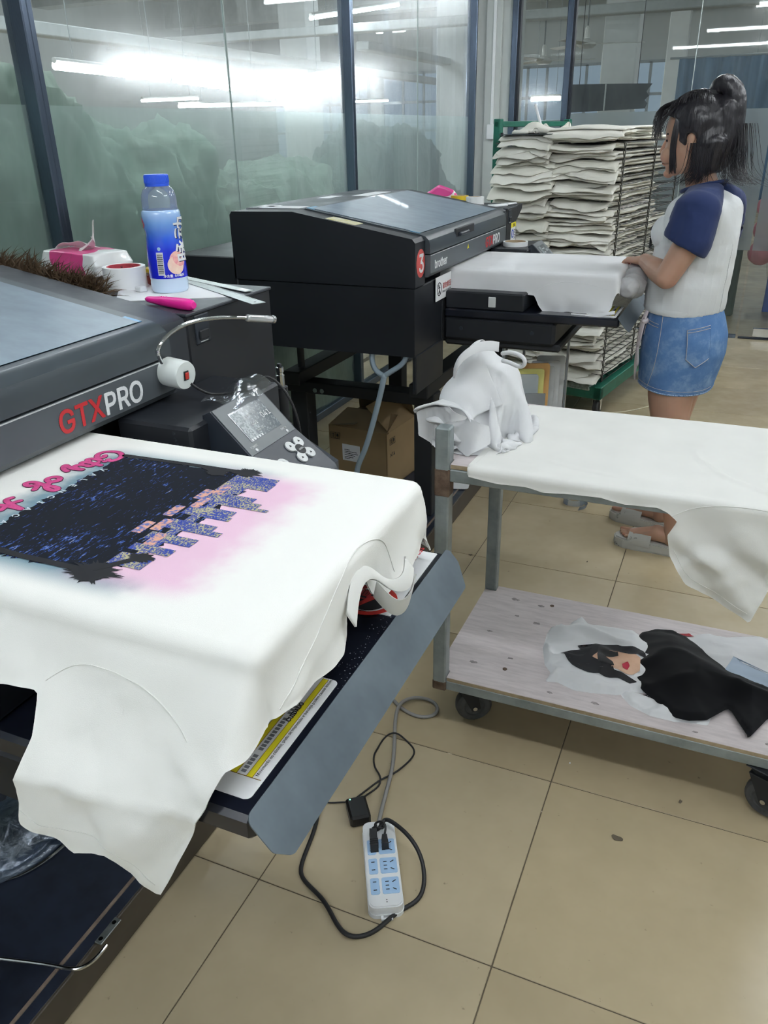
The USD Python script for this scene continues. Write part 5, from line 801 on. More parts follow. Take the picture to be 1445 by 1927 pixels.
# ------------------------------------------------------------------ the green drying rack and the garments stacked on its wire shelves
RO, RU, RV = A_([0.19, 3.74, 0.0]), A_([-0.985, 0.17, 0.0]), A_([0.17, 0.985, 0.0])
def R3(u, v, z): return RO + RU * u + RV * v + A_([0, 0, z])
def rbox(u0, u1, v0, v1, z0, z1, r=0.004): return moved(bx(0, v1 - v0, 0, u1 - u0, 0, z1 - z0, r), R3(u0, v0, z0), RV, RU)
GREEN = M('green_enamel', '#1f6a58', 0.42, c2='#17503f', scale=10, fac=(0.3, 0.6), bump=0.0004, bscale=40)
WIRE = M('wire_steel', '#4a4a46', 0.45, metal=0.6, var=0.15, scale=50)
rk = thing('drying_rack', 'green steel drying rack on castors with many wire shelves full of folded garments', 'rack', R3(0.4, 0.6, 0))
RL = 1.22
for v in (0.06, RL - 0.05): put(rk, 'upright', rbox(0.775, 0.82, v, v + 0.045, 0.23, 1.735), GREEN)
put(rk, 'top_bar', rbox(0.785, 0.815, 0.06, RL, 1.69, 1.722), GREEN); put(rk, 'hinge_strip', cat([rbox(0.768, 0.776, v + 0.012, v + 0.034, 0.27, 1.66, 0.001) for v in (0.06, RL - 0.05)]), BLACK2)
for u in (-0.02, 0.80): put(rk, 'base_rail', rbox(u, u + 0.05, -0.03, RL + 0.05, 0.155, 0.235), GREEN)
for v in (-0.03, RL): put(rk, 'base_rail', rbox(-0.02, 0.85, v, v + 0.05, 0.158, 0.232), GREEN)
put(rk, 'base_sheet', rbox(0.03, 0.80, 0.02, RL, 0.20, 0.212, 0.001), GREEN); put(rk, 'plastic_wrap', rough(rbox(0.05, 0.46, -0.035, 0.02, 0.205, 0.245, 0.008).subdivide().subdivide().subdivide(), 0.006, 60, 2), M('clear_wrap', '#8a9a96', 0.08, coat=1.0, var=0.2, scale=60), True)
for u, v in ((0.05, 0.14), (0.76, 0.14), (0.05, RL - 0.1), (0.76, RL - 0.1)):
    c = R3(u, v, 0.052); k = put(rk, 'castor', cat([hull([c + RU * s + RV * a + A_([0, 0, b]) for a, b in ((-0.028, 0.10), (0.028, 0.10), (0.012, -0.012), (-0.012, -0.012)) for s in (q, q + 0.003)]) for q in (-0.025, 0.022)] + [moved(bx(-0.035, 0.035, -0.035, 0.035, 0, 0.006), c + [0, 0, 0.098], RV, RU)]), CHROME)
    put(k, 'wheel', lathe([(0, -0.016), (0.024, -0.015), (0.028, -0.017), (0.045, -0.017), (0.052, -0.010), (0.052, 0.010), (0.045, 0.017), (0.028, 0.017), (0.024, 0.015), (0, 0.016)], c, 30, RU), WHEEL)
NL, LZ0, LDZ = 32, 0.262, 0.0432
for k in range(NL):
    z = LZ0 + LDZ * k
    rods = [rod(R3(u, 0.0, z), R3(u, RL - 0.03, z + 0.003), 0.0027, 5) for u in (0.0, 0.10, 0.38, 0.76)] + [rod(R3(0.0, v, z + 0.002), R3(0.77, v, z + 0.004), 0.0018, 4) for v in np.linspace(0.0, RL - 0.03, 14)]
    sh = put(rk, 'wire_shelf', cat(rods), WIRE)
    if k < NL - 1:
        for v in (0.01, 0.60, 1.14): put(sh, 'support_spring', tube([R3(-0.002, v - 0.018, z + LDZ), R3(-0.004, v, z + 0.002), R3(-0.002, v + 0.018, z + LDZ)], 0.0034, 5), WIRE)
ORD = ['topmost', 'second', 'third', 'fourth', 'fifth', 'sixth', 'seventh', 'eighth', 'ninth', 'tenth', 'eleventh', 'twelfth', 'thirteenth', 'fourteenth', 'fifteenth', 'sixteenth', 'seventeenth', 'eighteenth', 'nineteenth', 'twentieth']
ORD += ['twenty-' + o for o in ORD[1:9]]; ORD[20] = 'twenty-first'
while len(ORD) < 40: ORD.append(['twenty-ninth', 'thirtieth', 'thirty-first', 'thirty-second', 'thirty-third'][len(ORD) - 28] if len(ORD) < 33 else 'lowest')
ORD[20:33] = ['twenty-first', 'twenty-second', 'twenty-third', 'twenty-fourth', 'twenty-fifth', 'twenty-sixth', 'twenty-seventh', 'twenty-eighth', 'twenty-ninth', 'thirtieth', 'thirty-first', 'lowest', 'lowest']
CREAM = [cloth_mat('ecru_cotton', '#dcdacf', tr=0.03, fold=0.003), cloth_mat('ecru_cotton_light', '#e3e1d8', tr=0.03, fold=0.003), cloth_mat('ecru_cotton_grey', '#d3d1c8', tr=0.03, fold=0.003)]
def garment(u0, u1, v0, v1, z, th, seed, droop):
    nu, nv = 36, 22; rs = np.random.default_rng(seed)
    a = np.linspace(0, 1, nu); b = np.linspace(0, 1, nv) ** 1.5; Aa, Bb = np.meshgrid(a, b, indexing='ij')
    edge_f = v0 + 0.032 * (meshkit.fbm(np.stack([a * 2.6, 0 * a + seed * 1.7, 0 * a], 1), 3) - 0.5) * 2
    edge_r = 0.03 * (meshkit.fbm(np.stack([b * 6, 0 * b + seed * 2.3, 0 * b + 9], 1), 3) - 0.5) * 2
    V = edge_f[:, None] * (1 - Bb) + v1 * Bb; Uu = u0 + (u1 - u0) * Aa + edge_r[None, :] * ((1 - Aa) if u0 < 0.1 else Aa * 0.4)
    de = np.minimum(np.minimum(Aa * (u1 - u0), (1 - Aa) * (u1 - u0)), (V - edge_f[:, None])); prof = np.sqrt(np.clip(de / 0.012, 0, 1) * (2 - np.clip(de / 0.012, 0, 1)))
    Q = np.stack([Uu * 4, V * 7 + seed, 0 * V], -1); wob = (meshkit.fbm(Q, 3, seed) - 0.5) * 2
    wob2 = 1 - 2 * np.abs(2 * (meshkit.fbm(np.stack([Uu * 9, V * 7 + seed * 3, 0 * V], -1), 2, seed + 7) - 0.5))
    sag = -droop * (np.clip((0.03 - V) / 0.08, 0, 1.6) ** 2) + 0.006 * np.sin(Aa * 5 + seed) * (V < 0.2) + 0.008 * wob * np.clip(1 - V / 0.35, 0, 1)
    t = th * (0.75 + 0.5 * wob) * (1 + 0.45 * wob2 * np.clip(1 - V / 0.3, 0, 1))
    top = z + sag + th * 0.5 + prof * t * 0.5; bot = z + sag + th * 0.5 - prof * t * 0.5
    W = lambda Z: RO + Uu[..., None] * RU + V[..., None] * RV + Z[..., None] * A_([0, 0, 1.0])
    Vv = np.vstack([W(top).reshape(-1, 3), W(bot).reshape(-1, 3)]); i, j = np.meshgrid(np.arange(nu - 1), np.arange(nv - 1), indexing='ij'); q = (i * nv + j).ravel(); n0 = nu * nv
    F = np.vstack([np.stack([q, q + nv + 1, q + nv], 1), np.stack([q, q + 1, q + nv + 1], 1)]); F = np.vstack([F, F[:, ::-1] + n0])
    bd = np.r_[np.arange(nv), np.arange(1, nu) * nv + nv - 1, (nu - 1) * nv + np.arange(nv - 2, -1, -1), np.arange(nu - 2, 0, -1) * nv]; e0, e1 = bd, np.roll(bd, -1)
    F = np.vstack([F, np.stack([e0, e0 + n0, e1], 1), np.stack([e1, e0 + n0, e1 + n0], 1)])
    m = trimesh.Trimesh(Vv, F, process=False)
    if m.volume < 0: m.invert()
    return m
def garment_thing(a, b, v0, v1, z, th, seed, droop, mat, label, group=None):
    r = np.random.default_rng(seed); t = thing('folded_garment', label, 'garment', R3((a + b) / 2, v0 + 0.3, z), group); q = 0.40 + 0.2 * r.random()
    for nm, zz, tt, dv, da in (('lower_fold', z, th * q, 0.012 * r.normal(), 0.02 * r.random()), ('upper_fold', z + th * q * 0.93, th * (1 - q), 0.014 * r.normal(), 0.03 * r.random())):
        put(t, nm, garment(a + da * (0 if a < 0.1 else 1), b - da, v0 + dv, v1, zz, tt, seed + (7 if nm[0] == 'u' else 0), droop), mat, True)
rs = np.random.default_rng(77)
for k in range(NL):
    z = LZ0 + LDZ * k + 0.004; o = ORD[NL - 1 - k]
    sp = 0.40 + 0.08 * (rs.random() - 0.5)
    for side, (a, b) in (('left', (sp - 0.03, 0.74 + 0.05 * rs.random())), ('right', (0.006 + 0.05 * rs.random(), sp + 0.02))):
        garment_thing(a, b, -0.055 + 0.03 * rs.random() - (0.02 if side == 'left' else 0), 0.75 + 0.35 * rs.random(), z + (0.003 if side == 'right' else 0), 0.034 + 0.010 * rs.random(), int(rs.integers(9999)), 0.014 + 0.02 * rs.random(), CREAM[int(rs.integers(3))],
             f'off-white folded garment in the {side} stack of the drying rack, {o} layer from the top', f'folded garments in the {side} stack of the drying rack')
zt = LZ0 + LDZ * NL + 0.006
solo('dark_board', rbox(0.40, 0.73, -0.05, 0.5, zt - 0.004, zt + 0.001, 0.001), DK, 'thin dark grey board lying under the topmost crumpled garment on the rack', 'board')
c0 = R3(0.55, 0.12, zt)
solo('crumpled_garment', crumpled(c0, None, (0.26, 0.22), 40, 0.0095, 41, [((c0[0], c0[1], zt), (0.15, 0.10, 0.035)), ((c0[0] - 0.03, c0[1], zt + 0.02), (0.06, 0.06, 0.045))], zt + 0.003, (c0[0], c0[1], 0.20, 0.14), 100, 8, 0.08, 0.16), CREAM[1], 'crumpled cream garment on the top left of the drying rack', 'garment', smooth=True)
garment_thing(0.0, 0.46, -0.03, 0.6, zt - 0.004, 0.040, 55, 0.02, CREAM[1], 'thick cream folded garment lying on top of the right stack, right of the crumpled one')
solo('white_stick', rod(R3(0.56, 0.16, zt + 0.045), R3(0.62, 0.20, zt + 0.155), 0.008, 8), WHITEP, 'short white tube sticking up from the crumpled garment on the rack', 'stick')

# ------------------------------------------------------------------ the woman at the second printer
SKIN = raw('skin', {'t': ('texture_coordinate', {}), 'n': ('noise_texture', {'scale': 9.0, 'detail': 3.0}), 'r': ('rgb_ramp', {'ramp': [(0.3, lin('#a98471')), (0.7, lin('#b8937f'))]}), 'p': ('principled_bsdf', {'roughness': 0.5, 'subsurface_weight': 0.15, 'subsurface_scale': 0.01, 'specular_ior_level': 0.35})},
    [('t.object', 'n.vector'), ('n.fac', 'r.fac'), ('r.color', 'p.base_color')], 'p.BSDF')
BASE, BF, BL = A_([0.70, 2.25, 0.0]), A_([-0.970, 0.243, 0.0]), A_([-0.243, -0.970, 0.0])
def B3(f, l, z): return BASE + BF * f + BL * l + A_([0, 0, z])
def ell(f, l, z, rf, rl, rz, n=28, tilt=0.0):
    s = manifold3d.Manifold.sphere(1.0, n).scale((rf, rl, rz))
    if tilt: s = s.rotate((0, tilt, 0))
    M_ = np.array([[BF[0], BL[0], 0], [BF[1], BL[1], 0], [0, 0, 1.0]]); c = B3(f, l, z)
    return s.transform(np.hstack([M_, c[:, None]]))
H = manifold3d.Manifold.batch_hull
def add(ms): return manifold3d.Manifold.batch_boolean(ms, manifold3d.OpType.Add)
body = []
# head with brow, cheeks, nose, lips, chin
body += [ell(0.068, 0, 1.665, 0.098, 0.078, 0.108), H([ell(0.085, 0, 1.60, 0.078, 0.066, 0.07), ell(0.122, 0, 1.532, 0.030, 0.030, 0.026), ell(0.06, 0.045, 1.555, 0.03, 0.02, 0.03), ell(0.06, -0.045, 1.555, 0.03, 0.02, 0.03)]),
         ell(0.140, 0.034, 1.578, 0.026, 0.026, 0.03), ell(0.140, -0.034, 1.578, 0.026, 0.026, 0.03), H([ell(0.156, 0, 1.632, 0.010, 0.009, 0.010), ell(0.172, 0, 1.592, 0.012, 0.013, 0.011)]), ell(0.164, 0.012, 1.588, 0.010, 0.008, 0.008), ell(0.164, -0.012, 1.588, 0.010, 0.008, 0.008),
         ell(0.155, 0, 1.560, 0.013, 0.021, 0.007), ell(0.153, 0, 1.547, 0.013, 0.018, 0.008), ell(0.140, 0, 1.514, 0.018, 0.02, 0.016)]
for s in (-1, 1):
    ear = H([ell(0.045, s * 0.076, 1.640, 0.014, 0.010, 0.018), ell(0.050, s * 0.074, 1.605, 0.009, 0.008, 0.012)]); body.append(ear)
body += [H([ell(-0.005, 0, 1.44, 0.062, 0.068, 0.03), ell(0.035, 0, 1.55, 0.052, 0.052, 0.03)]),
         H([ell(-0.01, 0.14, 1.405, 0.05, 0.05, 0.05), ell(-0.01, -0.14, 1.405, 0.05, 0.05, 0.05), ell(0.0, 0, 1.33, 0.105, 0.135, 0.10), ell(-0.005, 0, 1.45, 0.05, 0.07, 0.03)]),
         H([ell(0.0, 0, 1.33, 0.10, 0.13, 0.08), ell(0.015, 0, 1.12, 0.10, 0.125, 0.08), ell(0.0, 0, 0.95, 0.12, 0.15, 0.09)]), H([ell(-0.03, 0.08, 0.93, 0.11, 0.085, 0.10), ell(-0.03, -0.08, 0.93, 0.11, 0.085, 0.10)])]
def limb(pts): return [cap(a, b, ra, rb) for (a, ra), (b, rb) in zip(pts[:-1], pts[1:])]
body += limb([(B3(-0.005, 0.075, 0.90), 0.095), (B3(-0.01, 0.084, 0.70), 0.090), (B3(-0.03, 0.088, 0.50), 0.060), (B3(-0.065, 0.092, 0.36), 0.056), (B3(-0.105, 0.10, 0.13), 0.036), (B3(-0.108, 0.104, 0.075), 0.038)])
body += limb([(B3(-0.005, -0.075, 0.90), 0.095), (B3(0.01, -0.084, 0.70), 0.090), (B3(0.02, -0.088, 0.50), 0.060), (B3(0.0, -0.092, 0.36), 0.056), (B3(0.012, -0.095, 0.13), 0.036), (B3(0.015, -0.096, 0.075), 0.038)])
EL, WL = A_([0.625, 2.045, 1.172]), A_([0.522, 2.225, 1.203]); ER, WR = A_([0.64, 2.50, 1.15]), A_([0.545, 2.345, 1.120])
body += limb([(B3(-0.03, 0.160, 1.405), 0.058), (B3(-0.035, 0.190, 1.30), 0.052), (EL, 0.043), ((EL * 0.6 + WL * 0.4), 0.043), (WL, 0.027)])
body += limb([(B3(-0.03, -0.160, 1.405), 0.058), (B3(-0.035, -0.190, 1.30), 0.052), (ER, 0.043), ((ER * 0.6 + WR * 0.4), 0.041), (WR, 0.027)])
def hand(w, d, up, side, curl):
    d = A_(d, float); d /= np.linalg.norm(d); up = A_(up, float); up -= d * (up @ d); up /= np.linalg.norm(up); x = np.cross(d, up) * side; o = []
    pt = lambda a, b, c: w + d * a + x * b + up * c
    o.append(H([cap(pt(0.0, -0.014, 0), pt(0.0, 0.014, 0), 0.017, 0.017), cap(pt(0.082, -0.032, 0.0), pt(0.078, 0.030, 0), 0.012, 0.012)]))
    for b, L in ((0.030, 0.070), (0.010, 0.078), (-0.011, 0.072), (-0.031, 0.056)):
        p, a = pt(0.078, b, 0.0), 0.0; r = 0.0095
        for seg, da in ((0.45, curl), (0.32, curl * 1.3), (0.23, curl)):
            a += da; q = p + d * (L * seg * math.cos(a)) - up * (L * seg * math.sin(a)) + x * (b * 0.12 * seg); o.append(cap(p, q, r, r * 0.93)); p, r = q, r * 0.93
    p = pt(0.022, 0.026, -0.004); q = pt(0.055, 0.052, -0.014); e = pt(0.082, 0.058, -0.026); o += [cap(p, q, 0.015, 0.0115), cap(q, e, 0.0115, 0.0095)]
    return o
lh = hand(WL, (-0.50, 0.86, -0.08), (0, 0, 1), 1, 0.18); rh = hand(WR, (-0.62, -0.78, 0.10), (-0.5, 0.3, 0.8), -1, 0.55)
bm = man_mesh(add(body + lh + rh), 0.012, 10)
wm = thing('person', 'woman in a white and navy raglan t-shirt and denim skirt working at the second printer', 'person', (0.70, 2.25, 0)); put(wm, 'body', bm, SKIN, True)
EYE = M('eye_dark', '#20181a', 0.2); LIP = M('lip', '#a8655c', 0.45)
for s in (-1, 1):
    e_ = put(wm, 'eye', man_mesh(ell(0.1465, s * 0.030, 1.628, 0.007, 0.012, 0.0055), 0.006, 0), EYE, True); put(e_, 'eyebrow', man_mesh(H([ell(0.155, s * 0.018, 1.650, 0.006, 0.006, 0.003), ell(0.142, s * 0.048, 1.650, 0.005, 0.006, 0.003)]), 0.006, 0), EYE, True)
put(wm, 'lips', man_mesh(add([ell(0.158, 0, 1.5595, 0.0125, 0.019, 0.0055), ell(0.1565, 0, 1.549, 0.0120, 0.016, 0.006)]), 0.005, 2), LIP, True)
# hair: cap, back length, high ponytail and loose strands
HAIR = raw('dark_hair', {'t': ('texture_coordinate', {}), 'm': ('mapping', {'scale': (90, 90, 9)}), 'n': ('noise_texture', {'scale': 1.0, 'detail': 4.0}), 'r': ('rgb_ramp', {'ramp': [(0.3, lin('#15141a')), (0.7, lin('#2a282e'))]}), 'b': ('bump', {'strength': 0.8, 'distance': 0.004}), 'p': ('principled_bsdf', {'roughness': 0.34, 'specular_ior_level': 0.5})},
    [('t.object', 'm.vector'), ('m.vector', 'n.vector'), ('n.fac', 'r.fac'), ('r.color', 'p.base_color'), ('n.fac', 'b.height'), ('b.normal', 'p.normal')], 'p.BSDF')
hc = add([H([ell(-0.045, 0, 1.73, 0.050, 0.060, 0.05), ell(-0.058, 0, 1.64, 0.045, 0.055, 0.05), ell(-0.05, 0, 1.56, 0.028, 0.04, 0.03)]), ell(0.048, 0, 1.688, 0.122, 0.098, 0.108), ell(0.0, 0, 1.63, 0.082, 0.088, 0.10), H([ell(-0.02, 0.045, 1.62, 0.055, 0.045, 0.04), ell(-0.015, 0.04, 1.545, 0.040, 0.035, 0.03), ell(-0.02, -0.045, 1.62, 0.055, 0.045, 0.04), ell(-0.015, -0.04, 1.545, 0.04, 0.035, 0.03)])])
def loc_box(f0, f1, l0, l1, z0, z1, tilt=0.0):
    b = manifold3d.Manifold.cube((f1 - f0, l1 - l0, z1 - z0)).translate((f0, l0, z0)); b = b.rotate((0, tilt, 0)) if tilt else b
    return b.transform(np.hstack([np.array([[BF[0], BL[0], 0], [BF[1], BL[1], 0], [0, 0, 1.0]]), BASE[:, None]]))
face = H([ell(0.105, 0.2, 1.69, 0.01, 0.01, 0.01), ell(0.105, -0.2, 1.69, 0.01, 0.01, 0.01), ell(0.25, 0.2, 1.725, 0.01, 0.01, 0.01), ell(0.25, -0.2, 1.725, 0.01, 0.01, 0.01), ell(0.25, 0.2, 1.40, 0.01, 0.01, 0.01), ell(0.25, -0.2, 1.40, 0.01, 0.01, 0.01), ell(0.085, 0.2, 1.40, 0.01, 0.01, 0.01), ell(0.085, -0.2, 1.40, 0.01, 0.01, 0.01)])
earhole = H([ell(0.046, q, 1.61 + a, 0.017, 0.01, 0.020) for q in (0.055, 0.2) for a in (0.022, -0.008)]); earhole2 = H([ell(0.046, -q, 1.61 + a, 0.017, 0.01, 0.020) for q in (0.055, 0.2) for a in (0.022, -0.008)])
hm = man_mesh(hc - face - earhole - earhole2, 0.010, 8); hr = put(wm, 'hair', rough(hm, 0.004, 40, 3), HAIR, True)
pt_ = spline([B3(0.012, 0.01, 1.770), B3(-0.005, 0.01, 1.800), B3(-0.035, 0.005, 1.800), B3(-0.062, 0.0, 1.755), B3(-0.070, 0.0, 1.68), B3(-0.068, 0.0, 1.60), B3(-0.060, 0.0, 1.54)], 30)
tl = tube(pt_, np.interp(np.linspace(0, 1, 30), [0, 0.12, 0.35, 0.6, 0.85, 1], [0.022, 0.030, 0.038, 0.040, 0.026, 0.006]), 16); put(hr, 'ponytail', rough(tl.subdivide(), 0.006, 30, 6), HAIR, True); put(hr, 'hair_tie', lathe([(0.022, -0.006), (0.033, -0.006), (0.033, 0.006), (0.022, 0.006), (0.022, -0.006)], B3(0.016, 0.01, 1.783), 20, (0.2, 0, 1)), BLACK2)
rs = np.random.default_rng(31); st = []
def strand(p, r=0.0011): st.append(tube(spline(p, 10), np.linspace(r, r * 0.35, 10), 4, caps=False))
for k in range(170):   # ends of the ponytail and of the back hair
    a, b = rs.normal(0, 0.022), rs.normal(0, 0.022); strand([B3(-0.085 + a, b, 1.68), B3(-0.095 + a * 1.2, b * 1.2, 1.60), B3(-0.095 + a * 1.5 - 0.012 * rs.random(), b * 1.6, 1.545 - 0.05 * rs.random()), B3(-0.105 + a * 2 - 0.05 * rs.random(), b * 2, 1.50 - 0.03 * rs.random())], 0.0009)
for k in range(150):   # fringe and locks before the ear
    q = rs.random(); l = 0.02 + 0.06 * rs.random(); strand([B3(0.11 + 0.02 * q, l * 0.9, 1.765 - 0.02 * q), B3(0.165 + 0.012 * rs.random(), l, 1.735), B3(0.172 + 0.022 * rs.random(), l * 1.05, 1.69), B3(0.165 + 0.03 * rs.random(), l * 1.1, 1.655 - 0.03 * rs.random())], 0.0008)
for k in range(120):
    q = 0.022 * rs.random(); strand([B3(0.085 + q, 0.078, 1.72), B3(0.092 + q, 0.086, 1.66), B3(0.096 + q, 0.080, 1.60), B3(0.088 + q * 1.2, 0.070, 1.545 - 0.03 * rs.random())], 0.0013)
for k in range(170):
    a = rs.normal(0, 0.02); strand([B3(-0.005 + a, 0.085, 1.62), B3(0.0 + a, 0.082, 1.56), B3(0.008 + a * 1.2, 0.072, 1.515), B3(0.015 + a * 1.8 + 0.03 * rs.random(), 0.066, 1.475 + 0.02 * rs.random())], 0.0009)
for k in range(120):  # combed lines over the cap up to the tie
    t0 = rs.random() * 2.6 - 0.5; ca, sa = math.cos(t0), math.sin(t0); strand([B3(0.048 + 0.124 * ca * 0.95, 0.098 * 0.5 + 0.04 * rs.random(), 1.688 + 0.108 * sa * 0.6), B3(0.045 + 0.09 * ca, 0.07, 1.72 + 0.07 * max(sa, 0.1)), B3(0.02, 0.03, 1.778)], 0.0010)
put(hr, 'loose_strand', cat(st), HAIR, True, kind='stuff')
# clothes
HEATH = cloth_mat('heather_jersey', '#dfe2e4', tr=0.03, fold=0.004, var=0.05); NAVY = cloth_mat('navy_jersey', '#28345a', tr=0.0, fold=0.004, var=0.08)
tor = add([H([ell(-0.015, 0.095, 1.385, 0.112, 0.075, 0.075), ell(-0.015, -0.095, 1.385, 0.112, 0.075, 0.075), ell(-0.004, 0, 1.28, 0.142, 0.165, 0.08), ell(-0.01, 0, 1.445, 0.075, 0.085, 0.025)]), H([ell(-0.002, 0, 1.28, 0.144, 0.165, 0.08), ell(0.016, 0, 1.13, 0.142, 0.165, 0.08), ell(0.012, 0, 0.98, 0.145, 0.168, 0.08)]), ell(0.085, 0.06, 1.31, 0.068, 0.07, 0.07), ell(0.085, -0.06, 1.31, 0.068, 0.07, 0.07)])
neckhole = H([ell(0.0, 0, 1.60, 0.085, 0.080, 0.02), ell(0.03, 0, 1.455, 0.072, 0.072, 0.02)])
tor = tor - loc_box(-0.4, 0.4, -0.4, 0.4, 0.7, 1.018) - neckhole
torm = man_mesh(tor, 0.012, 8); P = torm.vertices; nn = torm.vertex_normals
wr = (1 - 2 * np.abs(2 * noise(P * [3, 3, 6] + [0, 0, P[:, :1].mean()], 2.2, 5, 2)))
torm.vertices = P + nn * (0.005 * wr * np.clip((1.40 - P[:, 2]) / 0.2, 0, 1) * (P[:, 2] > 1.03))[:, None]; shm = put(wm, 't_shirt', torm, HEATH, True, label='white heather body of the raglan t-shirt')
put(shm, 'hem_band', man_mesh(H([ell(0.012, 0, 1.024, 0.1455, 0.1685, 0.006), ell(0.012, 0, 1.040, 0.1455, 0.1685, 0.006)]), 0.02, 0), HEATH, True)
for s, E in ((1, EL), (-1, ER)):
    a = B3(-0.035, s * 0.190, 1.30); dd = E - a; dd /= np.linalg.norm(dd); hem = a + dd * 0.025
    sl = add([H([ell(-0.025, s * 0.05, 1.468, 0.058, 0.030, 0.022), ell(-0.035, s * 0.150, 1.405, 0.080, 0.066, 0.062), ell(0.0, s * 0.12, 1.37, 0.07, 0.06, 0.06)]), H([ell(-0.035, s * 0.158, 1.405, 0.080, 0.066, 0.062), cap(a, hem + dd * 0.05, 0.076, 0.078)])])
    zz = frame(hem, np.cross(dd, [0, 0, 1.0]), np.cross(np.cross(dd, [0, 0, 1.0]), dd)); cut = manifold3d.Manifold.cube((0.4, 0.4, 0.4)).translate((-0.2, -0.2, 0)); R_ = np.stack([zz[:3, 0], zz[:3, 1], np.cross(zz[:3, 0], zz[:3, 1])], 1)
    if R_[:, 2] @ dd < 0: R_[:, 2] *= -1; R_[:, 0] *= -1
    cut = cut.transform(np.hstack([R_, hem[:, None]])); bore = cap(hem - dd * 0.05, hem + dd * 0.1, 0.060, 0.068)
    sm = man_mesh(sl - cut - bore - neckhole, 0.011, 6); P = sm.vertices; sm.vertices = P + sm.vertex_normals * (0.004 * (1 - 2 * np.abs(2 * noise(P, 11, 4, 2))))[:, None]
    q = put(shm, 'sleeve', sm, NAVY, True, label='navy raglan sleeve'); ring = [hem + (R_[:, 0] * math.cos(t) + R_[:, 1] * math.sin(t)) * 0.0765 - dd * 0.004 for t in np.linspace(0, 2 * PI, 40)[:-1]]
put(shm, 'neck_band', tube(spline([B3(0.078, 0.0, 1.452), B3(0.05, 0.062, 1.462), B3(-0.02, 0.078, 1.482), B3(-0.075, 0.0, 1.492), B3(-0.02, -0.078, 1.482), B3(0.05, -0.062, 1.462)], 50, True), 0.007, 8, True), NAVY, True)
put(shm, 'chest_lettering', cat([tube([B3(0.150 + 0.006 * math.cos(t), 0.055 + 0.020 * math.cos(t), zc + 0.022 * math.sin(t)) for t in np.linspace(0.4, 5.6, 18)], 0.0035, 6) for zc in (1.31,)] + [tube([B3(0.158, 0.045, 1.255), B3(0.155, 0.065, 1.285), B3(0.152, 0.075, 1.25)], 0.0035, 6)]), INK, True)
DEN = raw('denim', {'t': ('texture_coordinate', {}), 'n': ('noise_texture', {'scale': 13.0, 'detail': 5.0, 'roughness': 0.65}), 'r': ('rgb_ramp', {'ramp': [(0.25, lin('#47699a')), (0.5, lin('#587ba9')), (0.75, lin('#8aa4c4'))]}), 'w': ('noise_texture', {'scale': 700.0, 'detail': 1.0}), 'b': ('bump', {'strength': 0.4, 'distance': 0.0008}), 'p': ('principled_bsdf', {'roughness': 0.85, 'specular_ior_level': 0.2})},
    [('t.object', 'n.vector'), ('t.object', 'w.vector'), ('n.fac', 'r.fac'), ('r.color', 'p.base_color'), ('w.fac', 'b.height'), ('b.normal', 'p.normal')], 'p.BSDF')
STITCH = M('pale_stitch', '#b9b4b4', 0.8)
SKP = [(1.032, 0.008, 0.140, 0.160), (0.99, 0.0, 0.148, 0.168), (0.93, -0.006, 0.160, 0.182), (0.86, -0.008, 0.161, 0.186), (0.79, -0.004, 0.153, 0.186), (0.722, 0.0, 0.143, 0.184)]
def skirt(z): s = A_(SKP)[::-1]; return [np.interp(z, s[:, 0], s[:, k]) for k in (1, 2, 3)]
def skp(t, z, off=0.0):
    c, rf, rl = skirt(z); w = 1 + 0.018 * math.sin(5 * t + z * 9) * (1.02 - z) / 0.3
    return B3(c + (rf * w + off) * math.cos(t), (rl * w + off) * math.sin(t), z + 0.006 * math.sin(2 * t) * (z < 0.74))
zs = np.linspace(1.032, 0.722, 26); th = np.linspace(0, 2 * PI, 97)[:-1]
Vv = np.vstack([[skp(t, z) for t in th] for z in zs] + [[skp(t, z, -0.004) for t in th] for z in zs[::-1]]); k = len(th); F = []
for i in range(2 * len(zs) - 1):
    for j in range(k): F += [[i * k + j, (i + 1) * k + j, (i + 1) * k + (j + 1) % k], [i * k + j, (i + 1) * k + (j + 1) % k, i * k + (j + 1) % k]]
skm = trimesh.Trimesh(Vv, F, process=False); sk = put(wm, 'skirt', skm, DEN, True, label='blue denim skirt')
L_ = lambda pts, r=0.0013: tube(spline([skp(t, z, 0.001) for t, z in pts], 40), r, 5)
put(sk, 'seam', L_([(1.35, 1.02), (1.33, 0.92), (1.28, 0.82), (1.12, 0.73)]), STITCH, True); put(sk, 'hem_stitch', L_([(t, 0.738) for t in np.linspace(-0.3, 3.0, 12)], 0.001), STITCH, True); put(sk, 'frayed_hem', tube([skp(t, 0.722, -0.002) for t in th], 0.004, 6, True), M('frayed_denim', '#9fb4cf', 0.9, c2='#4a6c9c', scale=160, fac=(0.4, 0.6)), True)
pk_ = [(2.45, 0.975), (2.20, 0.985), (1.98, 0.96), (1.98, 0.985), (2.0, 0.90), (2.03, 0.855), (2.30, 0.835), (2.52, 0.868), (2.52, 0.975)]
def patch(pts, off, nrm_step=0.02):
    pg = Polygon(pts); return sheet(pg, nrm_step, lambda P: A_([skp(t, z, off) for t, z in P]), 0.003)
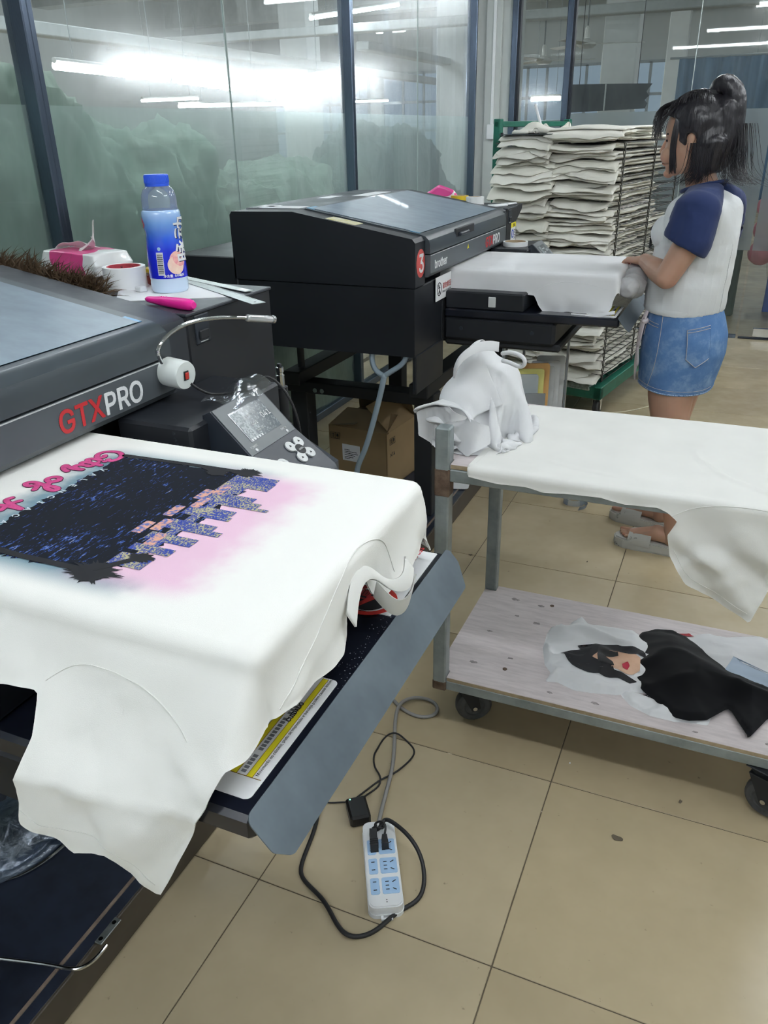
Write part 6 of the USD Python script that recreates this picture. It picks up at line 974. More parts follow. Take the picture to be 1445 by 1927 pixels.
pock = put(sk, 'back_pocket', patch([(1.98, 0.975), (2.0, 0.865), (2.25, 0.832), (2.52, 0.868), (2.55, 0.990)], 0.004), DEN, True); put(pock, 'stitching', L_([(1.98, 0.975), (2.0, 0.90), (2.0, 0.866)], 0.0016) if False else cat([tube([skp(t, z, 0.0055) for t, z in zip(np.linspace(a[0], b[0], 8), np.linspace(a[1], b[1], 8))], 0.0014, 5) for a, b in (((1.98, 0.975), (2.0, 0.866)), ((2.0, 0.866), (2.25, 0.834)), ((2.25, 0.834), (2.52, 0.868)), ((1.98, 0.975), (2.55, 0.990)), ((1.985, 0.965), (2.55, 0.980)))]), STITCH, True)
put(sk, 'front_pocket', cat([tube([skp(t, z, 0.003) for t, z in zip(np.linspace(a[0], b[0], 8), np.linspace(a[1], b[1], 8))], 0.0014, 5) for a, b in (((0.75, 0.992), (1.25, 0.985)), ((0.75, 0.98), (1.25, 0.973)), ((0.75, 0.992), (0.72, 0.93)))]), STITCH, True)
CORD = cloth_mat('pale_cord', '#d8cfd2', tr=0.0)
for k, e in enumerate([(0.30, 0.722), (0.48, 0.76), (0.62, 0.80), (0.42, 0.745)]):
    put(sk, 'drawstring', tube(spline([skp(0.80 - 0.03 * k, 1.022, 0.008), skp(0.82 - 0.05 * k, 0.985, 0.018), skp(0.70 - 0.06 * k, 0.90, 0.016), skp(e[0] + 0.1, 0.82, 0.016), skp(e[0], e[1], 0.014)], 24), 0.0042, 7), CORD, True)
put(sk, 'drawstring_knot', man_mesh(ell(skirt(0.99)[0] + 0.115, 0.125, 0.985, 0.014, 0.02, 0.012), 0.01, 2), CORD, True)
# slide sandals
FOAM = M('scuffed_foam', '#b5b5b0', 0.7, c2='#6d6c68', scale=26, fac=(0.30, 0.38), bump=0.0006, bscale=40)
def sandal(fh, l, ang, lab):
    c, s = math.cos(ang), math.sin(ang); fd, ld = BF * c + BL * s, BL * c - BF * s; o = B3(fh, l, 0)
    pt = lambda a, b, z: o + fd * a + ld * b + A_([0, 0, z])
    out = Polygon([(-0.035, -0.028), (-0.045, 0), (-0.035, 0.030), (0.05, 0.034), (0.13, 0.046), (0.19, 0.047), (0.225, 0.034), (0.235, 0.006), (0.225, -0.022), (0.19, -0.040), (0.13, -0.044), (0.05, -0.034)]).buffer(0.006)
    def slab(p, z0, z1): return moved(extr(p, z1 - z0), o + [0, 0, z0], fd, ld)
    t = put(wm, 'sandal', cat([slab(out.buffer(-0.004), 0, 0.010), slab(out, 0.008, 0.040), slab(out.buffer(-0.006), 0.038, 0.047)]), FOAM, label=lab)
    arch = [(0.052 * math.cos(q), 0.028 + 0.062 * math.sin(q) ** 0.8) for q in np.linspace(0.0, PI, 17)]
    V = []; 
    for a, sc in ((0.075, 1.0), (0.115, 0.98), (0.155, 0.90), (0.172, 0.82)):
        V += [pt(a, b * 1.02, 0.020 + (z - 0.020) * sc) for b, z in arch]
    n = len(arch); F = [[i * n + j, (i + 1) * n + j, (i + 1) * n + j + 1] for i in range(3) for j in range(n - 1)] + [[i * n + j, (i + 1) * n + j + 1, i * n + j + 1] for i in range(3) for j in range(n - 1)]
    m = trimesh.Trimesh(V, F, process=False); W = m.vertices - m.vertex_normals * (0.005 if (m.vertex_normals[:, 2].mean() > 0) else -0.005)
    put(t, 'strap', trimesh.Trimesh(np.vstack([m.vertices, W]), np.vstack([m.faces, m.faces[:, ::-1] + len(V)]), process=False), FOAM, True)
    ft = [cap(pt(-0.012, 0, 0.072), pt(0.06, 0, 0.085), 0.030, 0.036), cap(pt(0.06, 0, 0.082), pt(0.155, 0.004, 0.064), 0.034, (0.030, 0.030, 0.018)), cap(pt(0.15, 0.022, 0.062), pt(0.15, -0.022, 0.062), 0.017, 0.016)]
    for b, L, r in ((-0.026, 0.215, 0.0115), (-0.006, 0.214, 0.0085), (0.010, 0.206, 0.008), (0.023, 0.196, 0.0078), (0.035, 0.184, 0.0075)) if lab[0] == 'n' else ((0.026, 0.215, 0.0115), (0.006, 0.214, 0.0085), (-0.010, 0.206, 0.008), (-0.023, 0.196, 0.0078), (-0.035, 0.184, 0.0075)): ft.append(cap(pt(0.155, b * 0.9, 0.060), pt(L, b, 0.056), r, r * 0.95))
    put(wm, 'foot', man_mesh(add(ft), 0.008, 5), SKIN, True)
sandal(-0.105, 0.104, 0.10, 'near grey scuffed slide sandal'); sandal(0.012, -0.096, -0.06, 'far grey scuffed slide sandal')
# ------------------------------------------------------------------ things lying on the foreground printer
BT = 1.3345
def wrap(mesh, c, r, a0, d=0.0006):
    """flat lettering (x along, y up) bent round an upright cylinder of radius r(z) about c"""
    m = mesh.copy()
    for _ in range(2):
        if len(m.faces) < 6000: m = m.subdivide()
    P = m.vertices; rr = r(P[:, 1]) + d + P[:, 2]; a = a0 + P[:, 0] / np.maximum(r(P[:, 1]), 1e-4)
    m.vertices = np.stack([c[0] + rr * np.cos(a), c[1] + rr * np.sin(a), c[2] + P[:, 1]], 1); return m
bc = A_([-0.405, 0.475, BT + 0.0015]); BH = 0.262
bprof = A_([(0.0, 0.006), (0.030, 0.003), (0.041, 0.0), (0.0445, 0.006), (0.0445, 0.022), (0.0435, 0.028), (0.0450, 0.034), (0.0445, 0.060), (0.0425, 0.10), (0.0410, 0.120), (0.0400, 0.132), (0.0412, 0.140), (0.0432, 0.146), (0.0430, 0.156), (0.0445, 0.160), (0.0450, 0.172), (0.0440, 0.182), (0.0405, 0.186), (0.0400, 0.196), (0.0405, 0.206), (0.0390, 0.218), (0.0345, 0.229), (0.0270, 0.236), (0.0255, 0.241)])
br = lambda z: np.interp(z, bprof[2:, 1], bprof[2:, 0])
PET = raw('clear_pet', {'tr': ('transparent_bsdf', {'color': (0.90, 0.94, 0.99)}), 'g': ('glossy_bsdf', {'color': (1, 1, 1), 'roughness': 0.08}), 'f': ('fresnel', {'IOR': 1.6}), 'mx': ('mix_closure', {}), 'd': ('diffuse_bsdf', {'color': (0.62, 0.72, 0.86)}), 'm2': ('mix_closure', {'fac': 0.22})},
    [('f.fac', 'mx.fac'), ('tr.BSDF', 'mx.closure1'), ('g.BSDF', 'mx.closure2'), ('mx.closure', 'm2.closure1'), ('d.BSDF', 'm2.closure2')], 'm2.closure')
SLEEVE = raw('blue_sleeve', {'t': ('texture_coordinate', {}), 's': ('separate_xyz', {}), 'r': ('rgb_ramp', {'ramp': [(0.0, lin('#1d23b8')), (0.42, lin('#1b2ed0')), (0.60, lin('#2f5fd8')), (0.80, lin('#6f9fe4')), (1.0, lin('#a9c8ee'))]}), 'm': ('map_range', {'from_min': 0.03, 'from_max': 0.186}), 'p': ('principled_bsdf', {'roughness': 0.16, 'coat_weight': 0.5})},
    [('t.object', 's.vector'), ('s.z', 'm.value'), ('m.result', 'r.fac'), ('r.color', 'p.base_color')], 'p.BSDF')
bo = thing('drink_bottle', 'blue-labelled peach drink bottle standing on the foreground printer', 'bottle', bc)
put(bo, 'body', lathe(bprof[17:], bc, 44), PET, True); put(bo, 'base', lathe(bprof[:7], bc, 44), M('milky_plastic', '#c9dcf2', 0.2, var=0.02, coat=0.4), 40)
put(bo, 'label_sleeve', lathe([(r + 0.0004, z) for r, z in bprof[6:18]], bc, 44), SLEEVE, True, label='shiny blue shrink label')
cp = put(bo, 'cap', lathe([(0, 0.262), (0.026, 0.262), (0.0275, 0.260), (0.0280, 0.243), (0.0275, 0.2425), (0.0275, 0.237), (0.022, 0.237)], bc, 40), M('blue_cap', '#2a57d6', 0.35, var=0.0), 40)
put(cp, 'ridge', cat([rod(bc + A_([0.0278 * math.cos(a), 0.0278 * math.sin(a), 0.244]), bc + A_([0.0275 * math.cos(a), 0.0275 * math.sin(a), 0.259]), 0.0007, 4) for a in np.linspace(0, 2 * PI, 61)[:-1]]), M('blue_cap', '#2a57d6', 0.35))
CA_ = math.atan2(-1.62, 1.27)
lb = '/World/drink_bottle/label_sleeve'
pch = Point(0, 0).buffer(0.021, quad_segs=12); put(lb, 'peach_print', wrap(extr(pch, 0.0003).apply_translation((0, 0.075, 0)), bc, br, CA_ + 0.62), M('peach_pink', '#e58c98', 0.35, c2='#f2c3b4', scale=60, fac=(0.4, 0.6)), True)
put(lb, 'peach_slice_print', wrap(extr(Point(0, 0).buffer(0.021, quad_segs=12).difference(Point(0.013, 0.017).buffer(0.020)), 0.0003).apply_translation((0, 0.064, 0.0003)), bc, br, CA_ + 0.48), M('peach_flesh', '#f3d9c6', 0.35, c2='#efc6b6', scale=70), True)
nm = cjk('脉动', 0.052, (0, 0, 0), (0, 1, 0), (-1, 0, 0), 0.0004, 1.0); nm.apply_translation((0.022, 0.068, 0)); put(lb, 'brand_lettering', wrap(nm, bc, br, CA_ + 1.08, 0.0012), WHITEP, True); nk = nm.copy(); put(lb, 'brand_shadow', wrap(nk.apply_translation((0.003, -0.002, 0)), bc, br, CA_ + 1.08, 0.0008), M('label_navy', '#1a1c4a', 0.3), True)
bar = extr(sbox(-0.008, -0.026, 0.008, 0.026), 0.0003).apply_translation((0, 0.068, 0)); bp = put(lb, 'barcode', wrap(bar, bc, br, CA_ - 0.36), WHITEP, True)
put(lb, 'barcode_bars', wrap(cat([bx(-0.0065, 0.0065, 0.045 + q, 0.045 + q + w, 0.0003, 0.0006, 0) for q, w in zip(np.arange(0, 0.046, 0.0022), [0.0008, 0.0014, 0.0006, 0.0011] * 6)]), bc, br, CA_ - 0.36), INK, True)
put(lb, 'volume_lettering', wrap(cat([cjk('净含量', 0.0075, (-0.026, 0.0375, 0), (1, 0, 0), (0, 1, 0), 0.0003, 1.0), text('600', 0.0058, (0.0, 0.0380, 0), (1, 0, 0), (0, 1, 0), 0.0003, True), cjk('毫升', 0.0075, (0.0125, 0.0375, 0), (1, 0, 0), (0, 1, 0), 0.0003, 1.0)]), bc, br, CA_ + 0.30), WHITEP, True)
put(lb, 'leaf_mark', wrap(extr(Point(0, 0).buffer(0.004), 0.0003).apply_translation((0, 0.102, 0)), bc, br, CA_ - 0.36), M('pale_blue_mark', '#9fc4e0', 0.4), True); put(lb, 'red_print', wrap(extr(Point(0, 0).buffer(0.012), 0.0003).apply_translation((0, 0.158, 0)), bc, br, CA_ - 1.45), M('label_red', '#d0556a', 0.35), True)
TAPEW = M('white_tape', '#eef0f0', 0.35, var=0.01)
tp = thing('tape_roll', 'wide white tape roll with a red core beside the bottle', 'tape roll', (-0.542, 0.478, BT)); c = (-0.542, 0.478, BT + 0.001)
put(tp, 'tape', lathe([(0.041, 0), (0.052, 0), (0.052, 0.052), (0.041, 0.052), (0.041, 0)], c, 44), TAPEW); co = put(tp, 'core', lathe([(0.0385, 0), (0.0412, 0), (0.0412, 0.0525), (0.0385, 0.0525), (0.0385, 0)], c, 44), M('core_red', '#b8434e', 0.6, var=0.1, scale=30)); put(co, 'lettering', cat([text('KY', 0.009, A_(c) + [0.0384 * math.cos(a), 0.0384 * math.sin(a), 0.038], (math.sin(a), -math.cos(a), 0), (0, 0, 1), 0.0004, True) for a in (0.9, 1.7, 2.5, 3.3)]), INK)
tz = thing('tissue_pack', 'pink and white tissue pack with one tissue pulled up, left of the white tape roll', 'tissue pack', (-0.80, 0.63, BT))
tb = trimesh.creation.box((0.235, 0.125, 0.062))
for _ in range(4): tb = tb.subdivide()
P = tb.vertices.copy(); q = np.abs(P) / [0.1175, 0.0625, 0.031]; P *= (1 - 0.10 * np.clip(q[:, [1, 2, 0]] * q[:, [2, 0, 1]], 0, 1)); tb.vertices = P; tb = rough(tb, 0.003, 22, 5)
tb.apply_transform(frame((-0.80, 0.63, BT + 0.034), (0.98, -0.2, 0), (0.2, 0.98, 0)))
TIS = raw('tissue_wrap', {'t': ('texture_coordinate', {}), 's': ('separate_xyz', {}), 'n': ('noise_texture', {'scale': 18.0, 'detail': 2.0}), 'a': ('math', {'math_type': 'multiply_add', 'value2': 0.05, 'value3': -0.025}), 'b': ('math', {'math_type': 'add'}), 'r': ('rgb_ramp', {'interpolate': False, 'ramp': [(0.0, lin('#eef0f0')), (0.14, lin('#e24a90')), (0.74, lin('#eceeee'))]}), 'm': ('map_range', {'from_min': -0.12, 'from_max': 0.12}), 'p': ('principled_bsdf', {'roughness': 0.25, 'coat_weight': 0.3})},
    [('t.object', 's.vector'), ('t.object', 'n.vector'), ('n.fac', 'a.value1'), ('s.x', 'b.value1'), ('a.value', 'b.value2'), ('b.value', 'm.value'), ('m.result', 'r.fac'), ('r.color', 'p.base_color')], 'p.BSDF')
put(tz, 'wrapper', tb, TIS, True)
u = np.linspace(0, 1, 16); U, V = np.meshgrid(u, u, indexing='ij'); X = np.stack([-0.795 + 0.085 * U - 0.02 * V, 0.60 + 0.02 * np.sin(U * 4) + 0.05 * V * (1 - U), BT + 0.062 + 0.085 * U ** 1.2 * (1 - 0.55 * V) + 0.008 * np.sin(7 * V)], 2); put(tz, 'tissue', gridmesh(X, 2, 0.0008), cloth_mat('tissue_paper', '#f1eeee', tr=0.3), True)
X = np.stack([-0.90 + 0.12 * U, 0.62 + 0.05 * V + 0 * U, BT + 0.064 + 0.024 * np.sin(U * 2.6) * (1 - V) + 0.004 * np.sin(9 * U)], 2); put(tz, 'wrapper_flap', gridmesh(X, 2, 0.0008), cloth_mat('tissue_paper', '#f1eeee', tr=0.3), True)
FURM = raw('brown_fur', {'t': ('texture_coordinate', {}), 'g': ('geometry', {}), 'r': ('rgb_ramp', {'ramp': [(0.0, lin('#6a5540')), (0.35, lin('#9c8260')), (0.7, lin('#c0a680')), (1.0, lin('#e2d2b4'))]}), 'p': ('principled_bsdf', {'roughness': 0.7})}, [('g.random_per_island', 'r.fac'), ('r.color', 'p.base_color')], 'p.BSDF')
rs = np.random.default_rng(8); fp = spline([(-1.05, 0.285, 1.415), (-0.90, 0.280, 1.41), (-0.76, 0.275, 1.40), (-0.66, 0.275, 1.39), (-0.54, 0.28, 1.372), (-0.46, 0.29, 1.355)], 40); fr_ = []
for k in range(2600):
    i = rs.integers(40); o = fp[i] + rs.normal(0, 0.010, 3); d = A_([rs.normal(0.02, 0.35), rs.normal(0.15, 0.4), abs(rs.normal(0.5, 0.35))]); d /= np.linalg.norm(d); L = 0.028 + 0.040 * rs.random()
    w = np.cross(d, rs.normal(0, 1, 3)); w /= np.linalg.norm(w); b = A_([0.3, 0.1, -0.5]) * L * 0.4
    a0, a1, a2 = o, o + d * L * 0.55 + b * 0.25, o + d * L + b; r0 = 0.0016
    fr_.append(trimesh.Trimesh([a0 - w * r0, a0 + w * r0, a1 - w * r0 * .7, a1 + w * r0 * .7, a2], [[0, 1, 3], [0, 3, 2], [2, 3, 4], [1, 0, 3], [3, 0, 2], [3, 2, 4]], process=False))
fu = thing('fur_trim', 'brown fur trim lying along the edge of the printer lid before the tissue pack', 'fur trim', (-0.8, 0.2, BT)); put(fu, 'backing', tube(fp - [0, -0.01, 0.012], 0.017, 8), M('fur_backing', '#5a4836', 0.9), True); put(fu, 'fur', cat(fr_), FURM, False, kind='stuff')
solo('paper_sheet', moved(extr(Polygon([(-0.225, 0.445), (-0.415, 0.335), (-0.475, 0.36), (-0.62, 0.55), (-0.52, 0.655), (-0.44, 0.615)]), 0.0008), (0, 0, BT), (1, 0, 0), (0, 1, 0)), PAPER, 'white paper sheet under the bottle and tape roll', 'paper', smooth=False)
def plank(a, b, w, h, z): a, b = A_([*a, z]), A_([*b, z]); return moved(bx(0, np.linalg.norm(b - a), -w / 2, w / 2, 0, h, 0.0004), a, b - a, (-(b - a)[1], (b - a)[0], 0))
RUL = M('ruler_steel', '#9aa19f', 0.3, metal=0.7, var=0.1, scale=30)
r1 = thing('steel_ruler', 'long grey steel ruler whose end sticks out over the printer box edge', 'ruler', (-0.25, 0.49, BT)); put(r1, 'blade', plank((-0.46, 0.615), (-0.105, 0.395), 0.034, 0.0014, BT + 0.0012), RUL); put(r1, 'hang_hole', disc((-0.122, 0.405, BT + 0.0027), (0, 0, 1), 0.003, 0.0003, 12), BLACK2)
put(r1, 'graduation', cat([moved(bx(0.01 + 0.01 * k, 0.0106 + 0.01 * k, 0.010, 0.016, 0.0014, 0.0016, 0), (-0.46, 0.615, BT + 0.0012), (0.355, -0.22, 0), (0.22, 0.355, 0)) for k in range(38)]), INK, kind='stuff')
r2 = thing('steel_ruler', 'shorter pale ruler lying behind the long one on the printer box', 'ruler', (-0.33, 0.6, BT)); put(r2, 'blade', plank((-0.52, 0.655), (-0.205, 0.515), 0.026, 0.0012, BT + 0.0026), M('pale_ruler', '#b9c0bd', 0.3, metal=0.4)); put(r2, 'end_window', plank((-0.245, 0.534), (-0.212, 0.519), 0.016, 0.0003, BT + 0.0039), WHITEP)
pe = thing('pink_pen', 'bright pink pen-shaped cutter lying at the printer box edge before the bottle', 'pen', (-0.27, 0.31, BT)); a, b = A_([-0.36, 0.325, BT + 0.010]), A_([-0.20, 0.285, BT + 0.0125]); d = b - a
put(pe, 'barrel', tube(a + d * np.linspace(0, 1, 22)[:, None], np.interp(np.linspace(0, 1, 22), [0, 0.06, 0.2, 0.3, 0.75, 0.94, 1], [0.003, 0.0072, 0.0082, 0.0098, 0.0128, 0.0125, 0.007]), 14), M('hot_pink', '#f0289c', 0.35, var=0.02)); put(pe, 'slider', cat([tube([a + d * q + [0, 0, 0.0102], a + d * (q + 0.02) + [0, 0, 0.0104]], 0.0012, 6) for q in (0.34, 0.39, 0.44)]), M('hot_pink', '#f0289c', 0.35))
ym = thing('yellow_red_tool', 'small yellow and red box between the tape roll and the bottle', 'box', (-0.485, 0.53, BT)); put(ym, 'red_body', moved(bx(-0.028, 0.028, -0.02, 0.02, 0, 0.028, 0.004), (-0.487, 0.54, BT), (1, -0.3, 0), (0.3, 1, 0)), M('tool_red', '#a8322c', 0.4)); put(ym, 'yellow_lid', moved(bx(-0.029, 0.029, -0.021, 0.021, 0.028, 0.044, 0.004), (-0.487, 0.54, BT), (1, -0.3, 0), (0.3, 1, 0)), M('tool_yellow', '#e6c420', 0.4))
solo('eraser', moved(bx(-0.012, 0.012, -0.01, 0.01, 0, 0.012, 0.002), (-0.468, 0.492 - 0.05, BT + 0.001), (1, -0.3, 0), (0.3, 1, 0)), WHITEP, 'small white eraser between the tape roll and the bottle', 'eraser')
# gooseneck lamp stuck to the printer front
gl = thing('gooseneck_lamp', 'white gooseneck lamp with a red switch stuck to the printer front', 'lamp', (-0.178, 0.135, 1.21)); lo = A_([-0.1785, 0.138, 1.2435]); ad = A_([1.0, -0.12, -0.06])
put(gl, 'base', lathe([(0, 0), (0.0275, 0), (0.0295, 0.004), (0.0295, 0.048), (0.0275, 0.053), (0, 0.053)], lo, 36, ad), M('lamp_white', '#dfe5e2', 0.3, var=0.01)); ad /= np.linalg.norm(ad); e0 = lo + ad * 0.053
sx = np.cross(ad, [0, 0, 1.0]); sx /= np.linalg.norm(sx); sy = np.cross(sx, ad); k_s = put(gl, 'switch', moved(bx(-0.0065, 0.0065, -0.0095, 0.0095, 0, 0.002, 0.0005), e0, sx * -1, sy), BLACK2); put(k_s, 'rocker', moved(bx(-0.005, 0.005, -0.007, 0.007, 0.002, 0.0045, 0.001), e0, sx * -1, sy), M('rocker_red', '#c8322a', 0.3))
gp = spline([(-0.160, 0.106, 1.270), (-0.158, 0.096, 1.297), (-0.155, 0.120, 1.317), (-0.153, 0.185, 1.330), (-0.152, 0.290, 1.322), (-0.150, 0.375, 1.306), (-0.149, 0.42, 1.296)], 90)
put(gl, 'gooseneck', tube(gp, 0.0040 + 0.0004 * (np.arange(90) % 2), 10), CHROME); put(gl, 'lamp_head', tube([(-0.149, 0.405, 1.299), (-0.149, 0.41, 1.298), (-0.148, 0.505, 1.276), (-0.148, 0.512, 1.2745)], [0.006, 0.0088, 0.0088, 0.006], 16), raw('clear_acrylic', {'p': ('principled_bsdf', {'base_color': (0.75, 0.77, 0.78), 'roughness': 0.1, 'metallic': 0.6})}, [], 'p.BSDF')); put(gl, 'lamp_tip', rod((-0.148, 0.508, 1.2755), (-0.148, 0.518, 1.273), 0.0105, 14), CHROME)
put(gl, 'power_cable', tube(spline([e0 + sx * -0.012 - sy * 0.020, (-0.120, 0.150, 1.212), (-0.105, 0.18, 1.190), (-0.075, 0.215, 1.1865), (-0.045, 0.245, 1.192), (-0.015, 0.255, 1.215), (0.02, 0.262, 1.19), (0.045, 0.268, 1.13), (0.05, 0.27, 1.04), (0.04, 0.27, 0.9)], 60), 0.0028, 8), RUBBER)
WRAPM = raw('crinkled_film', {'t': ('texture_coordinate', {}), 'n': ('noise_texture', {'scale': 45.0, 'detail': 4.0}), 'b': ('bump', {'strength': 0.9, 'distance': 0.004}), 'tr': ('transparent_bsdf', {'color': (0.93, 0.94, 0.95)}), 'g': ('glossy_bsdf', {'color': (0.95, 0.97, 1), 'roughness': 0.12}), 'm': ('mix_closure', {'fac': 0.22})}, [('t.object', 'n.vector'), ('n.fac', 'b.height'), ('b.normal', 'g.normal'), ('tr.BSDF', 'm.closure1'), ('g.BSDF', 'm.closure2')], 'm.closure')
u = np.linspace(0, 1, 14); U, V = np.meshgrid(u, u, indexing='ij'); X = np.stack([-0.085 + 0.085 * U, 0.115 + 0.135 * V, 1.195 + 0.030 * np.sin(U * 3) * V + 0.006 * np.sin(9 * V + 5 * U)], 2)
solo('plastic_film', gridmesh(X, 2, 0.0004), WRAPM, 'crinkled clear film over the top of the printer control screen', 'film', smooth=True)
sn = thing('metal_nozzle', 'short silver cylinder standing in a black holder right of the foreground printer box', 'nozzle', (-0.25, 0.70, 0.93)); put(sn, 'cylinder', lathe([(0, 0), (0.012, 0), (0.012, 0.038), (0.0095, 0.040), (0.0095, 0.046), (0.0115, 0.048), (0.0115, 0.060), (0.006, 0.062), (0, 0.062)], (-0.25, 0.70, 1.04), 24), CHROME); put(sn, 'holder', cat([lathe([(0.0125, 0), (0.019, 0), (0.019, 0.10), (0.0125, 0.10), (0.0125, 0)], (-0.25, 0.70, 0.945), 24), bx(-0.28, -0.22, 0.604, 0.70, 0.93, 0.946, 0.003)]), BLACK2); put(sn, 'black_top', lathe([(0, 0), (0.007, 0), (0.006, 0.008), (0, 0.009)], (-0.25, 0.70, 1.102), 16), BLACK2)
# ------------------------------------------------------------------ things on the second printer
pp = man_mesh(manifold3d.Manifold.batch_hull([manifold3d.Manifold.sphere(r, 20).translate(c) for c, r in (((-0.66, 2.99, BT + 0.03), 0.03), ((-0.50, 2.95, BT + 0.022), 0.022), ((-0.60, 2.98, BT + 0.075), 0.02), ((-0.53, 2.96, BT + 0.06), 0.015), ((-0.58, 3.02, BT + 0.03), 0.03))]), 0.012, 3)
pm = raw('pink_pouch_skin', {'t': ('texture_coordinate', {}), 'n': ('noise_texture', {'scale': 13.0, 'detail': 1.0}), 'r': ('rgb_ramp', {'interpolate': False, 'ramp': [(0.0, lin('#e6529a')), (0.60, lin('#efe6ea'))]}), 'p': ('principled_bsdf', {'roughness': 0.25})}, [('t.object', 'n.vector'), ('n.fac', 'r.fac'), ('r.color', 'p.base_color')], 'p.BSDF')
pp = rough(pp, 0.006, 20, 3); pp.vertices[:, 2] = np.maximum(pp.vertices[:, 2], BT + 0.0005); solo('tissue_pouch', pp, pm, 'crumpled pink and white tissue pouch on the second printer', 'tissue pack', smooth=True)
def roll(name, label, c, r, h, m, ri=0.7):
    t = thing(name, label, 'tape roll', c); put(t, 'tape', lathe([(r * ri, 0), (r, 0), (r, h), (r * ri, h), (r * ri, 0)], c, 36), m); put(t, 'core', lathe([(r * ri - 0.003, 0), (r * ri, 0), (r * ri, h), (r * ri - 0.003, h), (r * ri - 0.003, 0)], c, 36), M('core_card', '#b7a184', 0.7))
roll('tape_roll', 'yellow tape roll between the pink pouch and white roll on the second printer', (-0.465, 2.895, BT + 0.0005), 0.044, 0.05, M('yellow_tape', '#e2cf20', 0.3, c2='#dba63a', scale=8)); roll('tape_roll', 'plain white tape roll right of the yellow one on the second printer', (-0.365, 2.83, BT + 0.0005), 0.044, 0.05, TAPEW)
solo('charger', moved(bx(-0.05, 0.05, -0.025, 0.025, 0, 0.012, 0.004), (-0.27, 2.90, BT), (0.5, 0.86, 0), (-0.86, 0.5, 0)), WHITEP, 'flat white charger lying by the white tape roll on the second printer', 'charger'); solo('phone', moved(bx(-0.045, 0.045, -0.022, 0.022, 0, 0.010, 0.004), (-0.245, 3.015, BT + 0.0005), (0.3, 0.95, 0), (-0.95, 0.3, 0)), M('phone_grey', '#c9cccf', 0.25), 'small pale phone at the far end of the second printer shelf', 'phone')
roll('tape_roll', 'thin white tape ring lying on the second printer console', (-0.118, 2.69, 1.1825), 0.058, 0.020, TAPEW, 0.86)
solo('scissors_scrap', moved(bx(-0.02, 0.02, -0.008, 0.008, 0, 0.006, 0.002), (-0.115, 2.70, 1.1826), (1, 0.4, 0), (-0.4, 1, 0)), M('copper_red', '#b5705c', 0.4), 'small reddish scrap inside the thin white tape ring', 'scrap')
# ------------------------------------------------------------------ under the second printer
CARD = M('cardboard', '#a58b66', 0.8, c2='#97805c', scale=3, bump=0.0003, bscale=200); CARDD = M('cardboard_inner', '#7d6a4e', 0.85, var=0.05)
bx_o, bu, bv, bh = A_([-0.54, 2.10, 0.0985]), A_([-0.995, 0.10, 0.0]), A_([0.10, 0.995, 0.0]), 0.288
cb = thing('cardboard_box', 'brown cardboard box with half-open flaps under the second printer', 'box', bx_o); W, D = 0.325, 0.30
def bpl(u0, v0, u1, v1, z0, z1, t): a, b = bx_o + bu * u0 + bv * v0, bx_o + bu * u1 + bv * v1; return hull([p + A_([0, 0, z]) + q for p in (a, b) for z in (z0, z1) for q in (A_([0, 0, 0]), t)])
for n, a in (('front_panel', (0, 0, W, 0, 0, bh, bv * 0.004)), ('side_panel', (0, 0, 0, D, 0, bh, bu * 0.004)), ('back_panel', (0, D, W, D, 0, bh, -bv * 0.004)), ('side_panel', (W, 0, W, D, 0, bh, -bu * 0.004))): put(cb, n, bpl(*a), CARD)
put(cb, 'bottom', hull([bx_o + bu * u + bv * v + A_([0, 0, z]) for u in (0, W) for v in (0, D) for z in (0, 0.004)]), CARDD)
def flap(e0, e1, dirv, L, t=0.004):
    dirv = A_(dirv, float); dirv /= np.linalg.norm(dirv); w = e1 - e0; return hull([p + dirv * q + A_([0, 0, s]) for p, q in ((e0, 0), (e1, 0), (e0 + w * 0.06, L), (e1 - w * 0.06, L)) for s in (0, t)])
tz_ = A_([0, 0, bh]); put(cb, 'flap', flap(bx_o + tz_, bx_o + bu * W + tz_, bv * 0.9 + A_([0, 0, 0.28]), 0.16), CARD); put(cb, 'flap', flap(bx_o + tz_ + bv * 0.02, bx_o + bv * D + tz_, bu * 0.75 + A_([0, 0, 0.62]), 0.17), CARD); put(cb, 'flap', flap(bx_o + bu * W + tz_, bx_o + bu * W + bv * D + tz_, -bu * 0.9 + A_([0, 0, 0.1]), 0.14), CARDD); put(cb, 'flap', flap(bx_o + bv * D + tz_, bx_o + bv * D + bu * W + tz_, -bv * 0.3 + A_([0, 0, 0.95]), 0.15), CARDD)
fo = lambda u, z: bx_o + bu * (W - u) + A_([0, 0, z]) - bv * 0.0006; sd = lambda v, z: bx_o + bv * v + A_([0, 0, z]) - bu * 0.0006
lb2 = put(cb, 'shipping_label', moved(extr(sbox(0, 0, 0.10, 0.085), 0.0006), fo(0.075, 0.12), -bu, (0, 0, 1)), PAPER, False)
put(lb2, 'print_line', cat([moved(bx(0.012, 0.012 + w, z, z + 0.003, 0.0006, 0.0009, 0), fo(0.075, 0.12), -bu, (0, 0, 1)) for z, w in ((0.055, 0.03), (0.046, 0.07), (0.037, 0.075), (0.028, 0.06), (0.018, 0.05), (0.01, 0.03))] + [moved(meshkit.text_mesh('brother', 0.009, 0.0004, True), fo(0.105, 0.19), -bu, (0, 0, 1))]), INK)
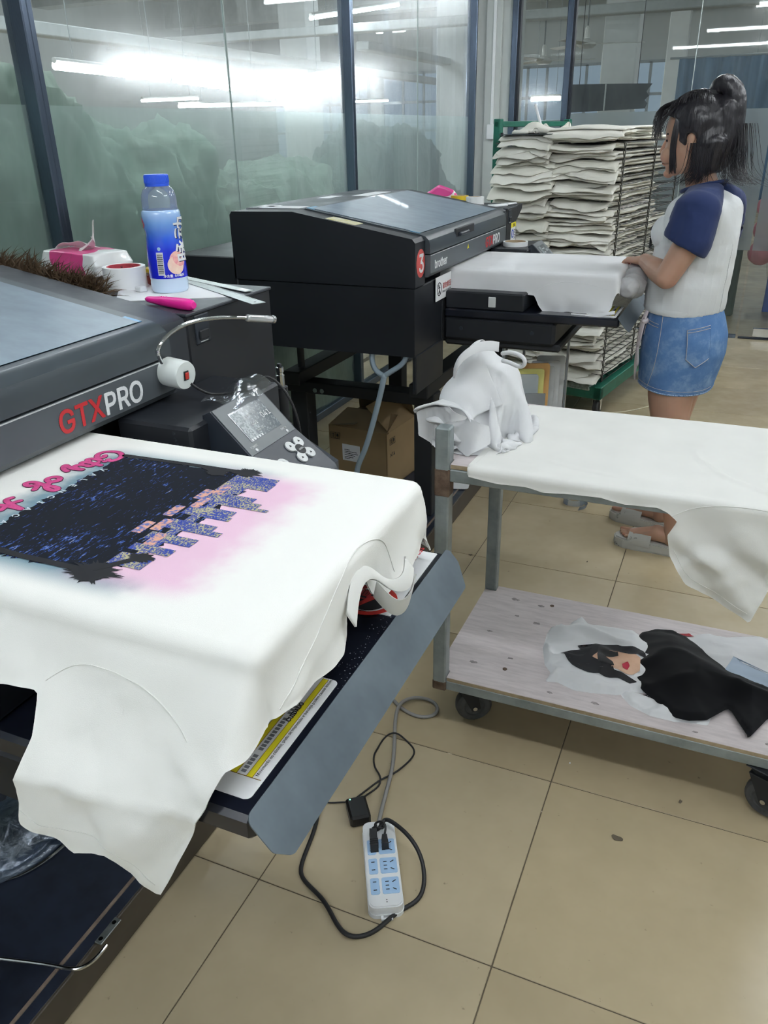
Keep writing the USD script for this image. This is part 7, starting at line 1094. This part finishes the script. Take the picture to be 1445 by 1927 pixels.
def mark(o, xd): return moved(cat([extr(unary_union([sbox(0, 0, 0.05, 0.032).boundary.buffer(0.0008), sbox(0.024, 0, 0.026, 0.032), sbox(0.006, 0.006, 0.008, 0.022), sbox(0.014, 0.006, 0.016, 0.022), Polygon([(0.004, 0.022), (0.010, 0.022), (0.007, 0.028)]), Polygon([(0.012, 0.022), (0.018, 0.022), (0.015, 0.028)]), Polygon([(0.032, 0.012), (0.044, 0.012), (0.042, 0.027), (0.034, 0.027)]), sbox(0.037, 0.004, 0.039, 0.012)]), 0.0005)]), o, xd, (0, 0, 1))
put(cb, 'handling_mark', mark(fo(0.012, 0.225), -bu), INK); put(cb, 'handling_mark', mark(sd(0.03, 0.225), bv), INK); put(cb, 'handling_mark', moved(extr(unary_union([LineString([(0, 0), (0.008, 0.014), (0.016, 0)]).buffer(0.0012), LineString([(0.02, 0.0), (0.02, 0.016), (0.028, 0.016)]).buffer(0.0012), Polygon([(0.034, 0), (0.046, 0), (0.042, 0.018)])]), 0.0005), sd(0.03, 0.165), bv, (0, 0, 1)), INK)
HOSE = raw('translucent_hose', {'p': ('principled_bsdf', {'base_color': lin('#a9bccb'), 'roughness': 0.22, 'coat_weight': 0.4}), 't': ('translucent_bsdf', {'color': lin('#a9bccb')}), 'm': ('mix_closure', {'fac': 0.3})}, [('p.BSDF', 'm.closure1'), ('t.BSDF', 'm.closure2')], 'm.closure')
ho = thing('drain_hose', 'pale translucent Y-shaped drain hose hanging under the second printer', 'hose', (-0.38, 1.62, 0.4)); J = (-0.340, 1.625, 0.818)
put(ho, 'left_branch', tube(spline([(-0.392, 1.63, 0.91), (-0.388, 1.628, 0.86), (-0.368, 1.626, 0.832), J], 20), 0.0105, 12), HOSE); put(ho, 'right_branch', tube(spline([(-0.245, 1.63, 0.91), (-0.262, 1.628, 0.876), (-0.300, 1.626, 0.846), J], 20), 0.0105, 12), HOSE); put(ho, 'main_hose', tube(spline([J, (-0.352, 1.62, 0.76), (-0.375, 1.615, 0.67), (-0.43, 1.615, 0.50), (-0.465, 1.62, 0.42), (-0.485, 1.64, 0.30), (-0.49, 1.68, 0.105)], 50), 0.0115, 12), HOSE); put(ho, 'joint', man_mesh(manifold3d.Manifold.sphere(0.0135, 20).translate(J), 0.01, 0), HOSE, True)
wb_ = thing('white_bottle', 'small white bottle standing far back under the second printer', 'bottle', (-0.56, 2.72, 0.099)); put(wb_, 'body', lathe([(0, 0), (0.027, 0), (0.028, 0.004), (0.028, 0.05), (0.026, 0.056), (0.019, 0.058)], (-0.56, 2.72, 0.099), 28), WHITEP); put(wb_, 'cap', lathe([(0.0, 0.074), (0.021, 0.074), (0.022, 0.072), (0.022, 0.058), (0.0, 0.058)], (-0.56, 2.72, 0.099), 28), WHITEP)
for k, (x, y, a, w) in enumerate([(-0.30, 2.30, 0.2, 'lying nearest the shelf edge'), (-0.33, 2.44, -0.1, 'further back')]):
    P = Polygon([(-0.11, -0.08), (0.11, -0.08), (0.11, 0.08), (-0.11, 0.08)]); solo('paper_sheet', sheet(P, 0.02, lambda Q: np.stack([x + Q[:, 0] * math.cos(a) - Q[:, 1] * math.sin(a), y + Q[:, 0] * math.sin(a) + Q[:, 1] * math.cos(a), 0.1005 + k * 0.002 + 0.012 * np.clip(Q[:, 0] * 6, 0, 1) ** 2], 1), 0.0006), PAPER, f'white paper sheet on the shelf under the second printer, {w}', 'paper', smooth=True)
# boards kept upright in a steel holder
hd = thing('board_holder', 'grey steel holder with upright plastic boards under the second printer platen', 'holder', (0.06, 2.2, 0)); HOLD = M('holder_steel', '#9aa0a4', 0.35, metal=0.4)
def brd(x, y, w, h, z, t=0.006, yaw=0.55): c, s = math.cos(yaw), math.sin(yaw); return moved(bx(0, w, -t / 2, t / 2, 0, h, 0.002), (x, y, z), (s, c, 0) if False else (-s * 0.35 + 0.30, c, 0), (-c, 0.05, 0))
put(hd, 'side_plate', moved(extr(sbox(0, 0, 0.16, 0.20).difference(sbox(0.05, 0.05, 0.10, 0.14)), 0.004), (0.055, 2.00, 0.48), (0.93, 0.36, 0), (0, 0, 1)), HOLD); put(hd, 'foot_plate', bx(0.03, 0.24, 1.98, 2.36, 0.475, 0.483, 0.002), HOLD)
for x, y in ((0.036, 1.99), (0.036, 2.345), (0.232, 2.345)): put(hd, 'hanger', bx(x - 0.005, x + 0.005, y - 0.008, y + 0.008, 0.476, 0.879, 0.001), HOLD)
BCOL = [M('board_clear', '#aab2b4', 0.3), M('board_yellow', '#e4df8a', 0.4), M('board_orange', '#e0b070', 0.45), M('board_grey', '#c3c8ca', 0.35), M('board_white', '#dcdfe0', 0.35)]
for k, (cn, m) in enumerate([('clear grey', 0), ('pale yellow', 1), ('orange', 2), ('light grey', 3), ('white', 4), ('white', 4)]):
    yk = 2.03 + 0.05 * k; xk = 0.05 + 0.012 * k
    solo('plastic_board', moved(extr(sbox(0, 0, 0.125, 0.27 + 0.012 * (k % 3)).buffer(-0.012).buffer(0.012), 0.006), (xk, yk, 0.484), (0.93, 0.36, 0), (0, 0, 1)), BCOL[m], f'{cn} plastic board standing in the steel holder, ' + ['at the front', 'second from the front', 'third from the front', 'fourth from the front', 'last but one', 'at the back'][k], 'board', 'boards in the steel holder')
# ------------------------------------------------------------------ power strip, adapter, cables on the floor
ST0 = A_([0.221, 0.240, 0.0]); sd_ = A_([0.331, 0.035, 0.0]) - ST0; SLn = np.linalg.norm(sd_); sd_ /= SLn; sw_ = A_([-sd_[1], sd_[0], 0])
ps = thing('power_strip', 'white power strip with pale blue sockets on the floor', 'power strip', (0.276, 0.137, 0)); sp3 = lambda a, b, z: ST0 + sd_ * a + sw_ * b + A_([0, 0, z])
out = sbox(-0.014, -0.043, SLn + 0.016, 0.043).buffer(-0.02).buffer(0.02)
put(ps, 'case', cat([moved(extr(out, 0.012), (*ST0[:2], 0.0), sd_, sw_), moved(extr(out.buffer(-0.0015), 0.024), (*ST0[:2], 0.010), sd_, sw_), moved(extr(out.buffer(-0.005), 0.004), (*ST0[:2], 0.033), sd_, sw_)]), WHITEP)
SOCK = M('socket_blue', '#a3c4e6', 0.45, var=0.01)
for k, a in enumerate((0.050, 0.108, 0.166)):
    for b0, b1 in ((-0.034, -0.012), (-0.006, 0.036)):
        s_ = put(ps, 'socket_plate', moved(extr(sbox(a, b0, a + 0.046, b1).buffer(-0.005).buffer(0.005), 0.0012), (*ST0[:2], 0.037), sd_, sw_), SOCK)
        sl = [(a + 0.011, (b0 + b1) / 2), (a + 0.034, (b0 + b1) / 2)] if b1 < 0 else [(a + 0.012, b0 + 0.013), (a + 0.023, b0 + 0.013), (a + 0.034, b0 + 0.013)]
        ms = [moved(bx(-0.0010, 0.0010, -0.0042, 0.0042, 0, 0.0006, 0), sp3(x, y, 0.0382), sd_, sw_) for x, y in sl]
        if b1 > 0: ms += [moved(bx(-0.0010, 0.0010, -0.005, 0.005, 0, 0.0006, 0), sp3(a + 0.023 + q, b1 - 0.012, 0.0382), sd_ + sw_ * w, sw_ - sd_ * w) for q, w in ((-0.011, 0.6), (0.011, -0.6))]
        put(s_, 'slot', cat(ms), INK)
put(ps, 'hanging_tab', moved(extr(sbox(0, -0.014, 0.016, 0.014).difference(sbox(0.004, -0.008, 0.011, 0.008)), 0.006), sp3(SLn + 0.010, 0, 0.004), sd_, sw_), WHITEP); put(ps, 'indicator', cat([disc(sp3(SLn - 0.005 + q, 0.002, 0.037), (0, 0, 1), 0.0013, 0.0004, 8) for q in (0, 0.006)]), INK)
def cable(parent_or_name, pts, r, m, label=None, cat_='cable', n=120):
    tb = tube(spline(pts, n), r, 10)
    return solo(parent_or_name, tb, m, label, cat_, smooth=True) if label else put(parent_or_name, 'cable', tb, m, True)
GREYC = M('grey_cable', '#8f8d8b', 0.5, var=0.04)
cable(ps, [(-0.16, 1.02, 0.05), (-0.09, 0.93, 0.006), (-0.024, 0.844, 0.006), (0.031, 0.775, 0.006), (0.086, 0.731, 0.006), (0.157, 0.713, 0.006), (0.196, 0.74, 0.006), (0.190, 0.78, 0.006), (0.151, 0.80, 0.007), (0.108, 0.784, 0.012), (0.083, 0.739, 0.017), (0.087, 0.685, 0.009), (0.129, 0.571, 0.006), (0.165, 0.466, 0.009), (0.188, 0.362, 0.010), (0.212, 0.262, 0.018)], 0.0056, GREYC)
adp = thing('power_adapter', 'black power adapter brick at the top end of the power strip', 'adapter', (0.147, 0.272, 0)); ao, ax1 = A_([0.147, 0.274, 0.0]), A_([0.60, -0.80, 0]); ax2 = A_([0.80, 0.60, 0])
put(adp, 'case', moved(cat([bx(-0.042, 0.036, -0.028, 0.028, 0.0, 0.037, 0.006)]), ao, ax1, ax2), M('adapter_black', '#141416', 0.35, var=0.02)); put(adp, 'indicator', moved(bx(-0.034, -0.029, -0.018, -0.014, 0.037, 0.0376, 0), ao, ax1, ax2), emit_mat('green_led', (0.3, 1.0, 0.6), 1.5)); put(adp, 'seam', moved(bx(0.0358, 0.0364, -0.026, 0.026, 0.012, 0.013, 0), ao, ax1, ax2), RUBBER)
thn = [(0.120, 0.318, 0.018), (0.136, 0.388, 0.004), (0.151, 0.421, 0.004), (0.173, 0.448, 0.008), (0.194, 0.507, 0.004), (0.197, 0.562, 0.004), (0.158, 0.597, 0.004), (0.118, 0.603, 0.016), (0.092, 0.587, 0.004), (0.090, 0.537, 0.004), (0.092, 0.503, 0.004), (0.115, 0.458, 0.004), (0.145, 0.425, 0.010), (0.153, 0.40, 0.004), (0.143, 0.366, 0.004), (0.136, 0.325, 0.018)]
cable(adp, thn, 0.0026, RUBBER); cable(adp, [(0.108, 0.298, 0.016), (0.075, 0.297, 0.004), (0.04, 0.285, 0.0035), (0.017, 0.297, 0.0035), (-0.007, 0.33, 0.0035), (-0.06, 0.39, 0.003), (-0.16, 0.46, 0.02)], 0.0024, RUBBER)
cable(adp, [(0.186, 0.237, 0.02), (0.205, 0.225, 0.030), (0.222, 0.228, 0.047)], 0.0026, RUBBER)
pl1 = thing('black_plug', 'large black mains plug in the first socket of the power strip', 'plug', sp3(0.06, -0.01, 0.038)); put(pl1, 'body', moved(hull([(x, y, z) for x, y, z in [(-0.026, -0.010, 0), (-0.026, 0.010, 0), (0.032, -0.010, 0), (0.032, 0.010, 0), (-0.022, -0.009, 0.026), (-0.022, 0.009, 0.026), (0.030, -0.009, 0.024), (0.030, 0.009, 0.024)]]), sp3(0.058, -0.016, 0.0385), sd_, sw_), RUBBER); put(pl1, 'grip', cat([moved(bx(q, q + 0.002, -0.0105, 0.0105, 0.004, 0.026, 0), sp3(0.062, -0.016, 0.0385), sd_, sw_) for q in (0.006, 0.012, 0.018)]), RUBBER)
cable(pl1, [(-0.16, 0.47, 0.14), (-0.09, 0.42, 0.06), (-0.013, 0.358, 0.007), (0.034, 0.259, 0.007), (0.058, 0.188, 0.007), (0.078, 0.086, 0.007), (0.103, 0.040, 0.007), (0.172, 0.006, 0.007), (0.227, -0.034, 0.007), (0.278, -0.058, 0.007), (0.325, -0.028, 0.007), (0.358, 0.040, 0.007), (0.392, 0.100, 0.010), (0.372, 0.168, 0.040), (0.325, 0.208, 0.062), (0.275, 0.232, 0.066), (0.240, 0.240, 0.060), (0.236, 0.216, 0.056), tuple(sp3(0.034, -0.014, 0.054))], 0.0054, RUBBER, n=200)
pl2 = thing('black_plug', 'small black adapter plug in the second socket of the power strip', 'plug', sp3(0.06, 0.015, 0.038)); put(pl2, 'body', moved(hull([(x, y, z) for x, y, z in [(-0.012, -0.008, 0), (-0.012, 0.008, 0), (0.022, -0.009, 0), (0.022, 0.009, 0), (-0.010, -0.006, 0.020), (-0.010, 0.006, 0.020), (0.020, -0.008, 0.022), (0.020, 0.008, 0.022)]]), sp3(0.062, 0.012, 0.0385), sd_, sw_), RUBBER)
cable(pl2, [tuple(sp3(0.050, 0.012, 0.052)), tuple(sp3(0.034, 0.016, 0.066)), tuple(sp3(0.020, 0.006, 0.068)), tuple(sp3(0.018, -0.008, 0.060)), tuple(sp3(0.034, -0.006, 0.064)), tuple(sp3(0.032, 0.010, 0.058)), tuple(sp3(0.008, 0.004, 0.048))], 0.0028, RUBBER, n=60)
# ------------------------------------------------------------------ shelf under the foreground printer
sr = thing('steel_rod', 'bent steel rod with a two-screw bracket lying on the navy shelf edge', 'rod', (-0.2, -0.4, 0.1)); put(sr, 'bent_rod', tube(spline([(-0.62, -0.53, 0.105), (-0.35, -0.455, 0.107), (-0.222, -0.423, 0.109), (-0.178, -0.412, 0.112), (-0.160, -0.385, 0.112), (-0.160, -0.345, 0.109)], 50), 0.0042, 10), CHROME); put(sr, 'bracket', moved(bx(0, 0.066, -0.009, 0.009, 0, 0.004, 0.001), (-0.185, -0.345, 0.099), (0.0, 1.0, 0), (-1, 0.0, 0)), RUL)
for y in (-0.335, -0.292): put(sr, 'screw', disc((-0.185, y, 0.103), (0, 0, 1), 0.005, 0.002, 12), CHROME)
sr2 = thing('steel_rod', 'thin steel rod curving across the back of the navy shelf beside the plastic bag', 'rod', (-0.47, -0.2, 0.1)); put(sr2, 'bent_rod', tube(spline([(-0.60, -0.38, 0.105), (-0.508, -0.309, 0.105), (-0.476, -0.276, 0.105), (-0.451, -0.217, 0.105), (-0.44, -0.12, 0.105), (-0.43, 0.1, 0.105)], 40), 0.004, 10), CHROME)
BAGM = raw('clear_bag', {'t': ('texture_coordinate', {}), 'n': ('noise_texture', {'scale': 26.0, 'detail': 5.0, 'distortion': 1.0}), 'b': ('bump', {'strength': 1.0, 'distance': 0.012}), 'tr': ('transparent_bsdf', {'color': (0.82, 0.87, 0.93)}), 'g': ('glossy_bsdf', {'color': (0.8, 0.88, 1), 'roughness': 0.2}), 'd': ('diffuse_bsdf', {'color': (0.42, 0.5, 0.62)}), 'm1': ('mix_closure', {'fac': 0.35}), 'm': ('mix_closure', {'fac': 0.32})}, [('t.object', 'n.vector'), ('n.fac', 'b.height'), ('b.normal', 'g.normal'), ('g.BSDF', 'm1.closure1'), ('d.BSDF', 'm1.closure2'), ('tr.BSDF', 'm.closure1'), ('m1.closure', 'm.closure2')], 'm.closure')
bgm = crumpled((-0.58, -0.16, 0.12), None, (0.22, 0.26), 36, 0.0095, 77, [((-0.58, -0.18, 0.10), (0.09, 0.12, 0.075))], 0.1005, (-0.58, -0.16, 0.125, 0.19), 70, 6, 0.07, 0.12)
bg = thing('plastic_bag', 'crumpled clear plastic bag with dark print on the navy shelf', 'bag', (-0.58, -0.16, 0.1)); put(bg, 'film', bgm, BAGM, True); put(bg, 'print', moved(cat([text('PE-LD', 0.020, (0, 0, 0), (1, 0, 0), (0, 1, 0)), extr(Polygon([(0, 0.04), (0.03, 0.04), (0.015, 0.066)]).boundary.buffer(0.0018), 0.0005)]), (-0.545, -0.17, 0.188), (0.2, 0.95, 0), (-0.85, 0.2, 0.3)), INK)
# ------------------------------------------------------------------ small litter on the floor
tr_ = thing('clear_tape_loop', 'loop of clear tape lying on the floor behind the trolley', 'tape', (0.29, 2.49, 0)); put(tr_, 'loop', ribbon(spline([(0.243 + 0.05 + 0.05 * math.cos(t), 2.49 + 0.04 * math.sin(t), 0.001) for t in np.linspace(0, 2 * PI, 25)[:-1]], 60, True), A_([0, 0, 1.0]), 0.03, 0.0008, True), PET, True); put(tr_, 'loose_end', ribbon(spline([(0.34, 2.50, 0.002), (0.36, 2.45, 0.004), (0.33, 2.41, 0.002)], 14), A_([0.3, 0, 1.0]), 0.02, 0.0008), PET, True)
LEAF = M('dry_scrap', '#5f5646', 0.8, var=0.15)
for k, (x, y, r, w) in enumerate([(0.804, 0.466, 0.012, 'largest, on the tile right of the power strip'), (0.944, 0.657, 0.009, 'thin curl near the right castor'), (0.03, 0.348, 0.006, 'by the tray flange'), (0.463, 1.918, 0.008, 'before the near sandal'), (-0.02, 1.796, 0.008, 'by the back trolley post'), (0.634, 0.691, 0.005, 'pale chip under the trolley')]):
    q = np.random.default_rng(k); a = np.linspace(0, 2 * PI, 11)[:-1]; rr = r * (0.5 + 0.6 * q.random(10)); solo('floor_scrap', sheet(Polygon(np.stack([rr * np.cos(a) * (0.6 if k % 2 else 1.3), rr * np.sin(a)], 1)).buffer(0), r * 0.35, lambda Q: np.stack([x + Q[:, 0], y + Q[:, 1], 0.0016 + 8.0 * Q[:, 0] ** 2], 1), 0.0006), LEAF if k != 5 else WHITEP, f'small dry scrap on the floor, {w}', 'scrap', smooth=True)
solo('floor_string', tube(spline([R3(0.0, 0.2, 0.004), R3(-0.08, 0.28, 0.004), R3(-0.2, 0.5, 0.004), R3(-0.26, 0.8, 0.004)], 30), 0.004, 6), M('cord_cream', '#d9d2b8', 0.6), 'pale cord trailing on the floor from the drying rack towards the woman', 'string', smooth=True)
